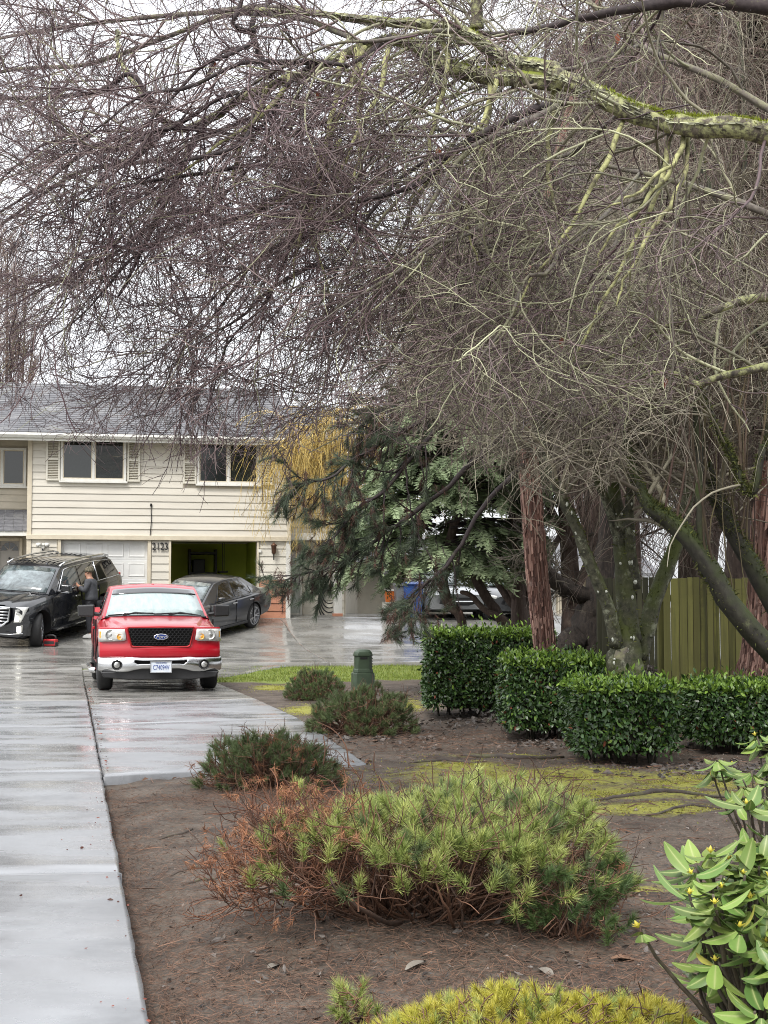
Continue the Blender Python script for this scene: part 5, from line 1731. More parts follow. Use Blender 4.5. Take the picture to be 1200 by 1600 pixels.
def bark_plates(C, Rr, n_, off_, mat, parent, seed, size=(.02, .05)):
    """loose lengthwise flakes of bark standing a little off the trunk"""
    rm = np.random.default_rng(seed)
    k = rm.integers(0, len(C) - 1, n_); f = rm.uniform(0, 1, n_)[:, None]
    c = C[k] * (1 - f) + C[k + 1] * f
    T = unit(C[k + 1] - C[k]); ra = (Rr[k] * (1 - f[:, 0]) + Rr[k + 1] * f[:, 0])[:, None]
    a = rm.uniform(0, 2 * pi, n_)
    Nn = np.stack([np.cos(a), np.sin(a), 0 * a], -1); B = np.cross(T, Nn)
    p = c + Nn * ra * 1.02
    w_ = rm.uniform(.25, .6, (n_, 1)) * size[0]; L = rm.uniform(.6, 2.4, (n_, 1)) * size[1]
    lift = Nn * rm.uniform(.004, .016, (n_, 1))
    q = [p - B * w_ - T * L, p + B * w_ - T * L * .8, p + B * w_ * .8 + T * L, p - B * w_ * .9 + T * L * .9]
    V = np.stack(q + [x + lift * e - B * 0 for x, e in zip(q, (1., .8, .6, 1.1))], 1) - off_
    Q8 = np.array([[4, 5, 6, 7], [0, 1, 5, 4], [1, 2, 6, 5], [2, 3, 7, 6], [3, 0, 4, 7]])
    F = (np.arange(n_)[:, None, None] * 8 + Q8[None]).reshape(-1, 4)
    o = np_obj('bark_plates', V.reshape(-1, 3), F, None, mat, parent, attrs={'rnd': np.repeat(rm.uniform(0, 1, n_), 8)}, smooth=False)
    o['kind'] = 'stuff'
MT['flakes'] = M('lichen_flakes', (.10, .09, .065), (.05, .045, .035), 60, .9, rnd=.5, rndcol=(.40, .41, .27))
MT['plates'] = M('red_bark_plates', (.14, .065, .05), (.07, .032, .027), 40, .85, rnd=.5, rndcol=(.40, .25, .20))

# ---- the big bare tree: limbs reach in from its trunk just outside the right edge
BT = thing('bare_tree', 'bare spreading tree with lichened limbs arching overhead across the picture', 'tree', (3.2, 10.2, 0))
BT.location = (3.35, 9.6, 0)
inv = lambda C: C - np.array([[3.35, 9.6, 0]])
Ct, Rt_ = spline([(Vector((0, 0, -.2)), .24), (Vector((.02, .02, .5)), .19), (Vector((-.05, .0, 1.6)), .165), (Vector((.05, -.1, 2.8)), .15), (Vector((.0, -.3, 4.1)), .12), (Vector((-.1, -.4, 5.2)), .09), (Vector((-.3, -.5, 6.4)), .05)], 30)
limb_obj('trunk', Ct, Rt_, MT['bark_lichen'], BT, 16, .05)
LIMBS = [
    # main limb and its two continuations
    ([(1460, 330, 9.3, 26), (1330, 245, 8.9, 24), (1200, 205, 8.6, 21), (1120, 196, 8.6, 20), (1050, 190, 8.7, 19), (980, 166, 8.8, 19), (900, 130, 8.9, 18), (850, 106, 9.0, 16), (800, 95, 9.1, 13), (725, 50, 9.2, 12), (650, 35, 9.3, 10), (600, 28, 9.4, 8), (520, 18, 9.6, 6), (400, 8, 9.9, 4)], 'bark_lichen', 12, 40),
    ([(890, 132, 8.95, 15), (830, 123, 9.0, 15), (760, 119, 9.2, 14), (700, 106, 9.3, 13), (660, 76, 9.5, 11), (610, 58, 9.6, 10), (565, 66, 9.7, 9), (500, 96, 9.8, 9), (430, 121, 9.9, 8.5), (370, 146, 10, 8), (330, 172, 10.1, 7.5), (280, 192, 10.2, 6.5), (245, 172, 10.3, 5), (215, 128, 10.4, 4), (190, 88, 10.6, 3), (185, 40, 10.8, 2)], 'bark_lichen', 12, 44),
    ([(255, 208, 10.2, 5), (200, 255, 10.3, 4.5), (140, 240, 10.4, 3.8), (80, 195, 10.5, 3), (20, 160, 10.7, 2.4), (-60, 140, 11, 1.6)], 'bark_dark', 8, 20),
    ([(242, 176, 10.3, 4), (205, 115, 10.3, 4), (160, 140, 10.4, 4), (80, 150, 10.4, 3.6), (0, 152, 10.5, 3), (-80, 165, 10.6, 2)], 'bark_dark', 8, 20),
    ([(322, 185, 10.1, 5), (290, 250, 10.1, 4.6), (258, 315, 10.1, 4), (220, 398, 10.1, 3), (185, 468, 10.1, 1.6)], 'bark_dark', 8, 20),
    ([(425, 120, 9.9, 5), (400, 65, 9.9, 4.6), (395, 25, 9.9, 4), (415, 5, 10, 3), (440, -30, 10.2, 2)], 'bark_dark', 8, 16),
    ([(398, 52, 9.9, 4), (362, 42, 9.8, 4), (372, 12, 9.8, 3.4), (378, -20, 9.8, 2)], 'bark_dark', 8, 14),
    ([(414, 136, 9.9, 4.4), (396, 180, 9.85, 4), (380, 215, 9.8, 3.6), (360, 275, 9.8, 2.6), (368, 320, 9.8, 1.4)], 'bark_yellow', 8, 18),
    ([(572, 72, 9.6, 5), (555, 130, 9.5, 5), (540, 180, 9.4, 4.4), (525, 228, 9.3, 3.8), (510, 290, 9.3, 3.2), (505, 360, 9.3, 2.4), (530, 430, 9.3, 1.8), (545, 500, 9.3, 1.2)], 'bark_yellow', 8, 24),
    ([(530, 215, 9.35, 4), (500, 268, 9.4, 4), (455, 300, 9.5, 3.4), (415, 325, 9.6, 2.4), (395, 345, 9.7, 1.2)], 'bark_yellow', 8, 16),
    ([(885, 158, 8.9, 7), (840, 168, 8.8, 6.4), (790, 190, 8.7, 6), (740, 215, 8.7, 5.4), (705, 240, 8.7, 4.8), (665, 282, 8.7, 4), (600, 305, 8.8, 3), (540, 320, 8.9, 2)], 'bark_dark', 8, 22),
    ([(870, 166, 8.8, 5), (800, 205, 8.6, 4.6), (735, 235, 8.5, 4.2), (690, 300, 8.5, 3.4), (650, 365, 8.5, 2.4), (610, 420, 8.6, 1.3)], 'bark_grey', 8, 22),
    ([(1460, 60, 9.6, 17), (1330, 20, 9.6, 15), (1200, 10, 9.7, 13), (1100, 2, 9.8, 11), (1030, 5, 9.9, 9), (925, 22, 10, 6.5), (825, 45, 10.2, 5), (765, 50, 10.3, 4), (690, 46, 10.4, 3)], 'bark_dark', 10, 30),
    ([(745, 46, 9.2, 10), (740, 10, 9.2, 9), (738, -60, 9.2, 8), (720, -150, 9.3, 5)], 'bark_lichen', 8, 16),
    ([(1420, 520, 9.4, 12), (1300, 470, 9.3, 9), (1195, 468, 9.2, 7), (1140, 480, 9.1, 6), (1095, 500, 9.1, 5), (1040, 512, 9.1, 4), (960, 560, 9.1, 3), (880, 590, 9.1, 1.8)], 'bark_lichen', 9, 26),
    ([(1420, 600, 9.4, 12), (1290, 560, 9.2, 9), (1195, 575, 9.0, 7), (1140, 586, 8.9, 6), (1090, 602, 8.9, 5), (1060, 585, 8.9, 3.6), (1000, 590, 8.9, 2.6), (940, 640, 9, 1.4)], 'bark_lichen', 9, 26),
    ([(1420, 430, 9.8, 10), (1300, 380, 9.9, 8), (1180, 325, 10, 6), (1100, 298, 10.2, 5), (1000, 270, 10.4, 4), (900, 260, 10.6, 2.6), (800, 300, 10.7, 1.5)], 'bark_grey', 8, 24),
    ([(1380, 300, 10.2, 9), (1250, 200, 10.4, 7), (1120, 120, 10.6, 6), (1000, 70, 10.9, 5), (900, -20, 11.2, 4), (800, -90, 11.5, 3)], 'bark_grey', 8, 24),
    ([(600, 40, 9.5, 6), (520, 25, 9.9, 5.4), (420, 10, 10.4, 5), (300, 22, 10.9, 4.2), (180, 35, 11.3, 3.6), (80, 50, 11.7, 3), (-40, 72, 12, 2)], 'bark_grey', 8, 24),
    ([(560, 64, 9.7, 5), (470, 30, 10.3, 5), (360, 24, 11, 4.6), (250, 60, 11.6, 4), (130, 100, 12, 3.4), (20, 110, 12.4, 2.8), (-80, 130, 12.8, 2)], 'bark_grey', 8, 24),
]
LOWX, LOWY = [-200, 60, 180, 300, 400, 470, 560, 700, 850, 960, 1080, 1200, 1400], [665, 690, 730, 760, 775, 715, 670, 680, 740, 690, 640, 640, 640]
rx_ = np.random.default_rng(23)
HUBS = [q for l_ in LIMBS for q in l_[0][1:-1]]
for i in range(36):
    sx, sy = rx_.uniform(330, 1000), rx_.uniform(40, 230)
    if i % 3 == 0: sx, sy = rx_.uniform(620, 1150), rx_.uniform(180, 420)
    if i >= 26: sx, sy = rx_.uniform(280, 640), rx_.uniform(150, 420)
    L = rx_.uniform(260, 560)
    a_ = rx_.uniform(.18, 1.15)
    ex, ey = sx - L * math.cos(a_), sy + L * math.sin(a_)
    ey = min(ey, float(np.interp(ex, LOWX, LOWY)) - 45)
    D0 = rx_.uniform(8.6, 10.8); D1_ = D0 + rx_.uniform(-.7, 1.2)
    pts = []
    for t in np.linspace(0, 1, 6):
        bow = -math.sin(t * pi) * L * rx_.uniform(.05, .14)
        pts.append((sx + (ex - sx) * t + rx_.normal(0, 6), sy + (ey - sy) * t + bow + rx_.normal(0, 6), D0 + (D1_ - D0) * t, 3.6 * (1 - t) ** .8 + .6))
    hub = min(HUBS, key=lambda h: (h[0] - sx) ** 2 + (h[1] - sy) ** 2 + (3000 if h[0] < sx - 40 else 0))
    pts = [(hub[0], hub[1], hub[2], min(hub[3] * .6, 5.))] + pts[1:]
    LIMBS.append((pts, 'bark_grey' if sx > 700 else 'bark_dark', 6, 20))
for i in range(13):      # lichen-yellow hanging side branches
    sx, sy = rx_.uniform(430, 1080), 0.
    sy = float(np.interp(sx, [430, 560, 720, 860, 1080], [125, 75, 60, 115, 195]))
    L = rx_.uniform(150, 380); dx = rx_.uniform(-210, 20); D0 = 9.7 - .9 * (sx - 430) / 650
    LIMBS.append(([(sx, sy, D0, 4.6), (sx + dx * .12, sy + L * .25, D0 - .15, 4.2), (sx + dx * .35 + rx_.normal(0, 10), sy + L * .5, D0 - .25, 3.4), (sx + dx * .7 + rx_.normal(0, 12), sy + L * .78, D0 - .3, 2.4), (sx + dx, sy + L, D0 - .3, 1.2)], 'bark_yellow', 7, 22))
allC, allR = [], []
for i, (pix, mt, sides, K) in enumerate(LIMBS):
    C, Rr = limb(pix, K, .018 if i < 2 else .034 if mt == 'bark_yellow' else .012, i)
    if i < 2: Rr = Rr * .88
    limb_obj('limb', inv(C), Rr, MT[mt], BT, sides, .12, i, .05)
    Cr, Rr2 = spline([(Vector(c), q) for c, q in zip(C, Rr)], 32)
    allC.append(Cr); allR.append(Rr2)
P0, R0 = np.array(allC), np.array(allR)
r = np.random.default_rng(11)
P1, R1 = grow(r, P0, R0, 480, 1.15, 14, (.4, 1.15), droop=.022, wob=.13, rk=.45, rtip=.0034, tmin=.10, rmax=.011, bias=(-.55, 0, -.25), fall=.3)
P1, R1 = prune(P1, R1, LOWX, LOWY, r)
P2, R2 = grow(r, P1, R1, 3900, .66, 9, (.35, 1.05), droop=.018, wob=.16, rk=.6, rtip=.0019, rmax=.0055, bias=(-.2, 0, -.12), fall=.4)
P2, R2 = prune(P2, R2, LOWX, LOWY, r)
P3, R3 = grow(r, P2, R2, 20500, .34, 6, (.4, 1.05), droop=.012, wob=.18, rk=.65, rtip=.0013, rmax=.0027, fall=.45)
P3, R3 = prune(P3, R3, LOWX, LOWY, r, 25)
P4, R4 = grow(r, P3, R3, 10000, .13, 4, (.45, 1.1), droop=-.02, wob=.16, rk=.8, rtip=.0012, rmax=.0018, fall=.4)
# lichened grey branches belong to the inner, right-hand part of the crown, purple shoots to the outer part
def side_split(P, Rr, s, k0=1.):
    x = P[:, 0, 0] / P[:, 0, 1] * F_PX + 600
    g = r.uniform(0, 1, len(P)) < k0 * np.clip((x - 430) / 700, .06, .55)
    return (P[g], Rr[g], s), (P[~g], Rr[~g], s)
sp = [side_split(P1, R1, 5, 1.3), side_split(P2, R2, 4, 1.), side_split(P3, R3, 3, .75), side_split(P4, R4, 3, .6)]
off = np.array([[[3.35, 9.6, 0]]])
sh = lambda L: [(p - off, q, s) for p, q, s in L if len(p)]
twig_obj('lichened_twigs', sh([a for a, b in sp]), MT['twig_grey'], BT, 1)['kind'] = 'stuff'
twig_obj('purple_twigs', sh([b for a, b in sp]), MT['twig_purple'], BT, 2)['kind'] = 'stuff'
bark_plates(allC[0], allR[0], 1500, off[0], MT['flakes'], BT, 15, (.010, .012))
bark_plates(allC[1], allR[1], 900, off[0], MT['flakes'], BT, 16, (.008, .010))
# moss cushions on the upper side of the main limb
rm = np.random.default_rng(6)
mp, mn = [], []
for li, x0_, x1_, n_ in ((0, 955, 1260, 5200), (0, 700, 790, 900), (1, 600, 800, 1200)):
    Cq, Rq = allC[li], allR[li]
    pxq = pix_of(Cq)[0]
    ks = np.where((pxq > x0_) & (pxq < x1_))[0]
    k = rm.choice(ks[ks < len(Cq) - 1], n_); f = rm.uniform(0, 1, n_)[:, None]
    c = Cq[k] * (1 - f) + Cq[k + 1] * f
    a = rm.normal(0, .62, n_) + .35 * np.sin(c[:, 0] * 9)
    q = Rq[k] * (1 - f[:, 0]) + Rq[k + 1] * f[:, 0]
    nn_ = np.stack([np.zeros(n_), -np.sin(a), np.cos(a)], -1)
    keep = smooth_noise(c[:, 0] * 1.0, c[:, 0] * .3 + a, 17, 9.) > -.12
    mp.append((c + nn_ * q[:, None] * .97)[keep]); mn.append(nn_[keep])
mp, mn = np.concatenate(mp), np.concatenate(mn)
n_ = len(mp)
t1 = unit(rm.normal(size=(n_, 3))); s1 = unit(np.cross(mn, t1)) * rm.uniform(.002, .005, (n_, 1))
tip = mp + (mn + rm.normal(0, .45, (n_, 3))) * rm.uniform(.006, .020, (n_, 1))
V = np.stack([mp - s1, mp + s1, tip], 1).reshape(-1, 3) - off[0]
MT['limb_moss'] = leafy(M('bright_limb_moss', (.17, .21, .02), None, rough=.85, rnd=.4, rndcol=(.30, .33, .04)), .2)
np_obj('moss', V, None, np.arange(n_ * 3).reshape(-1, 3), MT['limb_moss'], BT, attrs={'rnd': np.repeat(rm.uniform(0, 1, n_), 3)}, smooth=False)['kind'] = 'stuff'
# a few curled dead leaves still hanging
MT['dead_leaf'] = leafy(M('dead_leaf', (.26, .075, .03), (.16, .05, .03), 12, .7), .3)
for (px, py, D) in ((685, 230, 8.8), (497, 142, 9.6), (878, 527, 9.0), (335, 95, 10), (965, 52, 9.2), (1040, 590, 9)):
    c = np.array(at(px, py, D)) - off[0, 0]
    s = .035
    V = np.array([[0, 0, 0], [-.5, .2, -.5], [.5, .25, -.5], [-.45, .3, -1.3], [.4, .2, -1.2], [0, -.1, -.7], [0, .1, -2.]]) * s + c
    np_obj('dead_leaf', V, None, np.array([[0, 1, 5], [0, 5, 2], [1, 3, 5], [5, 4, 2], [3, 6, 5], [5, 6, 4]]), MT['dead_leaf'], BT)

# ---- trees behind the hedges
def hanging_tree(name, label, base, trunk, limbs, mt, twmat, n1, n2, n3, L1, L2, L3, seed, droop=.10, bias=(0, 0, -.5), rt=.0016, extra=None, group=None, k1=12, low=None):
    o = thing(name, label, 'tree', base, group=group)
    b = np.array([list(base)])
    Cs, Rs = [], []
    for j, pts in enumerate([trunk] + limbs):
        C, Rr = spline(pts, 30)
        rr = np.random.default_rng(seed + j)
        C = C + np.cumsum(rr.normal(0, .012, C.shape), axis=0) * .4
        limb_obj('trunk' if j == 0 else 'limb', C - b, Rr, mt, o, 20 if j == 0 else 12, .05, seed + j, .06)
        Cs.append(C); Rs.append(Rr)
    r = np.random.default_rng(seed)
    P0, R0 = np.array(Cs), np.array(Rs)
    lv = []
    P1, R1 = grow(r, P0, R0, n1, L1, k1, (.5, 1.2), droop=droop * .5, wob=.10, rk=.4, rtip=rt * 1.6, tmin=.2, rmax=.03, bias=bias, fall=.3)
    P2, R2 = grow(r, P1, R1, n2, L2, 9, (.4, 1.0), droop=droop, wob=.11, rk=.5, rtip=rt, rmax=.010, bias=(0, 0, -.3), fall=.3)
    if low: P1, R1 = prune(P1, R1, *low, r); P2, R2 = prune(P2, R2, *low, r)
    lv = [(P1 - b, R1, 5), (P2 - b, R2, 3)]
    if n3:
        P3, R3 = grow(r, P2, R2, n3, L3, 6, (.25, .8), droop=droop, wob=.12, rk=.7, rtip=rt * .8, rmax=.005, fall=.3)
        if low: P3, R3 = prune(P3, R3, *low, r, 25)
        lv.append((P3 - b, R3, 3))
    twig_obj('twigs', lv, twmat, o, seed)['kind'] = 'stuff'
    return o, P0, R0

LOWM = ([0, 600, 760, 860, 1000, 1100, 1300], [690, 690, 740, 800, 770, 800, 800])
LOWW = ([0, 600, 760, 860, 900, 1000, 1300], [680, 680, 690, 740, 860, 900, 900])
def V3(x, y, z): return Vector((x, y, z))
def A3(px, py, D, rp): return (at(px, py, D), rp * D / F_PX)

# mossy many-stemmed tree behind the third hedge
g = at(978, 1110, 16.2)
base = V3(g.x, g.y, 0)
stems = [
    [A3(962, 1010, 16.1, 13), A3(950, 950, 16.0, 12), A3(922, 881, 15.9, 11), A3(897, 818, 15.8, 10), A3(871, 765, 15.7, 9), A3(850, 690, 15.6, 8), A3(840, 600, 15.5, 7), A3(800, 500, 15.3, 5), A3(760, 420, 15.2, 3)],
    [A3(985, 1000, 16.2, 20), A3(978, 930, 16.2, 18), A3(974, 858, 16.2, 15), A3(962, 773, 16.2, 12), A3(950, 700, 16.3, 10), A3(925, 600, 16.4, 8), A3(935, 480, 16.6, 6), A3(905, 330, 16.8, 4)],
    [A3(990, 920, 16.2, 13), A3(984, 850, 16.1, 10), A3(986, 780, 16.0, 8), A3(998, 715, 16.0, 7), A3(1010, 620, 15.9, 6), A3(1000, 500, 15.8, 4), A3(1040, 380, 15.7, 3)],
    [A3(1000, 1030, 16.3, 13), A3(1012, 980, 16.4, 16), A3(1030, 915, 16.6, 15), A3(1055, 855, 16.8, 14), A3(1070, 790, 17, 12), A3(1090, 690, 17.2, 9), A3(1085, 560, 17.4, 7), A3(1110, 420, 17.7, 5)],
    [A3(968, 850, 16.2, 9), A3(950, 790, 16.1, 8), A3(932, 745, 16.0, 7), A3(905, 660, 15.9, 6), A3(860, 560, 15.7, 5), A3(835, 470, 15.6, 5), A3(765, 450, 15.5, 4), A3(700, 418, 15.4, 3)],
]
trunk = [(V3(base.x, base.y, -.15), .30), A3(978, 1085, 16.2, 38), A3(977, 1045, 16.2, 31), A3(979, 1005, 16.2, 24), A3(979, 960, 16.2, 16), A3(976, 900, 16.2, 11)]
stems = [[(p, q * .84) for p, q in s_] for s_ in stems]
MS, P0, R0 = hanging_tree('mossy_tree', 'mossy many stemmed tree with pale lichen spots behind the third hedge', base, trunk, stems, MT['bark_moss'], MT['twig_brown'], 120, 1500, 5200, 1.7, .9, .5, 41, droop=.03, bias=(-.3, -.3, .1), rt=.002, low=LOWM)
moss_tufts('moss', P0[:5], R0[:5], 5000, np.array([list(base)]), MT['stem_moss'], MS, 91, gap=-.05)
# white lichen spots on its stems
rr = np.random.default_rng(8)
mb = MB()
for s_ in range(46):
    j = rr.integers(0, 4); k = rr.integers(1, 20)
    c, q = P0[j][k], R0[j][k]
    a = rr.uniform(-.9, .9)
    d = Vector((math.sin(a), -math.cos(a), 0))
    t = Vector((math.cos(a), math.sin(a), 0))
    o_ = Vector(c) - Vector(base) + d * (q * 1.09)
    h, w_ = rr.uniform(.012, .032), rr.uniform(.009, .022)
    n = 7
    mb.add([o_ + d * .012] + [o_ - d * .012 + t * w_ * math.cos(2 * pi * i / n) + Vector((0, 0, h * math.sin(2 * pi * i / n))) for i in range(n)], [(0, 1 + i, 1 + (i + 1) % n) for i in range(n)])
lo = mb.build('lichen_spots', M('white_lichen', (.62, .64, .56), None, rough=.9), MS)
lo['kind'] = 'stuff'
mb = MB(); c = at(968, 1024, 15.78) - base; mb.box(c, (.10, .03, .08), Matrix.Rotation(.3, 3, 'Y')); mb.box(c + Vector((.05, -.005, .05)), (.08, .03, .05), Matrix.Rotation(-.4, 3, 'Y')); mb.build('bark_flap', MT['bark_grey'], MS)

# dark leaning tree at the right edge
LB = V3(*[*at(1330, 1130, 15.2)][:2], 0)
trunk = [(V3(LB.x, LB.y, -.2), .24), A3(1290, 1080, 15.1, 26), A3(1245, 1045, 15.0, 24), A3(1200, 1010, 14.9, 23), A3(1143, 943, 14.8, 21), A3(1101, 868, 14.8, 20), A3(1053, 813, 14.9, 18), A3(1016, 785, 15, 14), A3(985, 700, 15.2, 9), A3(965, 590, 15.4, 6), A3(930, 470, 15.6, 4)]
limbs = [
    [A3(1250, 1010, 15.4, 20), A3(1200, 930, 15.5, 19), A3(1160, 860, 15.6, 18), A3(1129, 802, 15.7, 17), A3(1107, 745, 15.8, 14), A3(1090, 660, 16, 10), A3(1110, 540, 16.2, 8), A3(1080, 400, 16.5, 6), A3(1100, 250, 16.8, 4)],
    [A3(1260, 820, 14.6, 9), A3(1200, 690, 14.5, 8), A3(1175, 775, 14.5, 7), A3(1148, 715, 14.5, 6.4), A3(1120, 668, 14.5, 6), A3(1095, 610, 14.6, 5), A3(1060, 540, 14.7, 4)],
    [A3(1098, 862, 14.8, 9), A3(1094, 790, 14.8, 8), A3(1096, 700, 14.9, 7.5), A3(1092, 600, 15, 6.5), A3(1100, 480, 15.1, 5), A3(1090, 340, 15.3, 4)],
    [A3(1330, 900, 15.8, 14), A3(1240, 640, 16, 12), A3(1170, 480, 16.2, 10), A3(1120, 330, 16.5, 7), A3(1060, 180, 17, 5), A3(1010, 20, 17.4, 3)],
    [A3(1200, 720, 16, 9), A3(1185, 560, 16.1, 8), A3(1150, 400, 16.3, 6), A3(1165, 220, 16.6, 4), A3(1150, 40, 17, 3)],
]
trunk = [(p, q * .76) for p, q in trunk]; limbs = [[(p, q * .74) for p, q in s_] for s_ in limbs]
LT, Pl, Rl = hanging_tree('leaning_tree', 'dark mossy tree leaning in from the right edge over the board fence', LB, trunk, limbs, MT['bark_mossdark'], MT['twig_brown'], 150, 1600, 4200, 2.0, 1.3, .7, 51, droop=.10, bias=(-.3, -.3, -.2), rt=.002, low=LOWM)
moss_tufts('moss', Pl[:3], Rl[:3], 9000, np.array([list(LB)]), MT['stem_moss'], LT, 92, spread=1.0, h=(.010, .045), gap=-.15)
# straight suckers standing up from the leaning stems
rr = np.random.default_rng(3)
n = 60
P = np.empty((n, 10, 3))
for i in range(n):
    j = rr.choice([0, 1, 1, 2, 4])
    k = rr.integers(6, 20)
    a = Pl[j][k]
    h = rr.uniform(.9, 3.2)
    t = np.linspace(0, 1, 10)[:, None]
    P[i] = a + t * np.array([[rr.normal(-.05, .16), rr.normal(0, .2), h]]) + np.cumsum(rr.normal(0, .02, (10, 3)), axis=0) + np.array([[rr.uniform(-.15, .15), 0, 0]]) * np.sin(t * pi)
RS = rr.uniform(.004, .015, n)[:, None] * np.linspace(1, .35, 10)[None]
MT['sucker'] = M('olive_brown_shoots', (.13, .115, .05), (.09, .065, .045), 6, .7, rnd=.35, rndcol=(.075, .045, .038))
twig_obj('upright_shoots', [(P - np.array([[list(LB)]]), RS, 5)], MT['sucker'], LT, 4)['kind'] = 'stuff'

MT['twig_weep'] = M('hanging_brown_twigs', (.095, .055, .05), None, rough=.7, rnd=.5, rndcol=(.20, .155, .12))
MT['twig_dark'] = M('dark_brown_twigs', (.045, .035, .031), None, rough=.7, rnd=.5, rndcol=(.15, .13, .095))

# tall bare trees making the brown mass on the right
def wood_tree(label, px, D, H_, spread, n2, n3, seed, mat, rt, lean=0., rp=None):
    c = at(px, 949, D)
    base = V3(c.x, c.y, float(gz(c.x, c.y)) - .05)
    rr = np.random.default_rng(seed)
    r0 = rp or .17
    trunk = [(base, r0 * 1.25)] + [(base + V3(lean * t * H_ + rr.normal(0, .06), rr.normal(0, .08), H_ * t), r0 * (1 - .85 * t)) for t in (.15, .35, .55, .75, 1)]
    limbs = []
    for j in range(9):
        t = rr.uniform(.12, .8); a = rr.uniform(0, 2 * pi)
        p = base + V3(lean * t * H_, 0, H_ * t)
        dx, dy = math.cos(a) * spread * (1 - .5 * t), math.sin(a) * spread * (1 - .5 * t) * .8
        h = H_ * rr.uniform(.15, .3)
        limbs.append([(p, r0 * .5 * (1 - .6 * t)), (p + V3(dx * .3, dy * .3, h * .5), r0 * .35), (p + V3(dx * .65, dy * .65, h * .9), r0 * .22), (p + V3(dx, dy, h), r0 * .1)])
    return hanging_tree('bare_tree', label, base, trunk, limbs, MT['bark_brown'], mat, 120, n2, n3, spread * .95, 1.5, 1.0, seed, droop=.22, bias=(0, 0, -.3), rt=rt, group='bare trees massed behind the hedges', low=LOWW)
wood_tree('bare tree with brown hanging twigs in the upper right corner behind the near limb', 1150, 19.5, 10.5, 2.6, 1900, 4600, 61, MT['twig_weep'], .0026)
wood_tree('tall bare tree with brown hanging twigs rising above the mossy tree', 990, 21.5, 11.5, 2.9, 1900, 4800, 62, MT['twig_weep'], .0028)
wood_tree('bare tree with dark drooping twigs standing above the reddish trunk', 890, 24.5, 11, 2.1, 1800, 4600, 63, MT['twig_dark'], .0030)
wood_tree('slender bare tree with dark drooping twigs behind the conifer top', 815, 27, 9.0, 1.8, 1000, 2400, 64, MT['twig_dark'], .0032)
wood_tree('far bare tree with brown twigs deep behind the fence', 1110, 28, 13, 3.6, 1500, 3800, 65, MT['twig_weep'], .0036)
wood_tree('far bare tree with dark twigs between the mossy tree and the conifer', 925, 30, 13.5, 3.8, 1500, 3800, 66, MT['twig_dark'], .0038)

# ---- reddish trunk of the pine, its hanging boughs
def needle_tuft(name, seed, n=54, L=.05, w_=.0011, back=.06, spread=1.05, mat=None, young=0, out_=.4):
    """one shoot: needles fanned round a short stem along +z"""
    r = np.random.default_rng(seed)
    s = r.uniform(-back, 0, n)
    a = r.uniform(0, 2 * pi, n)
    tilt = r.uniform(out_, spread, n) * (1 - .45 * (s + back) / back)
    d = np.stack([np.cos(a) * np.sin(tilt), np.sin(a) * np.sin(tilt), np.cos(tilt)], -1)
    ln = L * r.uniform(.75, 1.15, n)
    p = np.stack([0 * s, 0 * s, s], -1)
    q = unit(np.cross(d, r.normal(size=(n, 3)))) * w_
    e = p + d * ln[:, None]
    V = np.stack([p - q, p + q, e], 1).reshape(-1, 3)
    rn = np.repeat(r.uniform(0, .35, n), 3)
    return V, np.arange(n * 3).reshape(-1, 3), rn

def frame_from(d, r):
    d = unit(d)
    ref = np.where(np.abs(d[:, 2:3]) > .9, np.array([[1., 0, 0]]), np.array([[0, 0, 1.]]))
    a = unit(np.cross(d, ref)); b = np.cross(d, a)
    t = r.uniform(0, 2 * pi, len(d))[:, None]
    return a * np.cos(t) + b * np.sin(t), -a * np.sin(t) + b * np.cos(t), d

def scatter_joined(name, variants, pos, dirs, scale, mat, parent, seed):
    """many small pieces joined into one mesh"""
    r = np.random.default_rng(seed)
    X, Y, Z = frame_from(dirs, r)
    which = r.integers(0, len(variants), len(pos))
    Vs, Ts, A, b = [], [], [], 0
    for k, (V, T, rn) in enumerate(variants):
        m = which == k
        c = int(m.sum())
        if not c: continue
        W = (V[None, :, 0:1] * X[m][:, None] + V[None, :, 1:2] * Y[m][:, None] + V[None, :, 2:3] * Z[m][:, None]) * scale[m][:, None, None] + pos[m][:, None]
        Vs.append(W.reshape(-1, 3))
        Ts.append((T[None] + np.arange(c)[:, None, None] * len(V)).reshape(-1, 3) + b)
        A.append(((rn[None] + r.uniform(0, 1, (c, 1))) % 1).ravel())
        b += c * len(V)
    o = np_obj(name, np.concatenate(Vs), None, np.concatenate(Ts), mat, parent, attrs={'rnd': np.concatenate(A)}, smooth=False)
    o['kind'] = 'stuff'
    return o

def scatter_parts(name, meshes, pos, dirs, scale, parent, seed):
    """pieces as objects of their own, sharing mesh data"""
    r = np.random.default_rng(seed)
    X, Y, Z = frame_from(dirs, r)
    for i in range(len(pos)):
        o = bpy.data.objects.new(name, meshes[int(r.integers(0, len(meshes)))])
        m = Matrix(((X[i][0], Y[i][0], Z[i][0], 0), (X[i][1], Y[i][1], Z[i][1], 0), (X[i][2], Y[i][2], Z[i][2], 0), (0, 0, 0, 1))) @ Matrix.Scale(float(scale[i]), 4)
        m.translation = Vector(pos[i])
        o.matrix_local = m
        COL.objects.link(o)
        o.parent = parent

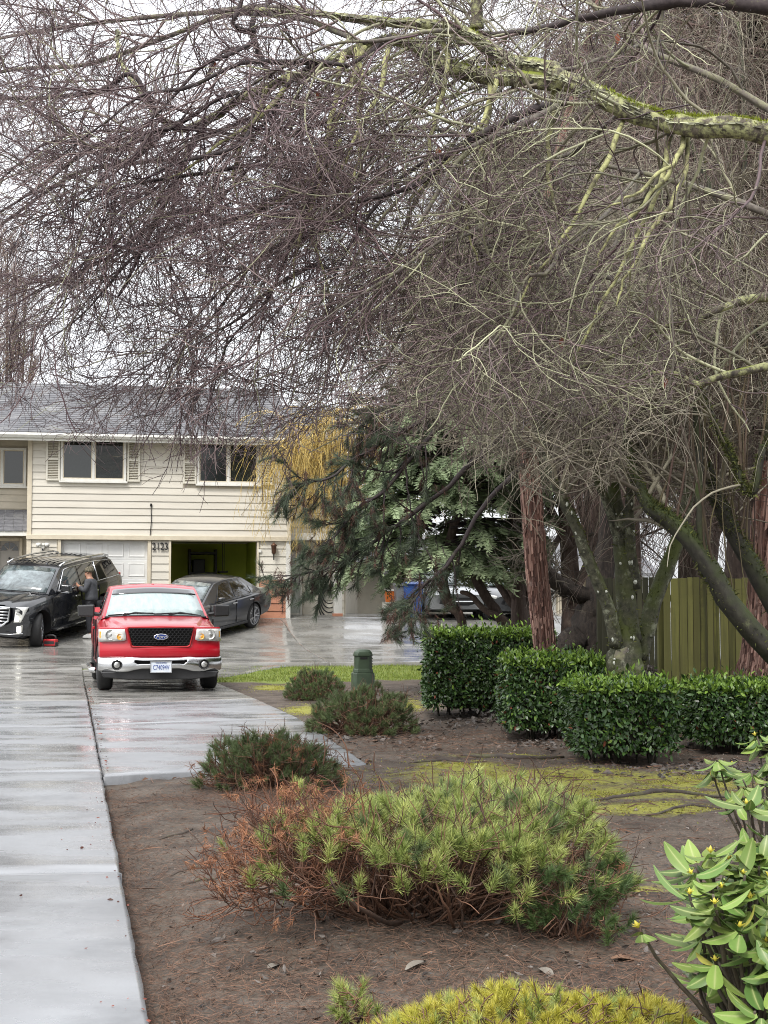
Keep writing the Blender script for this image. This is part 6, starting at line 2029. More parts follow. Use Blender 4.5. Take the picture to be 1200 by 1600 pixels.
MT['pine_dark'] = leafy(M('dark_pine_needles', (.05, .078, .048), None, rough=.55, rnd=.45, rndcol=(.125, .155, .095)), .2)
MT['pine_dead'] = M('dead_pine_needles', (.10, .045, .03), None, rough=.8, rnd=.4, rndcol=(.055, .035, .028))
g = at(852, 1090, 18.0)
PB = V3(g.x, g.y, 0)
PN = thing('pine_tree', 'pine with straight reddish fissured trunk between the two left hedges', 'tree', PB)
C, Rr = spline([(PB + V3(0, 0, -.15), .17), (at(856, 1060, 18), .135), (at(850, 1000, 18), .122), (at(838, 880, 18), .118), (at(829, 760, 18), .112), (at(821, 680, 18), .105), (at(816, 560, 18.1), .095), (at(832, 420, 18.5), .08), (at(868, 260, 19.2), .065), (at(920, 60, 20.2), .05), (at(990, -200, 21.5), .03)], 90)
limb_obj('trunk', C - np.array([list(PB)]), Rr, MT['bark_red'], PN, 36, .02, 1, .06)
bark_plates(C[:60], Rr[:60], 1500, np.array([list(PB)]), MT['plates'], PN, 5)
BO = [
    [A3(822, 690, 18, 6), A3(760, 640, 17.6, 6), A3(690, 650, 17.3, 5), A3(620, 680, 17, 4.4), A3(560, 712, 16.8, 3.6), A3(520, 740, 16.6, 2.6), A3(470, 748, 16.5, 1.6)],
    [A3(820, 640, 18, 7), A3(740, 720, 17.4, 6), A3(680, 775, 17, 5), A3(610, 826, 16.8, 4.4), A3(545, 870, 16.6, 3.4), A3(505, 888, 16.5, 2.4), A3(462, 896, 16.4, 1.6)],
    [A3(815, 600, 18, 7), A3(720, 640, 17.2, 6), A3(660, 700, 17, 5), A3(600, 770, 16.8, 4), A3(560, 800, 16.7, 3), A3(500, 865, 16.6, 1.6)],
    [A3(815, 560, 18, 6), A3(740, 560, 17.4, 5), A3(670, 600, 17.2, 4), A3(610, 640, 17, 3), A3(560, 680, 16.9, 2)],
    [A3(825, 720, 18, 5), A3(750, 800, 17.2, 5), A3(700, 880, 16.9, 4), A3(655, 920, 16.7, 2.6), A3(622, 960, 16.6, 1.4)],
]
r = np.random.default_rng(71)
Ps, Rs = [], []
for i, pts in enumerate(BO):
    C, Rr = spline(pts, 26)
    C = C + np.cumsum(r.normal(0, .02, C.shape), axis=0) * .6
    Rr = Rr * .72
    limb_obj('bough', C - np.array([list(PB)]), Rr, MT['bark_dark'], PN, 7, .06, i)
    Ps.append(C); Rs.append(Rr)
P0, R0 = np.array(Ps), np.array(Rs)
P1, R1 = grow(r, P0, R0, 150, .7, 9, (.4, 1.1), droop=.06, wob=.12, rk=.5, rtip=.003, tmin=.35, rmax=.012, bias=(-.5, 0, -.5))
P2, R2 = grow(r, P1, R1, 420, .30, 6, (.4, 1.0), droop=.03, wob=.13, rk=.6, rtip=.003, rmax=.006)
ob = np.array([[list(PB)]])
twig_obj('shoots', [(P1 - ob, R1, 5), (P2 - ob, R2, 4)], MT['bark_dark'], PN, 3)['kind'] = 'stuff'
ends = np.concatenate([P0[:, -1], P0[:, -3], P1[:, -1], P2[:, -1], P2[:, 3], P1[:, 5]]) ; dirs = np.concatenate([P0[:, -1] - P0[:, -2], P0[:, -3] - P0[:, -5], P1[:, -1] - P1[:, -2], P2[:, -1] - P2[:, -2], P2[:, 3] - P2[:, 2], P1[:, 5] - P1[:, 4]])
var = [needle_tuft('t', k, 70, .10, .0019, .13, 1.0) for k in range(4)]
dead = r.uniform(0, 1, len(ends)) < np.where(np.arange(len(ends)) < 10, 0, .42)
meshes = [np_mesh('needle_tuft', V, None, T, False, {'rnd': a}, [MT['pine_dark']]) for V, T, a in var]
k = np.where(~dead)[0]
sc = r.uniform(.8, 1.3, len(ends))
scatter_parts('needle_tuft', meshes, (ends - ob[0])[k[:290]], dirs[k[:290]], sc[k[:290]], PN, 5)
if len(k) > 290: scatter_joined('needles', var, (ends - ob[0])[k[290:]], dirs[k[290:]], sc[k[290:]], MT['pine_dark'], PN, 6)
scatter_joined('dead_needles', [needle_tuft('t', 30 + q, 40, .075, .0018, .10, 1.3) for q in range(3)], (ends - ob[0])[dead], dirs[dead] + np.array([[0, 0, -.12]]), sc[dead], MT['pine_dead'], PN, 7)

# ---- grey green conifer with layered flat sprays
def frond(seed, L=.34, n=9):
    """flat spray: a rachis with side fingers, slightly cupped"""
    r = np.random.default_rng(seed)
    V, T = [], []
    def finger(p, d, ln, w_):
        b = len(V)
        s = np.cross(d, [0, 0, 1.]); s = s / (np.linalg.norm(s) + 1e-9)
        m = p + d * ln * .55
        V.extend([p - s * w_ * .35, p + s * w_ * .35, m + s * w_, m - s * w_, p + d * ln + np.array([0, 0, -.12 * ln])])
        T.extend([(b, b + 1, b + 2), (b, b + 2, b + 3), (b + 3, b + 2, b + 4)])
    d0 = np.array([1., 0, 0])
    for i in range(n):
        t = i / n
        p = d0 * L * t * .9 + np.array([0, 0, -.12 * L * t * t])
        for sg in (-1, 1):
            a = sg * r.uniform(.5, .95)
            d = np.array([math.cos(a), math.sin(a), r.uniform(-.35, .1)])
            finger(p, d, L * .42 * (1 - .55 * t) * r.uniform(.75, 1.2), L * .038)
    finger(d0 * L * .85, np.array([1, 0, -.2]), L * .3, L * .04)
    # turn x to z for scattering along the direction
    V = np.array(V)
    V = np.stack([V[:, 2], V[:, 1], V[:, 0]], -1)
    return V, np.array(T), np.full(len(V), r.uniform(0, .25))

def scatter_flat(name, variants, pos, dirs, scale, mat, parent, seed, tilt=.25):
    """sprays kept flat: their broad side looks up"""
    r = np.random.default_rng(seed)
    Z = unit(dirs)
    up = np.array([[0, 0, 1.]]) + r.normal(0, tilt, (len(pos), 3))
    Y = unit(np.cross(up, Z)); X = np.cross(Y, Z)
    which = r.integers(0, len(variants), len(pos))
    Vs, Ts, A, b = [], [], [], 0
    for k, (V, T, rn) in enumerate(variants):
        m = which == k; c = int(m.sum())
        if not c: continue
        W = (V[None, :, 0:1] * X[m][:, None] + V[None, :, 1:2] * Y[m][:, None] + V[None, :, 2:3] * Z[m][:, None]) * scale[m][:, None, None] + pos[m][:, None]
        Vs.append(W.reshape(-1, 3)); Ts.append((T[None] + np.arange(c)[:, None, None] * len(V)).reshape(-1, 3) + b)
        A.append(((rn[None] + r.uniform(0, 1, (c, 1))) % 1).ravel()); b += c * len(V)
    o = np_obj(name, np.concatenate(Vs), None, np.concatenate(Ts), mat, parent, attrs={'rnd': np.concatenate(A)}, smooth=False)
    o['kind'] = 'stuff'
    return o

MT['cypress'] = leafy(M('grey_green_sprays', (.18, .24, .125), None, rough=.65, rnd=.5, rndcol=(.32, .385, .225)), .3)
FR = [frond(k) for k in range(5)]
def conifer(name, label, base, stems, crown, n_boughs, seed, mat, fr_scale=1., lift=.15, barkm=None, low=None):
    o = thing(name, label, 'tree', base)
    b = np.array([list(base)])
    rr = np.random.default_rng(seed)
    for j, pts in enumerate(stems):
        C, Rr = spline(pts, 24)
        limb_obj('trunk' if j == 0 else 'stem', C - b, Rr, barkm or MT['bark_brown'], o, 9, .07, seed + j)
    P = np.empty((n_boughs, 9, 3)); Q = []
    i = 0
    while i < n_boughs:
        z = rr.uniform(crown['z0'], crown['z1'])
        rad = np.interp(z, crown['zs'], crown['rs']) * rr.uniform(.75, 1.05)
        a = rr.uniform(0, 2 * pi)
        c = np.array([np.interp(z, crown['zs'], crown['cx']), crown['cy'], z])
        t = np.linspace(.12, 1, 9)[:, None]
        d = np.array([math.cos(a), math.sin(a), 0])
        wig = np.cumsum(rr.normal(0, .025, (9, 3)), axis=0)
        P[i] = c + d * rad * t + np.array([[0, 0, 1]]) * (lift * rad * np.sin(t * 2.2) - .20 * rad * t ** 2.2) + wig
        i += 1
    RR = np.linspace(.022, .006, 9)[None] * np.ones((n_boughs, 1))
    twig_obj('boughs', [(P - b, RR, 4)], MT['bark_dark'], o, seed)['kind'] = 'stuff'
    pos, dr = [], []
    for k, m in ((3, 2), (4, 3), (5, 4), (6, 4), (7, 5), (8, 5)):
        for _ in range(m):
            f = rr.uniform(0, 1, (n_boughs, 1))
            k0 = max(k - 1, 0)
            p = P[:, k0] * (1 - f) + P[:, k] * f
            t = unit(P[:, k] - P[:, k0])
            yaw = rr.uniform(-1.2, 1.2, n_boughs)
            d = np.stack([t[:, 0] * np.cos(yaw) - t[:, 1] * np.sin(yaw), t[:, 0] * np.sin(yaw) + t[:, 1] * np.cos(yaw), t[:, 2] * .6 - .60], -1)
            pos.append(p); dr.append(d)
    pos, dr = np.concatenate(pos), np.concatenate(dr)
    scatter_flat('sprays', FR, pos - b, dr, rr.uniform(.7, 1.25, len(pos)) * fr_scale, mat, o, seed)
    return o
cb = at(720, 1000, 24.5)
base = V3(cb.x, cb.y, float(gz(cb.x, cb.y)))
zc = lambda py, D=24.5: at(700, py, D).z
xc_ = lambda px, D=24.5: at(px, 800, D).x
crown = dict(z0=zc(897), z1=zc(560), zs=[zc(960), zc(930), zc(860), zc(760), zc(680), zc(600), zc(540)], rs=[1.2, 1.5, 1.75, 1.75, 1.45, 1.0, .4], cx=[xc_(650), xc_(655), xc_(680), xc_(705), xc_(735), xc_(750), xc_(760)], cy=24.5)
stems = [
    [(base + V3(0, 0, -.1), .10), A3(722, 975, 24.4, 8), A3(700, 940, 24.4, 8), A3(692, 900, 24.5, 8), A3(705, 840, 24.5, 7), A3(730, 740, 24.5, 6), A3(750, 620, 24.5, 4)],
    [A3(800, 1000, 24.2, 8), A3(778, 960, 24.2, 8), A3(752, 920, 24.3, 8), A3(738, 885, 24.4, 7), A3(735, 820, 24.5, 5)],
    [A3(818, 1000, 24.4, 6), A3(814, 950, 24.4, 6), A3(810, 890, 24.5, 5.4), A3(800, 800, 24.5, 4)],
    [A3(803, 990, 24.1, 6), A3(785, 965, 24, 5), A3(760, 955, 24, 5), A3(735, 930, 24.1, 4), A3(720, 925, 24.2, 3)],
]
conifer('conifer', 'grey green conifer with layered sprays and curved bare stems behind the tallest hedge', base, stems, crown, 270, 81, MT['cypress'], 1.0)
# darker conifers closing the view behind
MT['cypress_dark'] = leafy(M('dark_green_sprays', (.06, .085, .05), None, rough=.7, rnd=.4, rndcol=(.115, .135, .09)), .15)
MT['fir'] = leafy(M('dull_olive_sprays', (.085, .085, .058), None, rough=.7, rnd=.4, rndcol=(.14, .125, .095)), .15)
def back_conifer(label, px, D, H_, rad, seed, mat):
    c = at(px, 949, D)
    b_ = V3(c.x, c.y, float(gz(c.x, c.y)))
    cr_ = dict(z0=b_.z + 4.2, z1=b_.z + H_, zs=[b_.z + 1.5, b_.z + H_ * .35, b_.z + H_ * .7, b_.z + H_], rs=[rad, rad * .95, rad * .7, .3], cx=[c.x] * 4, cy=c.y)
    st_ = [[(b_ + V3(0, 0, -.1), .26), (b_ + V3(.05, 0, H_ * .3), .2), (b_ + V3(0, .05, H_ * .6), .13), (b_ + V3(0, 0, H_), .03)]]
    return conifer('conifer', label, b_, st_, cr_, 300, seed, mat, 1.9, .1)
back_conifer('tall dull conifer dimly seen behind the bare twigs above the fence', 1075, 33, 15, 3.6, 91, MT['fir'])
back_conifer('tall dark conifer dimly seen behind the mossy tree', 930, 36, 14.5, 3.8, 92, MT['cypress_dark'])
back_conifer('dark conifer dimly seen behind the reddish pine trunk', 815, 34, 12.0, 3.0, 93, MT['cypress_dark'])
back_conifer('dull conifer behind the leaning tree at the far right', 1210, 31, 14, 3.4, 94, MT['fir'])

MT['bark_old'] = bark('old_dark_bark', (.05, .038, .03), (.018, .014, .012), (.10, .085, .065), (.58, .72), None, 9, .03, (3, 3, .7))
# ---- old dark stump-like tree with a bent limb behind the hedges
g = at(925, 1010, 21)
b_ = V3(g.x, g.y, 0)
OT = thing('old_tree', 'dark old tree with a bent bare limb behind the tallest hedge', 'tree', b_)
for j, pts in enumerate(([(b_ + V3(0, 0, -.2), .42), A3(925, 1000, 21, 36), A3(928, 960, 21, 30), A3(935, 925, 21, 24), A3(945, 870, 21.1, 16), A3(950, 780, 21.2, 10)],
                         [A3(938, 935, 21, 15), A3(910, 930, 20.9, 14), A3(885, 920, 20.8, 13), A3(862, 902, 20.7, 11), A3(845, 870, 20.6, 7), A3(838, 800, 20.5, 4)],
                         [A3(900, 1000, 20.8, 22), A3(880, 1012, 20.6, 18), A3(866, 1030, 20.5, 12)])):
    C, Rr = spline(pts, 22)
    limb_obj('trunk' if j == 0 else 'limb', C - np.array([list(b_)]), Rr, MT['bark_old'], OT, 16, .07, j, .08)
r = np.random.default_rng(12)
C, Rr = spline([A3(938, 935, 21, 15), A3(910, 930, 20.9, 14), A3(885, 920, 20.8, 13), A3(862, 902, 20.7, 11), A3(845, 870, 20.6, 7), A3(838, 800, 20.5, 4)], 20)
P1, R1 = grow(r, C[None], Rr[None], 26, .9, 9, (.5, 1.2), droop=.02, wob=.14, rk=.3, rtip=.003, rmax=.014)
P2, R2 = grow(r, P1, R1, 300, .5, 7, (.4, 1.1), droop=.03, wob=.15, rk=.5, rtip=.002, rmax=.006)
ob = np.array([[list(b_)]])
twig_obj('twigs', [(P1 - ob, R1, 4), (P2 - ob, R2, 3)], MT['twig_dark'], OT, 5)['kind'] = 'stuff'

# ---- great cedar trunk by the fence at the right edge
g = at(1188, 1110, 17.3)
b_ = V3(g.x, g.y, 0)
CT = thing('cedar_tree', 'thick reddish cedar trunk flaring at its foot beside the board fence', 'tree', b_)
C, Rr = spline([(b_ + V3(0, 0, -.2), .50), (at(1190, 1080, 17.3), .33), (at(1196, 1030, 17.3), .26), (at(1200, 940, 17.3), .22), (at(1208, 780, 17.3), .20), (at(1240, 500, 17.3), .21), (at(1290, 100, 17.3), .17), (at(1330, -300, 17.3), .12)], 70)
limb_obj('trunk', C - np.array([list(b_)]), Rr, MT['bark_red'], CT, 48, .02, 1, .06)
bark_plates(C[:40], Rr[:40], 1800, np.array([list(b_)]), MT['plates'], CT, 6, (.022, .08))

# ---- golden weeping willow over the entrance
g = site(8.4, 45.5)
b_ = V3(g.x, g.y, 1.2)
WI = thing('willow', 'golden weeping willow hanging in front of the house wall', 'tree', b_)
MT['willow'] = leafy(M('golden_withies', (.70, .54, .18), None, rough=.6, rnd=.35, rndcol=(.52, .38, .13)), .25)
MT['bark_willow'] = bark('willow_bark', (.20, .15, .09), (.10, .08, .055), (.3, .25, .12), (.5, .7), None, 8, .02)
WD = 41.0
lm = [[A3(600, 960, 45, 9), A3(590, 860, 44, 8), A3(575, 760, 43, 7), A3(570, 690, 42.5, 5), A3(560, 640, 42, 3)],
      [A3(585, 800, 43.5, 5), A3(545, 700, 42, 5), A3(500, 665, 41, 4), A3(440, 670, 40.6, 3), A3(395, 700, 40.3, 2)],
      [A3(580, 740, 43, 5), A3(540, 660, 42, 4), A3(505, 640, 41.4, 3), A3(470, 660, 41, 2)],
      [A3(575, 720, 42.6, 4), A3(530, 690, 41.6, 4), A3(490, 700, 41, 3), A3(455, 730, 40.5, 2)],
      [A3(590, 760, 44, 5), A3(620, 680, 43.5, 4), A3(650, 650, 43, 3), A3(690, 660, 42.5, 2)],
      [A3(580, 780, 43, 4), A3(560, 740, 42, 4), A3(530, 740, 41.4, 3), A3(500, 770, 41, 2)]]
lm = [[(p + V3(.62, 0, 0), q) for p, q in s_] for s_ in lm]
Ps, Rs = [], []
for j, pts in enumerate(lm):
    C, Rr = spline(pts, 26)
    limb_obj('trunk' if j == 0 else 'limb', C - np.array([list(b_)]), Rr, MT['bark_willow'], WI, 8, .06, j)
    Ps.append(C); Rs.append(Rr)
r = np.random.default_rng(14)
P0, R0 = np.array(Ps), np.array(Rs)
P1, R1 = grow(r, P0, R0, 170, 1.3, 9, (.4, 1.2), droop=.14, wob=.12, rk=.4, rtip=.005, tmin=.3, rmax=.014, bias=(-.3, -.4, .2))
P2, R2 = grow(r, P1, R1, 1250, 1.8, 9, (.3, .9), droop=.36, wob=.10, rk=.6, rtip=.0042, rmax=.0075, fall=.3)
P3, R3 = grow(r, P2, R2, 2600, .55, 5, (.25, .8), droop=.25, wob=.12, rk=.8, rtip=.004, rmax=.0055, fall=.3)
ok2 = P2[:, -1, 2] > 2.6; ok3 = P3[:, -1, 2] > 2.5
ob = np.array([[list(b_)]])
twig_obj('withies', [(P1 - ob, R1, 4), (P2[ok2] - ob, R2[ok2], 3), (P3[ok3] - ob, R3[ok3], 3)], MT['willow'], WI, 5)['kind'] = 'stuff'

# ---- tall twiggy tree behind the left house
MT['twig_tan'] = M('tan_twigs', (.21, .145, .115), None, rough=.75, rnd=.3, rndcol=(.29, .22, .16))
c = at(-8, 900, 62)
b_ = V3(c.x, c.y, 1.2)
PT = thing('poplar', 'tall tan twiggy tree rising behind the roof at the left edge', 'tree', b_)
r = np.random.default_rng(15)
Ps, Rs = [], []
for j in range(7):
    x0, y0_ = r.uniform(-.5, .5), r.uniform(-.4, .4)
    top = at(-30 + 14 * j, 385 + 22 * abs(j - 2.5) ** 1.4, 62)
    C, Rr = spline([(b_ + V3(x0 * .2, y0_ * .2, -.1), .22), (b_ + V3(x0, y0_, 3), .16), (b_.lerp(top, .5) + V3(x0, y0_, 0), .09), (top, .02)], 20)
    limb_obj('trunk' if j == 0 else 'limb', C - np.array([list(b_)]), Rr, MT['bark_brown'], PT, 6, .05, j)
    Ps.append(C); Rs.append(Rr)
P0, R0 = np.array(Ps), np.array(Rs)
P1, R1 = grow(r, P0, R0, 360, 1.9, 8, (.25, .7), droop=-.12, wob=.08, rk=.4, rtip=.007, tmin=.3, rmax=.02)
P2, R2 = grow(r, P1, R1, 4600, 1.1, 6, (.3, .8), droop=-.06, wob=.10, rk=.6, rtip=.006, rmax=.009)
ob = np.array([[list(b_)]])
twig_obj('twigs', [(P1 - ob, R1, 3), (P2 - ob, R2, 3)], MT['twig_tan'], PT, 5)['kind'] = 'stuff'
# ------------------------------------------------------------------ clipped laurel hedges
def leaf_mesh(L=1., W=.42, fold=.12, droop=.15, n=4):
    """a pointed oval leaf along +z, face to +x"""
    V, T = [], []
    ts = np.linspace(0, 1, n + 1)
    for t in ts:
        w_ = W * .5 * math.sin(pi * min(1, t * .94 + .03)) ** .8
        x = -droop * t * t
        V += [(x + fold * w_, -w_, t * L), (x, 0, t * L), (x + fold * w_, w_, t * L)]
    for i in range(n):
        a = 3 * i
        for k in (0, 1):
            T += [(a + k, a + k + 1, a + k + 4), (a + k, a + k + 4, a + k + 3)]
    return np.array(V), np.array(T), np.zeros(len(V))

MT['laurel'] = leafy(M('laurel_leaf', (.022, .055, .016), None, rough=.34, rough2=None, spec=.55, rnd=.6, rndcol=(.055, .10, .022)), .12)
MT['laurel_new_skylit'] = leafy(M('young_skylit_laurel_leaf', (.13, .23, .03), None, rough=.35, rnd=.35, rndcol=(.22, .33, .06)), .25)  # fresh growth, with sky light on the hedge tops painted into its colour
MT['hedge_wood'] = M('hedge_inner_twigs', (.012, .016, .008), (.03, .022, .015), 30, .9)
def hedge(label, px0, px1, ptop, pbot, D, depth, seed, dens=4600, leaf=.050):
    r = np.random.default_rng(seed)
    x0, x1 = at(px0, 1000, D).x, at(px1, 1000, D).x
    z0 = float(ground_z((x0 + x1) / 2, D)) ; z1 = at(600, ptop, D).z
    o = thing('hedge', label, 'hedge', ((x0 + x1) / 2, D + depth / 2, z0), 0, 'clipped laurel hedges stepping across the garden')
    hx, hy, h = (x1 - x0) / 2, depth / 2, z1 - z0
    mb = MB()
    zz_ = np.linspace(.10, h - .06, 6)
    mb.loft([[(a * (hx - .07) * (1 - .25 * (k == 0)), b * (hy - .07) * (1 - .25 * (k == 0)), z) for a, b in ((-1, -1), (1, -1), (1, 1), (-1, 1))] for k, z in enumerate(zz_)])
    for _ in range(14):
        a, b = r.uniform(-.8, .8) * hx, r.uniform(-.8, .8) * hy
        mb.tube([(a, b, -.1), (a + r.normal(0, .04), b + r.normal(0, .04), .15), (a + r.normal(0, .08), b + r.normal(0, .05), .3)], .014, 5)
    mb.build('branches', MT['hedge_wood'], o)['kind'] = 'stuff'
    pos, nrm, top = [], [], []
    for (area, gen, nn_) in ((2 * hx * h, lambda n: np.stack([r.uniform(-hx, hx, n), np.full(n, -hy), r.uniform(.05, h, n)], -1), (0, -1, 0)),
                            (2 * hy * h, lambda n: np.stack([np.full(n, -hx), r.uniform(-hy, hy, n), r.uniform(.05, h, n)], -1), (-1, 0, 0)),
                            (2 * hy * h * .6, lambda n: np.stack([np.full(n, hx), r.uniform(-hy, hy, n), r.uniform(.05, h, n)], -1), (1, 0, 0)),
                            (2 * hx * h * .3, lambda n: np.stack([r.uniform(-hx, hx, n), np.full(n, hy), r.uniform(.05, h, n)], -1), (0, 1, 0)),
                            (4 * hx * hy * 1.3, lambda n: np.stack([r.uniform(-hx, hx, n), r.uniform(-hy, hy, n), np.full(n, h)], -1), (0, 0, 1))):
        n = int(area * dens)
        p = gen(n)
        inw = r.exponential(.035, (n, 1))
        p = p - np.array([nn_]) * inw + r.normal(0, .012, (n, 3))
        p = p + np.array([nn_]) * (.055 * smooth_noise(p[:, 0] * 1. + p[:, 1], p[:, 2] * 1. + p[:, 1], seed, 6.))[:, None]
        if nn_[2] > 0: p[:, 2] += r.exponential(.035, n) * (r.uniform(0, 1, n) < .14)
        else: p = p + np.array([nn_]) * (r.exponential(.03, (n, 1)) * (r.uniform(0, 1, (n, 1)) < .08))
        # ragged, thinner foot
        keep = (p[:, 2] > .10 + .07 * r.exponential(1, n)) | (np.array(nn_)[2] > 0)
        pos.append(p[keep]); nrm.append(np.tile(np.array([nn_], float), (keep.sum(), 1)))
        top.append(np.full(keep.sum(), nn_[2] > 0) | (p[keep][:, 2] > h - .05))
    pos, nrm, top = np.concatenate(pos), np.concatenate(nrm), np.concatenate(top)
    n = len(pos)
    # leaf tips point outward and up or hang; face looks outward
    dirs = unit(nrm * r.uniform(.1, .9, (n, 1)) + r.normal(0, .55, (n, 3)) + np.array([[0, 0, -.25]]) * (~top)[:, None] + np.array([[0, 0, .5]]) * top[:, None])
    V, T, rn = leaf_mesh()
    sc = leaf * r.uniform(.7, 1.35, n)
    def xf(idx):
        Z = dirs[idx]; f = nrm[idx] + np.array([[0, 0, .55]]) + r.normal(0, .45, (len(idx), 3))
        Y = unit(np.cross(f, Z)) ; X = np.cross(Y, Z)
        X = -X * np.sign((X * f).sum(1, keepdims=True)) * -1
        Y = np.cross(Z, X)
        return X, Y, Z
    new = top & (r.uniform(0, 1, n) < .72) | (r.uniform(0, 1, n) < .015)  # mostly on top: young leaves whose paler colour also carries the sky light
    front = np.where((nrm[:, 1] < 0) & ~new)[0]
    single = r.permutation(front)[:290]
    rest = np.ones(n, bool); rest[single] = False
    me = [np_mesh('leaf', *( leaf_mesh(W=w_, droop=d)[0], None, leaf_mesh(W=w_, droop=d)[1]), True, {'rnd': rn}, [MT['laurel']]) for w_, d in ((.42, .15), (.38, .05), (.46, .25))]
    X, Y, Z = xf(single)
    for k, i in enumerate(single):
        q = bpy.data.objects.new('leaf', me[k % 3])
        m = Matrix(((X[k][0], Y[k][0], Z[k][0], 0), (X[k][1], Y[k][1], Z[k][1], 0), (X[k][2], Y[k][2], Z[k][2], 0), (0, 0, 0, 1))) @ Matrix.Scale(float(sc[i] * 1.15), 4)
        m.translation = Vector(pos[i] + nrm[i] * .02)
        q.matrix_local = m
        COL.objects.link(q); q.parent = o
    brown = rest & ~new & (r.uniform(0, 1, n) < .012)
    rest = rest & ~brown
    for nm, mask, mt in (('brown_leaves', brown, 'dead_leaf'), ('leaves', rest & ~new, 'laurel'), ('young_skylit_leaves', rest & new, 'laurel_new_skylit')):
        idx = np.where(mask)[0]
        X, Y, Z = xf(idx)
        W = (V[None, :, 0:1] * X[:, None] + V[None, :, 1:2] * Y[:, None] + V[None, :, 2:3] * Z[:, None]) * sc[idx][:, None, None] + pos[idx][:, None]
        q = np_obj(nm, W.reshape(-1, 3), None, (T[None] + np.arange(len(idx))[:, None, None] * len(V)).reshape(-1, 3), MT[mt], o, attrs={'rnd': np.repeat(r.uniform(0, 1, len(idx)), len(V))})
        q['kind'] = 'stuff'
    return o
hedge('tallest and farthest clipped hedge, in front of the forecourt', 669, 868, 990, 1125, 19.0, 1.2, 1)
hedge('second clipped hedge from the left, in front of the red trunk', 794, 944, 1031, 1158, 16.2, 1.2, 2)
hedge('third clipped hedge from the left, below the mossy tree', 907, 1056, 1074, 1195, 13.7, 1.1, 3)
hedge('clipped hedge at the right edge, next to the board fence', 1098, 1275, 1074, 1180, 14.6, 1.1, 4)

# ------------------------------------------------------------------ board fence
MT['fence'] = M('algae_stained_boards', (.25, .245, .06), (.075, .075, .03), 1.5, .75, bump=.003, bscale=30, stretch=(11, 11, .6), lo=.40, hi=.60, c3=(.06, .055, .03), scale3=1.6, t3=(.5, .7), rnd=.3, rndcol=(.28, .27, .09))
MT['fence_dark'] = M('weathered_boards', (.075, .075, .04), (.04, .04, .025), 1.2, .8, bump=.003, bscale=30, stretch=(9, 9, .7), rnd=.25)
def board_fence(label, px0, px1, ytop, D, bw, mat, seed, dy=0.):
    r = np.random.default_rng(seed)
    x0, x1 = at(px0, 900, D).x, at(px1, 900, D).x
    zt_ = at((px0 + px1) / 2, ytop, D).z
    o = thing('fence', label, 'fence', (x0, D, 0))
    x = 0
    while x < x1 - x0:
        w_ = bw * r.uniform(.8, 1.2)
        h = zt_ + r.uniform(-.012, .012)
        mb = MB()
        y = r.uniform(-.004, .004) + dy * x
        mb.span(x + .003, x + w_ - .003, y - .010, y + .010, .03, h)
        mb.build('board', mat, o, bevel=.003, seg=1)
        x += w_
    for z in (.35, zt_ - .28):
        mb = MB(); mb.span(-.02, x + .02, .016 + min(0, dy * x), .06 + max(0, dy * x), z, z + .08); mb.build('rail', mat, o)
    k = 0
    while k * 1.9 < x + .1:
        mb = MB(); mb.span(k * 1.9 - .05, k * 1.9 + .05, .065 + max(0, dy * x), .165 + max(0, dy * x), -.2, zt_ + .03); mb.build('post', mat, o); k += 1
    return o
board_fence('green stained upright board fence between the mossy tree and the cedar', 1036, 1330, 903, 18.2, .085, MT['fence'], 1)
board_fence('darker far board fence seen behind the forked stems of the mossy tree', 940, 1034, 903, 20.2, .08, MT['fence_dark'], 2)

# dark drift of old leaves behind the hedges
r = np.random.default_rng(77)
n = 9000
x = r.normal(3.25, .75, n); y = r.normal(19.2, .9, n)
V, T, rn = leaf_mesh(1, .55, .2, .2, 2)
pos = np.stack([x, y, ground_z(x, y) + .10 * r.uniform(0, 1, n) + .25 * np.exp(-((x - 3.25) / .8) ** 2 - ((y - 19.6) / .8) ** 2) * r.uniform(.6, 1, n)], -1)
MT['leaf_drift'] = M('wet_dead_leaves', (.045, .038, .034), None, rough=.55, rnd=.5, rndcol=(.14, .12, .105))
# loose leaf litter at the feet of the hedges and pines
rl = np.random.default_rng(78)
xl = np.concatenate([rl.normal(1.6, .6, 500), rl.normal(2.2, .5, 500), rl.normal(3.0, .5, 500), rl.normal(.2, .9, 700), rl.normal(-.3, .6, 300), rl.normal(1.6, .9, 400)])
yl = np.concatenate([rl.normal(18.6, .4, 500), rl.normal(15.8, .4, 500), rl.normal(13.3, .4, 500), rl.normal(5.9, .6, 700), rl.normal(16.6, .5, 300), rl.normal(7.5, 1.5, 400)])
kl = (dirt_mask(xl, yl) > .7) & (yl > 4.2)
xl, yl = xl[kl], yl[kl]
dl_ = rl.normal(size=(len(xl), 3)) * np.array([[1, 1, .15]])
ll = scatter_joined('leaf_litter', [(V, T, rn), leaf_mesh(1, .3, .1, .3, 2)], np.stack([xl, yl, ground_z(xl, yl) + .012], -1), dl_, rl.uniform(.018, .05, len(xl)) * np.clip(yl / 9, .8, 1.6), MT['leaf_drift'], None, 4)
tag(ll, 'small dark dead leaves strewn over the earth below hedges and pines', 'leaf litter', kind='stuff')
drift = scatter_joined('leaf_drift', [(V, T, rn)], pos, r.normal(size=(n, 3)) + np.array([[0, 0, .2]]), r.uniform(.04, .09, n), MT['leaf_drift'], None, 3)
tag(drift, 'dark drift of wet dead leaves behind the clipped hedges', 'leaf litter', kind='stuff')

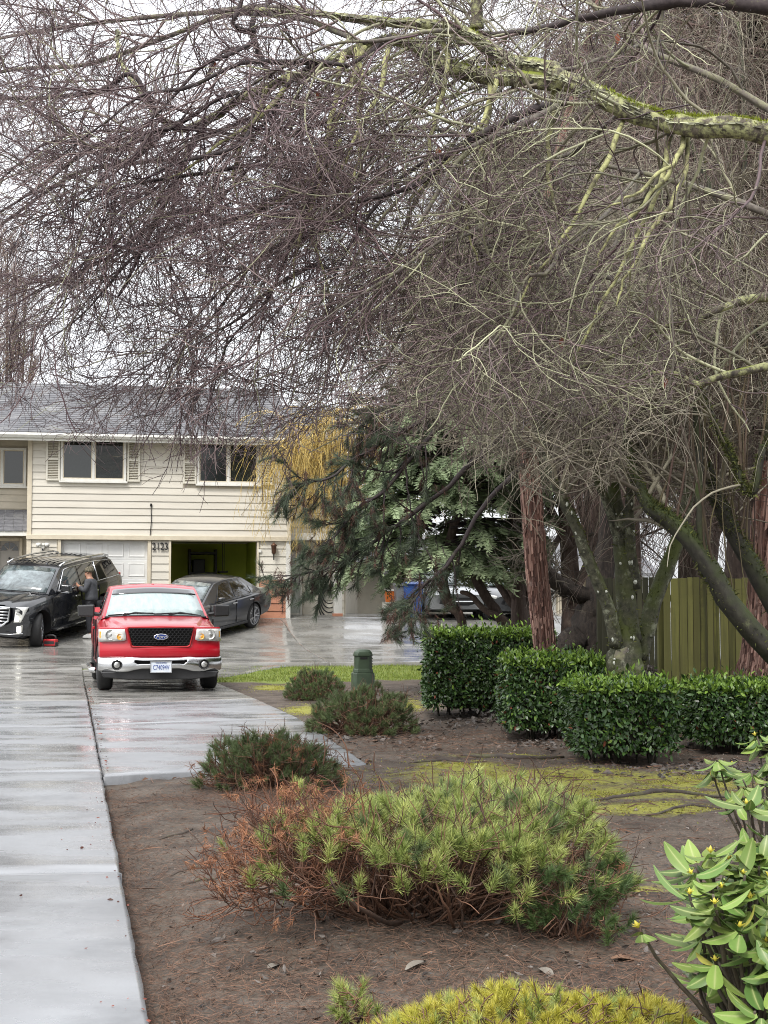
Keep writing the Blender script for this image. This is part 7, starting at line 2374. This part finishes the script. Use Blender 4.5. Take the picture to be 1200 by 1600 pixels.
# ------------------------------------------------------------------ green utility pedestal
g = gp(567, 1080)
PD = thing('utility_pedestal', 'dark green louvred utility pedestal beside the low round shrub', 'pedestal', (g.x, g.y, float(ground_z(g.x, g.y))), .12)
MT['utility'] = M('utility_green', (.055, .085, .05), (.04, .06, .036), 6, .4)
def octo(w_, c, z): return [(-w_ + c, -w_, z), (w_ - c, -w_, z), (w_, -w_ + c, z), (w_, w_ - c, z), (w_ - c, w_, z), (-w_ + c, w_, z), (-w_, w_ - c, z), (-w_, -w_ + c, z)]
mb = MB(); mb.loft([octo(.185, .06, -.1), octo(.185, .06, .30), octo(.18, .06, .32), octo(.165, .055, .33)]); mb.build('base', MT['utility'], PD, bevel=.008)
mb = MB(); mb.loft([octo(.165, .055, .33), octo(.155, .05, .38), octo(.145, .05, .39), octo(.14, .05, .60)]); mb.build('body', MT['utility'], PD, bevel=.006)
mb = MB(); mb.loft([octo(.155, .05, .60), octo(.155, .05, .625), octo(.14, .05, .67), octo(.10, .04, .705), octo(.05, .02, .715)]); mb.build('lid', MT['utility'], PD, bevel=.01)
for k in range(4):
    mb = MB(); mb.prism([(.10, .42 + .045 * k), (.165, .415 + .045 * k), (.14, .45 + .045 * k), (.10, .45 + .045 * k)], -.08, .08, 'y'); mb.build('louvre', MT['utility'], PD)
mb = MB(); mb.span(-.06, .06, -.146, -.139, .55, .585); mb.build('nameplate', MT['black'], PD)

# ------------------------------------------------------------------ mountain pines
MT['pine_fg'] = leafy(M('fresh_pine_needles', (.19, .265, .07), None, rough=.45, rnd=.4, rndcol=(.46, .49, .16)), .2)
MT['pine_mid'] = leafy(M('grey_green_pine_needles', (.10, .145, .06), None, rough=.5, rnd=.35, rndcol=(.17, .21, .09)), .2)
MT['pine_yellow'] = leafy(M('yellow_pine_needles', (.40, .39, .05), None, rough=.45, rnd=.35, rndcol=(.56, .50, .10)), .2)
MT['pine_low'] = leafy(M('blue_green_pine_needles', (.07, .12, .045), None, rough=.5, rnd=.35, rndcol=(.13, .20, .06)), .2)
MT['needle_dead'] = M('rusty_dead_needles', (.20, .08, .04), None, rough=.75, rnd=.45, rndcol=(.33, .16, .08))
MT['stem'] = M('pine_stem_bark', (.10, .06, .042), (.04, .028, .023), 30, .8, bump=.003, bscale=90, rnd=.3, rndcol=(.17, .085, .05))

MT['dead_twig'] = M('rusty_dead_twigs', (.075, .034, .022), None, rough=.8, rnd=.4, rndcol=(.20, .085, .045))
def mugo(label, cx, cy, rx, ry, h, n, L, seed, mats, deadness=None, nn_=64, wd=.0011, low=.3, name='mountain_pine', stems=70, flat=.35, tuft=1., weight=None, dead_n=0, stem_r=.009, group=None, deadtw=None):
    r = np.random.default_rng(seed)
    z0 = float(ground_z(cx, cy))
    o = thing(name, label, 'shrub', (cx, cy, z0), group=group)
    # shoot tips over an uneven dome, thickest near its top
    P = []
    while len(P) < n:
        a, q = r.uniform(0, 2 * pi), math.sqrt(r.uniform(0, 1))
        x, y = q * math.cos(a), q * math.sin(a)
        lump = .34 * float(smooth_noise(x * 3 + seed, y * 3, seed, 1.6)) + .10 * float(smooth_noise(x * 8, y * 8 + seed, seed + 1, 1.))
        top = (1 - flat * q ** 2.2 - .45 * max(0, q - .82) / .18) * (1 + lump)
        z = top * (1 - low * r.uniform(0, 1) ** 2.2)
        if weight is not None and r.uniform() > weight(x, y, z): continue
        P.append((x * rx, y * ry, max(.05, z * h)))
    P = np.array(P)
    out = np.stack([P[:, 0] / rx, P[:, 1] / ry, .55 + .55 * P[:, 2] / h], -1)
    dirs = unit(out * np.array([[.8, .8, 1.]]) + r.normal(0, .28, (n, 3)))
    dead = np.array([deadness(p[0] / rx, p[1] / ry, p[2] / h) if deadness else .03 for p in P]) > r.uniform(0, 1, n)
    # stems: low from the root crown, then bending up to the shoots
    def stem_to(tip, d, spread):
        m = len(tip)
        a = r.uniform(0, 2 * pi, m)
        root = np.stack([tip[:, 0] * spread + r.normal(0, rx * .10, m), tip[:, 1] * spread + r.normal(0, ry * .10, m), np.full(m, -.03)], -1)
        t = np.linspace(0, 1, 10)[:, None, None]
        c1 = root + (tip - root) * np.array([[.5, .5, .10]]) + r.normal(0, .13 * rx, (m, 3)); c1[:, 2] = np.abs(c1[:, 2]) + .04
        c2 = tip - d * (h * .34) + r.normal(0, .02, (m, 3))
        B = (1 - t) ** 3 * root + 3 * (1 - t) ** 2 * t * c1 + 3 * (1 - t) * t ** 2 * c2 + t ** 3 * tip
        B = B.transpose(1, 0, 2)
        B[:, 1:-1] += np.cumsum(r.normal(0, .008, (m, 8, 3)), axis=1)
        return B
    m = min(n, stems * 4)
    S = stem_to(P[:m], dirs[:m], .30)
    RS = (np.linspace(1, .32, 10)[None] * r.uniform(.45, 1., (m, 1))) * stem_r
    big = min(16, m)
    for k in range(big):
        limb_obj('branch', S[k] + np.array([[0, 0, .0]]), RS[k] * 1.7, MT['stem'], o, 7, .08, k)
    sub, subr = grow(r, S, RS, int(m * 2.4), h * .5, 7, (.4, 1.1), droop=-.02, wob=.16, rk=.7, rtip=.0016, tmin=.35, fall=.3)
    rest_ = P[m:]
    lv_ = [(S[big:], RS[big:], 5), (sub, subr, 4)]
    if len(rest_):
        S2 = np.stack([rest_ - dirs[m:] * h * .3 + r.normal(0, .02, rest_.shape), rest_ - dirs[m:] * h * .14, rest_], 1)
        lv_.append((S2, np.array([[.004, .003, .002]]) * np.ones((len(rest_), 1)), 4))
    twig_obj('stems', lv_, MT['stem'], o, seed)['kind'] = 'stuff'
    if deadtw:
        kk = np.where(P[:m, 0] < deadtw[0] * rx)[0]
        dt, dr_ = grow(r, S[kk], RS[kk], deadtw[1], h * .55, 8, (.3, 1.2), droop=.0, wob=.2, rk=.6, rtip=.0015, tmin=.2, fall=.3, rmin=.0022)
        dt2, dr2 = grow(r, dt, dr_, deadtw[1] * 2, h * .22, 5, (.4, 1.1), wob=.2, rk=.7, rtip=.0013, rmin=.0016)
        for q_ in (dt, dt2): q_[..., 2] = np.abs(q_[..., 2]) + .01
        twig_obj('dead_twigs', [(dt, dr_, 4), (dt2, dr2, 3)], MT['dead_twig'], o, seed + 9)['kind'] = 'stuff'
    var = [needle_tuft('t', seed * 10 + k, int(nn_ * 1.5), L, wd * 1.0, L * 1.1, 1.5, out_=.15) for k in range(4)]
    live = np.where(~dead)[0]
    sc = r.uniform(.75, 1.25, n) * tuft
    # which needle colour: fn of position
    col = np.array([mats(p[0] / rx, p[1] / ry, p[2] / h, r) for p in P])
    names = sorted(set(col[live]))
    order = live[np.argsort(P[live][:, 1] - P[live][:, 2] * 1.2)]
    single, more = order[:296], order[296:]
    for nm in names:
        ms_ = [np_mesh('needle_tuft', V, None, T, False, {'rnd': a}, [MT[nm]]) for V, T, a in var]
        k = single[col[single] == nm]
        if len(k): scatter_parts('needle_tuft', ms_, P[k], dirs[k], sc[k], o, seed + 3)
        k = more[col[more] == nm]
        if len(k): scatter_joined('needles', var, P[k], dirs[k], sc[k], MT[nm], o, seed + 4)
    bare = dead & (r.uniform(0, 1, n) < .5)
    dead = dead & ~bare
    tips = np.concatenate([P[dead], (lambda q_: q_[r.integers(0, len(q_), dead_n)])(sub[sub[:, -1, 0] < (deadtw[0] * rx if deadtw else 9)][:, -1])]) if dead_n else P[dead]
    if len(tips):
        dd = unit(r.normal(0, .6, (len(tips), 3)) + np.array([[0, 0, -.2]]))
        scatter_joined('dead_needles', [needle_tuft('t', 900 + q, 34, L * .85, wd * 1.2, L * 1.2, 1.5) for q in range(3)], tips, dd, r.uniform(.7, 1.2, len(tips)), MT['needle_dead'], o, seed + 5)
    return o

# nearest bush: fresh green top, bare stems below, the left side dead and rusty
def fg_mat(x, y, z, r):
    if x > .45 and z < .62 and y < .2: return 'pine_low' if r.uniform() < .75 else 'pine_fg'
    return 'pine_fg' if r.uniform() < .86 else 'pine_mid'
fg_dead = lambda x, y, z: .82 * max(0, min(1, (-x - .38) / .35)) + (.45 if (x < -.05 and y > .5) else 0)
FGX, FGY = .17, 6.75
mugo('nearest mountain pine with fresh green top and rusty dead left side', FGX, FGY, .94, .88, .47, 680, .050, 5, fg_mat, fg_dead, nn_=84, wd=.0012, low=.24, stems=120, flat=.25, weight=lambda x, y, z: (1. if x > -.42 else .75) * (1 if z > .5 or x > .35 or x < -.4 else .3), dead_n=170, stem_r=.0075, tuft=1.15, deadtw=(-.25, 420))
mugo('green low clump hanging to the ground at the right end of the nearest pine', FGX + .60, FGY - .42, .27, .24, .30, 90, .045, 15, lambda x, y, z, r: 'pine_low', None, nn_=84, wd=.0012, low=.8, stems=20, stem_r=.005)
mugo('second nearest mountain pine, half bare, at the corner of the parking pad', -.90, 12.15, .60, .48, .40, 330, .055, 6, lambda x, y, z, r: 'pine_mid', lambda x, y, z: .10 + (.25 if x > .5 else 0), nn_=80, wd=.0016, low=.5, stems=60, flat=.5, dead_n=30, stem_r=.010, deadtw=(2., 160), tuft=1.15)
mugo('mountain pine with arching bare stems in front of the green pedestal', -.24, 17.2, .64, .55, .50, 380, .06, 7, lambda x, y, z, r: 'pine_mid', lambda x, y, z: .04, nn_=76, wd=.0020, low=.55, stems=50, flat=.55, stem_r=.013)
mugo('low round shrub left of the green pedestal', -1.02, 23.3, .50, .5, .40, 520, .045, 8, lambda x, y, z, r: 'pine_mid' if r.uniform() < .7 else 'pine_low', None, nn_=44, wd=.0024, low=.95, stems=30, flat=.3, name='round_shrub')
mugo('low yellow green mountain pine along the bottom edge of the picture', .50, 4.86, .62, .44, .19, 620, .040, 9, lambda x, y, z, r: 'pine_yellow' if r.uniform() < .8 else 'pine_fg', None, nn_=84, wd=.0011, low=.5, stems=60, flat=.55, stem_r=.005)
mugo('tiny green pine sprout left of the yellow pine at the bottom', -.10, 5.22, .09, .09, .12, 16, .042, 10, lambda x, y, z, r: 'pine_fg', None, nn_=84, wd=.0011, low=.8, stems=3, stem_r=.004, name='pine_sprout')
mugo('small mixed pine with bright green tip and rusty needles behind the nearest pine', -.52, 9.4, .22, .2, .30, 26, .05, 11, lambda x, y, z, r: 'pine_fg', lambda x, y, z: .3, nn_=84, wd=.0013, low=.5, stems=8, dead_n=16, stem_r=.006)
mugo('dying pine with rusty red needles behind the nearest pine', .02, 9.0, .42, .22, .25, 40, .05, 12, lambda x, y, z, r: 'pine_mid', lambda x, y, z: .92, nn_=84, wd=.0013, low=.5, stems=10, dead_n=60, stem_r=.006)

# bare arching sticks among the pines
rr = np.random.default_rng(2)
for pts in ([(545, 1200, 11.6), (540, 1165, 11.6), (520, 1140, 11.7), (495, 1128, 11.8)], [(505, 1195, 11.7), (508, 1170, 11.7), (505, 1150, 11.8)], [(585, 1205, 11.), (584, 1190, 11.), (585, 1176, 11.)]):
    C, Rr = spline([(at(*p), .006 - .0012 * i) for i, p in enumerate(pts)], 12)
    b_ = Vector(C[0])
    s_ = limb_obj('dead_stick', C - np.array([list(b_)]), Rr, MT['stem'], None, 6, .1)
    s_.location = (b_.x, b_.y, b_.z)
    lab = {545: 'long arching bare stick beside the parking pad corner', 505: 'short upright bare stick among the second pine', 585: 'straight little stick in the bare earth'}[pts[0][0]]
    tag(s_, lab, 'stick')

# ------------------------------------------------------------------ rhododendrons
def ribbed(m):
    """pale midrib"""
    t = m.node_tree; b = t.nodes['Principled BSDF']; nn, ln = t.nodes.new, t.links.new
    src = b.inputs['Base Color'].links[0].from_socket
    a = nn('ShaderNodeAttribute'); a.attribute_name = 'rib'
    p = nn('ShaderNodeMath'); p.operation = 'POWER'; ln(a.outputs['Fac'], p.inputs[0]); p.inputs[1].default_value = 9
    mx = nn('ShaderNodeMix'); mx.data_type = 'RGBA'; ln(src, mx.inputs['A']); mx.inputs['B'].default_value = (.33, .37, .15, 1); ln(p.outputs[0], mx.inputs['Factor'])
    ln(mx.outputs['Result'], b.inputs['Base Color'])
    return m
MT['rhodo'] = leafy(ribbed(M('rhododendron_leaf', (.085, .165, .04), (.06, .12, .028), 9, .38, spec=.4, rnd=.4, rndcol=(.20, .27, .06), bump=.002, bscale=60)), .1)
MT['rhodo_old'] = leafy(M('yellowing_leaf', (.38, .36, .08), None, rough=.4, rnd=.3), .25)
MT['bud'] = M('yellow_bud', (.55, .47, .06), None, rough=.4, rnd=.2)
MT['rhodo_stem'] = M('rhododendron_stem', (.10, .085, .055), (.05, .04, .03), 30, .7, rnd=.3)
def big_leaf(L, W, droop, fold=.22, n=6, curl=.25):
    V, T = [], []
    p = np.array([0., 0., 0.]); a = 0.
    for i in range(n + 1):
        t = i / n
        w_ = W * .5 * max(.06, math.sin(pi * min(1, t * .90 + .08)) ** .75)
        V += [(p[0] + fold * w_, -w_, p[2]), (p[0], 0, p[2]), (p[0] + fold * w_, w_, p[2])]
        a = droop * t
        p = p + np.array([-math.sin(a), 0, math.cos(a)]) * L / n
    for i in range(n):
        k0 = 3 * i
        for k in (0, 1): T += [(k0 + k, k0 + k + 1, k0 + k + 4), (k0 + k, k0 + k + 4, k0 + k + 3)]
    return np.array(V), np.array(T)
def rhodo(label, base, whorls, leafL, seed, hang=0., fill=()):
    r = np.random.default_rng(seed)
    o = thing('rhododendron', label, 'shrub', base)
    b = Vector(base)
    ms_ = []
    for k in range(6):
        V, T = big_leaf(leafL * r.uniform(.85, 1.15), leafL * r.uniform(.36, .45), r.uniform(.3, .9) + hang, curl=.2)
        ms_.append(np_mesh('leaf', V, None, T, True, {'rnd': np.zeros(len(V)), 'rib': (np.arange(len(V)) % 3 == 1).astype(float)}, [MT['rhodo']]))
    V, T = big_leaf(leafL * .8, leafL * .3, .6 + hang)
    old = np_mesh('leaf', V, None, T, True, {'rnd': np.zeros(len(V))}, [MT['rhodo_old']])
    bm_ = MB(); bm_.lathe([(0, .001), (.006, .008), (.018, .009), (.034, .001)], (0, 0, 0), 'z', 7)
    for k in range(6):
        a = 2 * pi * k / 6
        bm_.loft([[(.004 * math.cos(a + q), .004 * math.sin(a + q), .004) for q in (0, 2, 4)], [(.020 * math.cos(a) + .002 * math.cos(q), .020 * math.sin(a) + .002 * math.sin(q), .022) for q in (0, 2, 4)]])
    bud0 = bm_.build('bud', MT['bud'], o, smooth=True)
    first = True
    nl = 0
    stem_pts = []
    for wi, (p, bud, cnt) in enumerate(list(whorls) + list(fill)):
        p = Vector(p) - b
        d = (p * .35 + Vector((r.normal(0, .1), -.05 + r.normal(0, .08), .35))).normalized()
        X, Y, Z = [v[0] for v in frame_from(np.array([list(d)]), r)]
        F = Matrix(((X[0], Y[0], Z[0]), (X[1], Y[1], Z[1]), (X[2], Y[2], Z[2])))
        for k in range(cnt):
            a = 2 * pi * k / cnt * 1.618 * (cnt / max(cnt, 1)) + r.normal(0, .25)
            tilt = r.uniform(.85, 1.9) + hang * .6
            dl = F @ Vector((math.cos(a) * math.sin(tilt), math.sin(a) * math.sin(tilt), math.cos(tilt)))
            dl = (dl + Vector((r.normal(0, .15), r.normal(0, .15), r.normal(-.25, .22) - hang))).normalized()
            up = (Vector((r.normal(0, .35), r.normal(0, .35) - .25, 1)) + F @ Vector((0, 0, .6))).normalized()
            Yv = up.cross(dl)
            if Yv.length < .05: Yv = Vector((1, 0, 0))
            Yv.normalize(); Xv = Yv.cross(dl)
            me = old if r.uniform() < .03 else ms_[int(r.integers(0, 6))]
            q = bpy.data.objects.new('leaf', me)
            m = Matrix(((Xv.x, Yv.x, dl.x, 0), (Xv.y, Yv.y, dl.y, 0), (Xv.z, Yv.z, dl.z, 0), (0, 0, 0, 1))) @ Matrix.Scale(float(r.uniform(.65, 1.1)), 4)
            m.translation = p + dl * .012 - d * r.uniform(0, .03)
            q.matrix_local = m
            COL.objects.link(q); q.parent = o
            nl += 1
        if bud:
            q = bud0 if first else bud0.copy()
            if not first: COL.objects.link(q); q.parent = o
            first = False
            m = F.to_4x4() @ Matrix.Scale(float(r.uniform(.5, .85)), 4); m.translation = p
            q.matrix_local = m
        # woody stem from the root to the whorl
        root = Vector((p.x * .12 + r.normal(0, .03), p.y * .12 + r.normal(0, .03), -.04))
        c1 = root.lerp(p, .4) + Vector((r.normal(0, .04), r.normal(0, .03), -.12 * max(.2, p.z)))
        c2 = p - d * .16 + Vector((r.normal(0, .02), 0, 0))
        t = np.linspace(0, 1, 12)[:, None]
        B = (1 - t) ** 3 * np.array(root) + 3 * (1 - t) ** 2 * t * np.array(c1) + 3 * (1 - t) * t ** 2 * np.array(c2) + t ** 3 * np.array(p)
        B = B + np.cumsum(r.normal(0, .003, B.shape), axis=0)
        limb_obj('stem', B, np.linspace(.011, .004, 12), MT['rhodo_stem'], o, 7, .08, wi)
    return o
r = np.random.default_rng(4)
W = [(1145, 1258, 4.9), (1154, 1320, 4.8), (1088, 1333, 4.7), (1066, 1347, 4.75), (1059, 1366, 4.6), (1138, 1366, 4.6), (1152, 1353, 4.7), (1105, 1388, 4.5), (1056, 1398, 4.5), (1095, 1413, 4.4),
     (1134, 1449, 4.4), (1096, 1502, 4.4), (1175, 1472, 4.4), (1198, 1428, 4.4), (1180, 1372, 4.6), (1215, 1340, 4.6), (1220, 1480, 4.3), (1235, 1400, 4.4), (1190, 1520, 4.3), (1150, 1405, 4.5), (1118, 1345, 4.8), (1195, 1310, 4.8)]
fill = [(at(r.uniform(1080, 1260), r.uniform(1330, 1540), r.uniform(4.6, 5.1)), False, 6) for _ in range(44)] + [(at(r.uniform(1130, 1290), r.uniform(1440, 1620), r.uniform(4.2, 4.7)), k_ % 2 == 0, 7) for k_ in range(14)]
W = [(a_ + 22, b_, c_) for a_, b_, c_ in W]
cR = at(1205, 1600, 4.75)
rhodo('near rhododendron with yellow buds in the lower right corner', (cR.x, cR.y, float(ground_z(cR.x, cR.y))), [(at(*p), True, int(r.integers(7, 10))) for p in W] + [(at(998, 1450, 4.6), True, 3)], .122, 1, 0., fill)
W2_ = [(1120, 1182, 8.6), (1145, 1195, 8.8), (1175, 1205, 8.6), (1200, 1180, 8.8), (1225, 1200, 8.6), (1160, 1225, 8.4), (1195, 1245, 8.5), (1110, 1200, 8.7), (1235, 1250, 8.5), (1180, 1150, 9.), (1215, 1150, 8.9), (1240, 1165, 8.7), (1150, 1250, 8.4)]
cR = at(1200, 1300, 8.7)
rhodo('drooping rhododendron in front of the right edge hedge', (cR.x, cR.y, float(ground_z(cR.x, cR.y))), [(at(*p), k in (1, 4, 9), int(r.integers(6, 9))) for k, p in enumerate(W2_)], .16, 2, .55)

# leaves and grit washed into the joint between drive and pad, crumbs along the drive's edge
r = np.random.default_rng(31)
n = 260
t = r.uniform(0, 1, n)
p0_, p1_ = np.array(gp(160, 1215)), np.array(gp(133, 1075))
x = p0_[0] + (p1_[0] - p0_[0]) * t + r.normal(.03, .03, n); y = p0_[1] + (p1_[1] - p0_[1]) * t
n2 = 70
y2 = 4.7 + 7 * r.uniform(0, 1, n2); x2 = DRIVE_A.x + (y2 - DRIVE_A.y) * (DRIVE_B.x - DRIVE_A.x) / (DRIVE_B.y - DRIVE_A.y) - r.exponential(.10, n2)
x, y = np.concatenate([x, x2]), np.concatenate([y, y2])
V, T, rn = leaf_mesh(1, .5, .2, .1, 2)
dirs = r.normal(size=(len(x), 3)) * np.array([[1, 1, .08]])
MT['joint_debris'] = M('washed_in_leaves', (.10, .045, .03), None, rough=.6, rnd=.5, rndcol=(.24, .07, .05))
jd = scatter_joined('joint_debris', [(V, T, rn)], np.stack([x, y, gz(x, y) + .056], -1), dirs, r.lognormal(-4.25, .45, len(x)), MT['joint_debris'], None, 3)
tag(jd, 'reddish bits of leaf caught along the joints of the wet concrete', 'leaf litter', kind='stuff')

# ------------------------------------------------------------------ fallen leaves on the earth
MT['fallen'] = M('bleached_leaf', (.22, .20, .17), (.13, .11, .09), 14, .6)
MT['fallen_brown'] = M('brown_leaf', (.20, .11, .065), (.13, .075, .045), 14, .7)
FL = [(665, 1530, 'grey fallen leaf lying in front of the nearest pine', 'fallen'), (843, 1533, 'long pale fallen leaf by the right end of the nearest pine', 'fallen'),
      (955, 1522, 'broad brown fallen leaf right of the nearest pine', 'fallen_brown'), (420, 1520, 'narrow grey fallen leaf at the foot of the rusty stems', 'fallen'),
      (1000, 1404, 'yellow fallen leaf on the earth left of the near rhododendron', 'rhodo_old'),
      ]
for i, (px, py, lab, mt) in enumerate(FL):
    g = gp(px, py)
    V, T = big_leaf(.11, .045 if mt != 'fallen_brown' else .07, .5, .3, 5)
    o = np_obj('fallen_leaf', V, None, T, MT[mt], None, attrs={'rnd': np.zeros(len(V))})
    o.location = (g.x, g.y, float(ground_z(g.x, g.y)) + .012)
    o.rotation_euler = (R(4), R(-86), R(40 + 67 * i))
    tag(o, lab, 'leaf')

# ------------------------------------------------------------------ the man at the open car door
def skin_mesh(name, verts, edges, radii, mat, parent, sub=2, root=0):
    me = bpy.data.meshes.new(name)
    me.from_pydata([tuple(v) for v in verts], edges, [])
    o = link(bpy.data.objects.new(name, me), parent)
    m = o.modifiers.new('skin', 'SKIN')
    if not me.skin_vertices: me.skin_vertices.new()
    for i, q in enumerate(radii):
        sv = me.skin_vertices[0].data[i]
        sv.radius = q if hasattr(q, '__len__') else (q, q)
        sv.use_root = i == root
    m.use_smooth_shade = True
    s_ = o.modifiers.new('sub', 'SUBSURF'); s_.levels = s_.render_levels = sub
    bpy.context.view_layer.update()
    freeze(o)
    o.data.materials.clear(); o.data.materials.append(mat)
    return o
g = gp(143, 1000)
PE = thing('person', 'person in dark jacket and camouflage beanie leaning to the black car door', 'person', (g.x, g.y, g.z + .05), R(82))
MT['skin'] = M('skin', (.36, .19, .125), (.31, .16, .105), 10, .5, sss=.1)
MT['jacket'] = M('charcoal_jacket', (.07, .073, .082), (.045, .047, .053), 12, .85, bump=.004, bscale=18)
MT['trouser'] = M('dark_trousers', (.02, .021, .025), (.014, .014, .017), 12, .85)
MT['camo'] = M('camouflage_knit', (.085, .075, .05), (.035, .036, .022), 16, .9, c3=(.14, .12, .085), scale3=22, t3=(.5, .56))
MT['beard'] = M('dark_beard', (.05, .028, .018), (.03, .018, .012), 60, .9)
V_, E_, Q_ = [], [], []
def jn(p, q, parent=None):
    V_.append(p); Q_.append(q)
    if parent is not None: E_.append((parent, len(V_) - 1))
    return len(V_) - 1
pel = jn((0, 0, .95), (.15, .11)); wai = jn((0, .015, 1.10), (.145, .10), pel); che = jn((0, .035, 1.30), (.165, .115), wai); upc = jn((0, .045, 1.41), (.13, .09), che)
nek = jn((0, .065, 1.51), (.058, .06), upc); jaw = jn((0, .105, 1.575), (.062, .072), nek); hea = jn((0, .10, 1.645), (.075, .092), jaw); crn = jn((0, .085, 1.72), (.055, .07), hea)
nose = jn((0, .205, 1.612), .012, jaw)
HANDS = {}
for s_, el, wr in ((-1, (-.26, .10, 1.17), (-.12, .30, 1.30)), (1, (.27, .11, 1.16), (.13, .28, 1.25))):
    sh_ = jn((s_ * .185, .035, 1.40), (.066, .066), upc); e = jn(el, .047, sh_); w_ = jn(wr, .030, e)
    d = (Vector(wr) - Vector(el)).normalized()
    pa = jn(tuple(Vector(wr) + d * .06), (.040, .022), w_)
    HANDS[s_] = (pa, d)
    side = Vector((-s_ * .9, .2, .3)).normalized()
    lat = d.cross(side).normalized()
    for k in range(4):
        b0_ = Vector(wr) + d * .10 + lat * (.027 * (k - 1.5) / 1.5)
        f1 = jn(tuple(b0_), .0095, pa); f2 = jn(tuple(b0_ + d * .030 + side * .012), .0088, f1); jn(tuple(b0_ + d * (.046 - .006 * abs(k - 1.4)) + side * .032), .0078, f2)
    t1 = jn(tuple(Vector(wr) + d * .045 + lat * .036 + side * .01), .011, pa); jn(tuple(Vector(wr) + d * .075 + lat * .045 + side * .035), .009, t1)
    hip = jn((s_ * .095, 0, .88), (.090, .095), pel); kn = jn((s_ * .11, .035, .50), .058, hip); an_ = jn((s_ * .12, -.01, .10), .042, kn); he = jn((s_ * .12, -.02, .045), (.04, .04), an_); jn((s_ * .135, .15, .035), (.045, .03), he)
skin_mesh('body', V_, E_, Q_, MT['skin'], PE)
def part_skin(name, pts, ed, rad, mat): return skin_mesh(name, pts, ed, rad, mat, PE)
jk = [(0, 0, .84), (0, .015, 1.08), (0, .035, 1.30), (0, .045, 1.42), (0, .06, 1.485)]
je = [(0, 1), (1, 2), (2, 3), (3, 4)]; jr = [(.225, .175), (.21, .165), (.215, .165), (.175, .13), (.08, .08)]
for s_, el, wr in ((-1, (-.26, .10, 1.17), (-.12, .30, 1.30)), (1, (.27, .11, 1.16), (.13, .28, 1.25))):
    n = len(jk); jk += [(s_ * .19, .035, 1.405), el, tuple(Vector(el).lerp(Vector(wr), .9))]; je += [(3, n), (n, n + 1), (n + 1, n + 2)]; jr += [.090, .072, .052]
part_skin('jacket', jk, je, jr, MT['jacket'])
tk = [(0, 0, .93)]; te = []; tr_ = [(.20, .155)]
for s_ in (-1, 1):
    n = len(tk); tk += [(s_ * .10, 0, .86), (s_ * .11, .035, .50), (s_ * .12, -.01, .11)]; te += [(0, n), (n, n + 1), (n + 1, n + 2)]; tr_ += [.125, .092, .078]
part_skin('trousers', tk, te, tr_, MT['trouser'])
for s_ in (-1, 1):
    mb = MB(); mb.loft([[(s_ * .125 + x, y, 0) for x, y in ((-.045, -.08), (.045, -.08), (.055, .10), (.03, .19), (-.03, .19), (-.055, .10))], [(s_ * .125 + x, y, .05) for x, y in ((-.045, -.08), (.045, -.08), (.052, .10), (.03, .185), (-.03, .185), (-.05, .10))],
                        [(s_ * .125 + x, y, .11) for x, y in ((-.04, -.07), (.04, -.07), (.04, .03), (.02, .06), (-.02, .06), (-.04, .03))]])
    mb.build('shoe', M('pale_shoe', (.5, .5, .48), None, rough=.6), PE, bevel=.02)
mb = MB(); mb.lathe([(1.655, .108), (1.70, .112), (1.705, .106), (1.75, .098), (1.785, .07), (1.80, .02)], (0, .088, 0), 'z', 20)
mb.v = [(x * .92, (y - .088) * 1.1 + .088 - .18 * (z - 1.655), z) for x, y, z in mb.v]
mb.build('beanie', MT['camo'], PE, smooth=True)
mb = MB()
mb.loft([[(.068 * math.sin(a), .105 + .085 * math.cos(a), z) for a in np.linspace(-1.7, 1.7, 9)] for z in (1.60, 1.575)] + [[(.055 * math.sin(a), .10 + .088 * math.cos(a), 1.535) for a in np.linspace(-1.7, 1.7, 9)], [(.02 * math.sin(a), .12 + .04 * math.cos(a), 1.515) for a in np.linspace(-1.7, 1.7, 9)]], closed=False)
mb.build('beard', MT['beard'], PE, smooth=True)
for s_ in (-1, 1):
    mb = MB(); mb.lathe([(-.012, .002), (-.008, .022), (.008, .026), (.012, .004)], (s_ * .078, .095, 1.635), 'x', 10); mb.build('ear', MT['skin'], PE, smooth=True)
    mb = MB(); mb.lathe([(0, .010), (.006, .007), (.008, .001)], (s_ * .032, .178, 1.645), 'y', 8); mb.build('eye', MT['black'], PE)
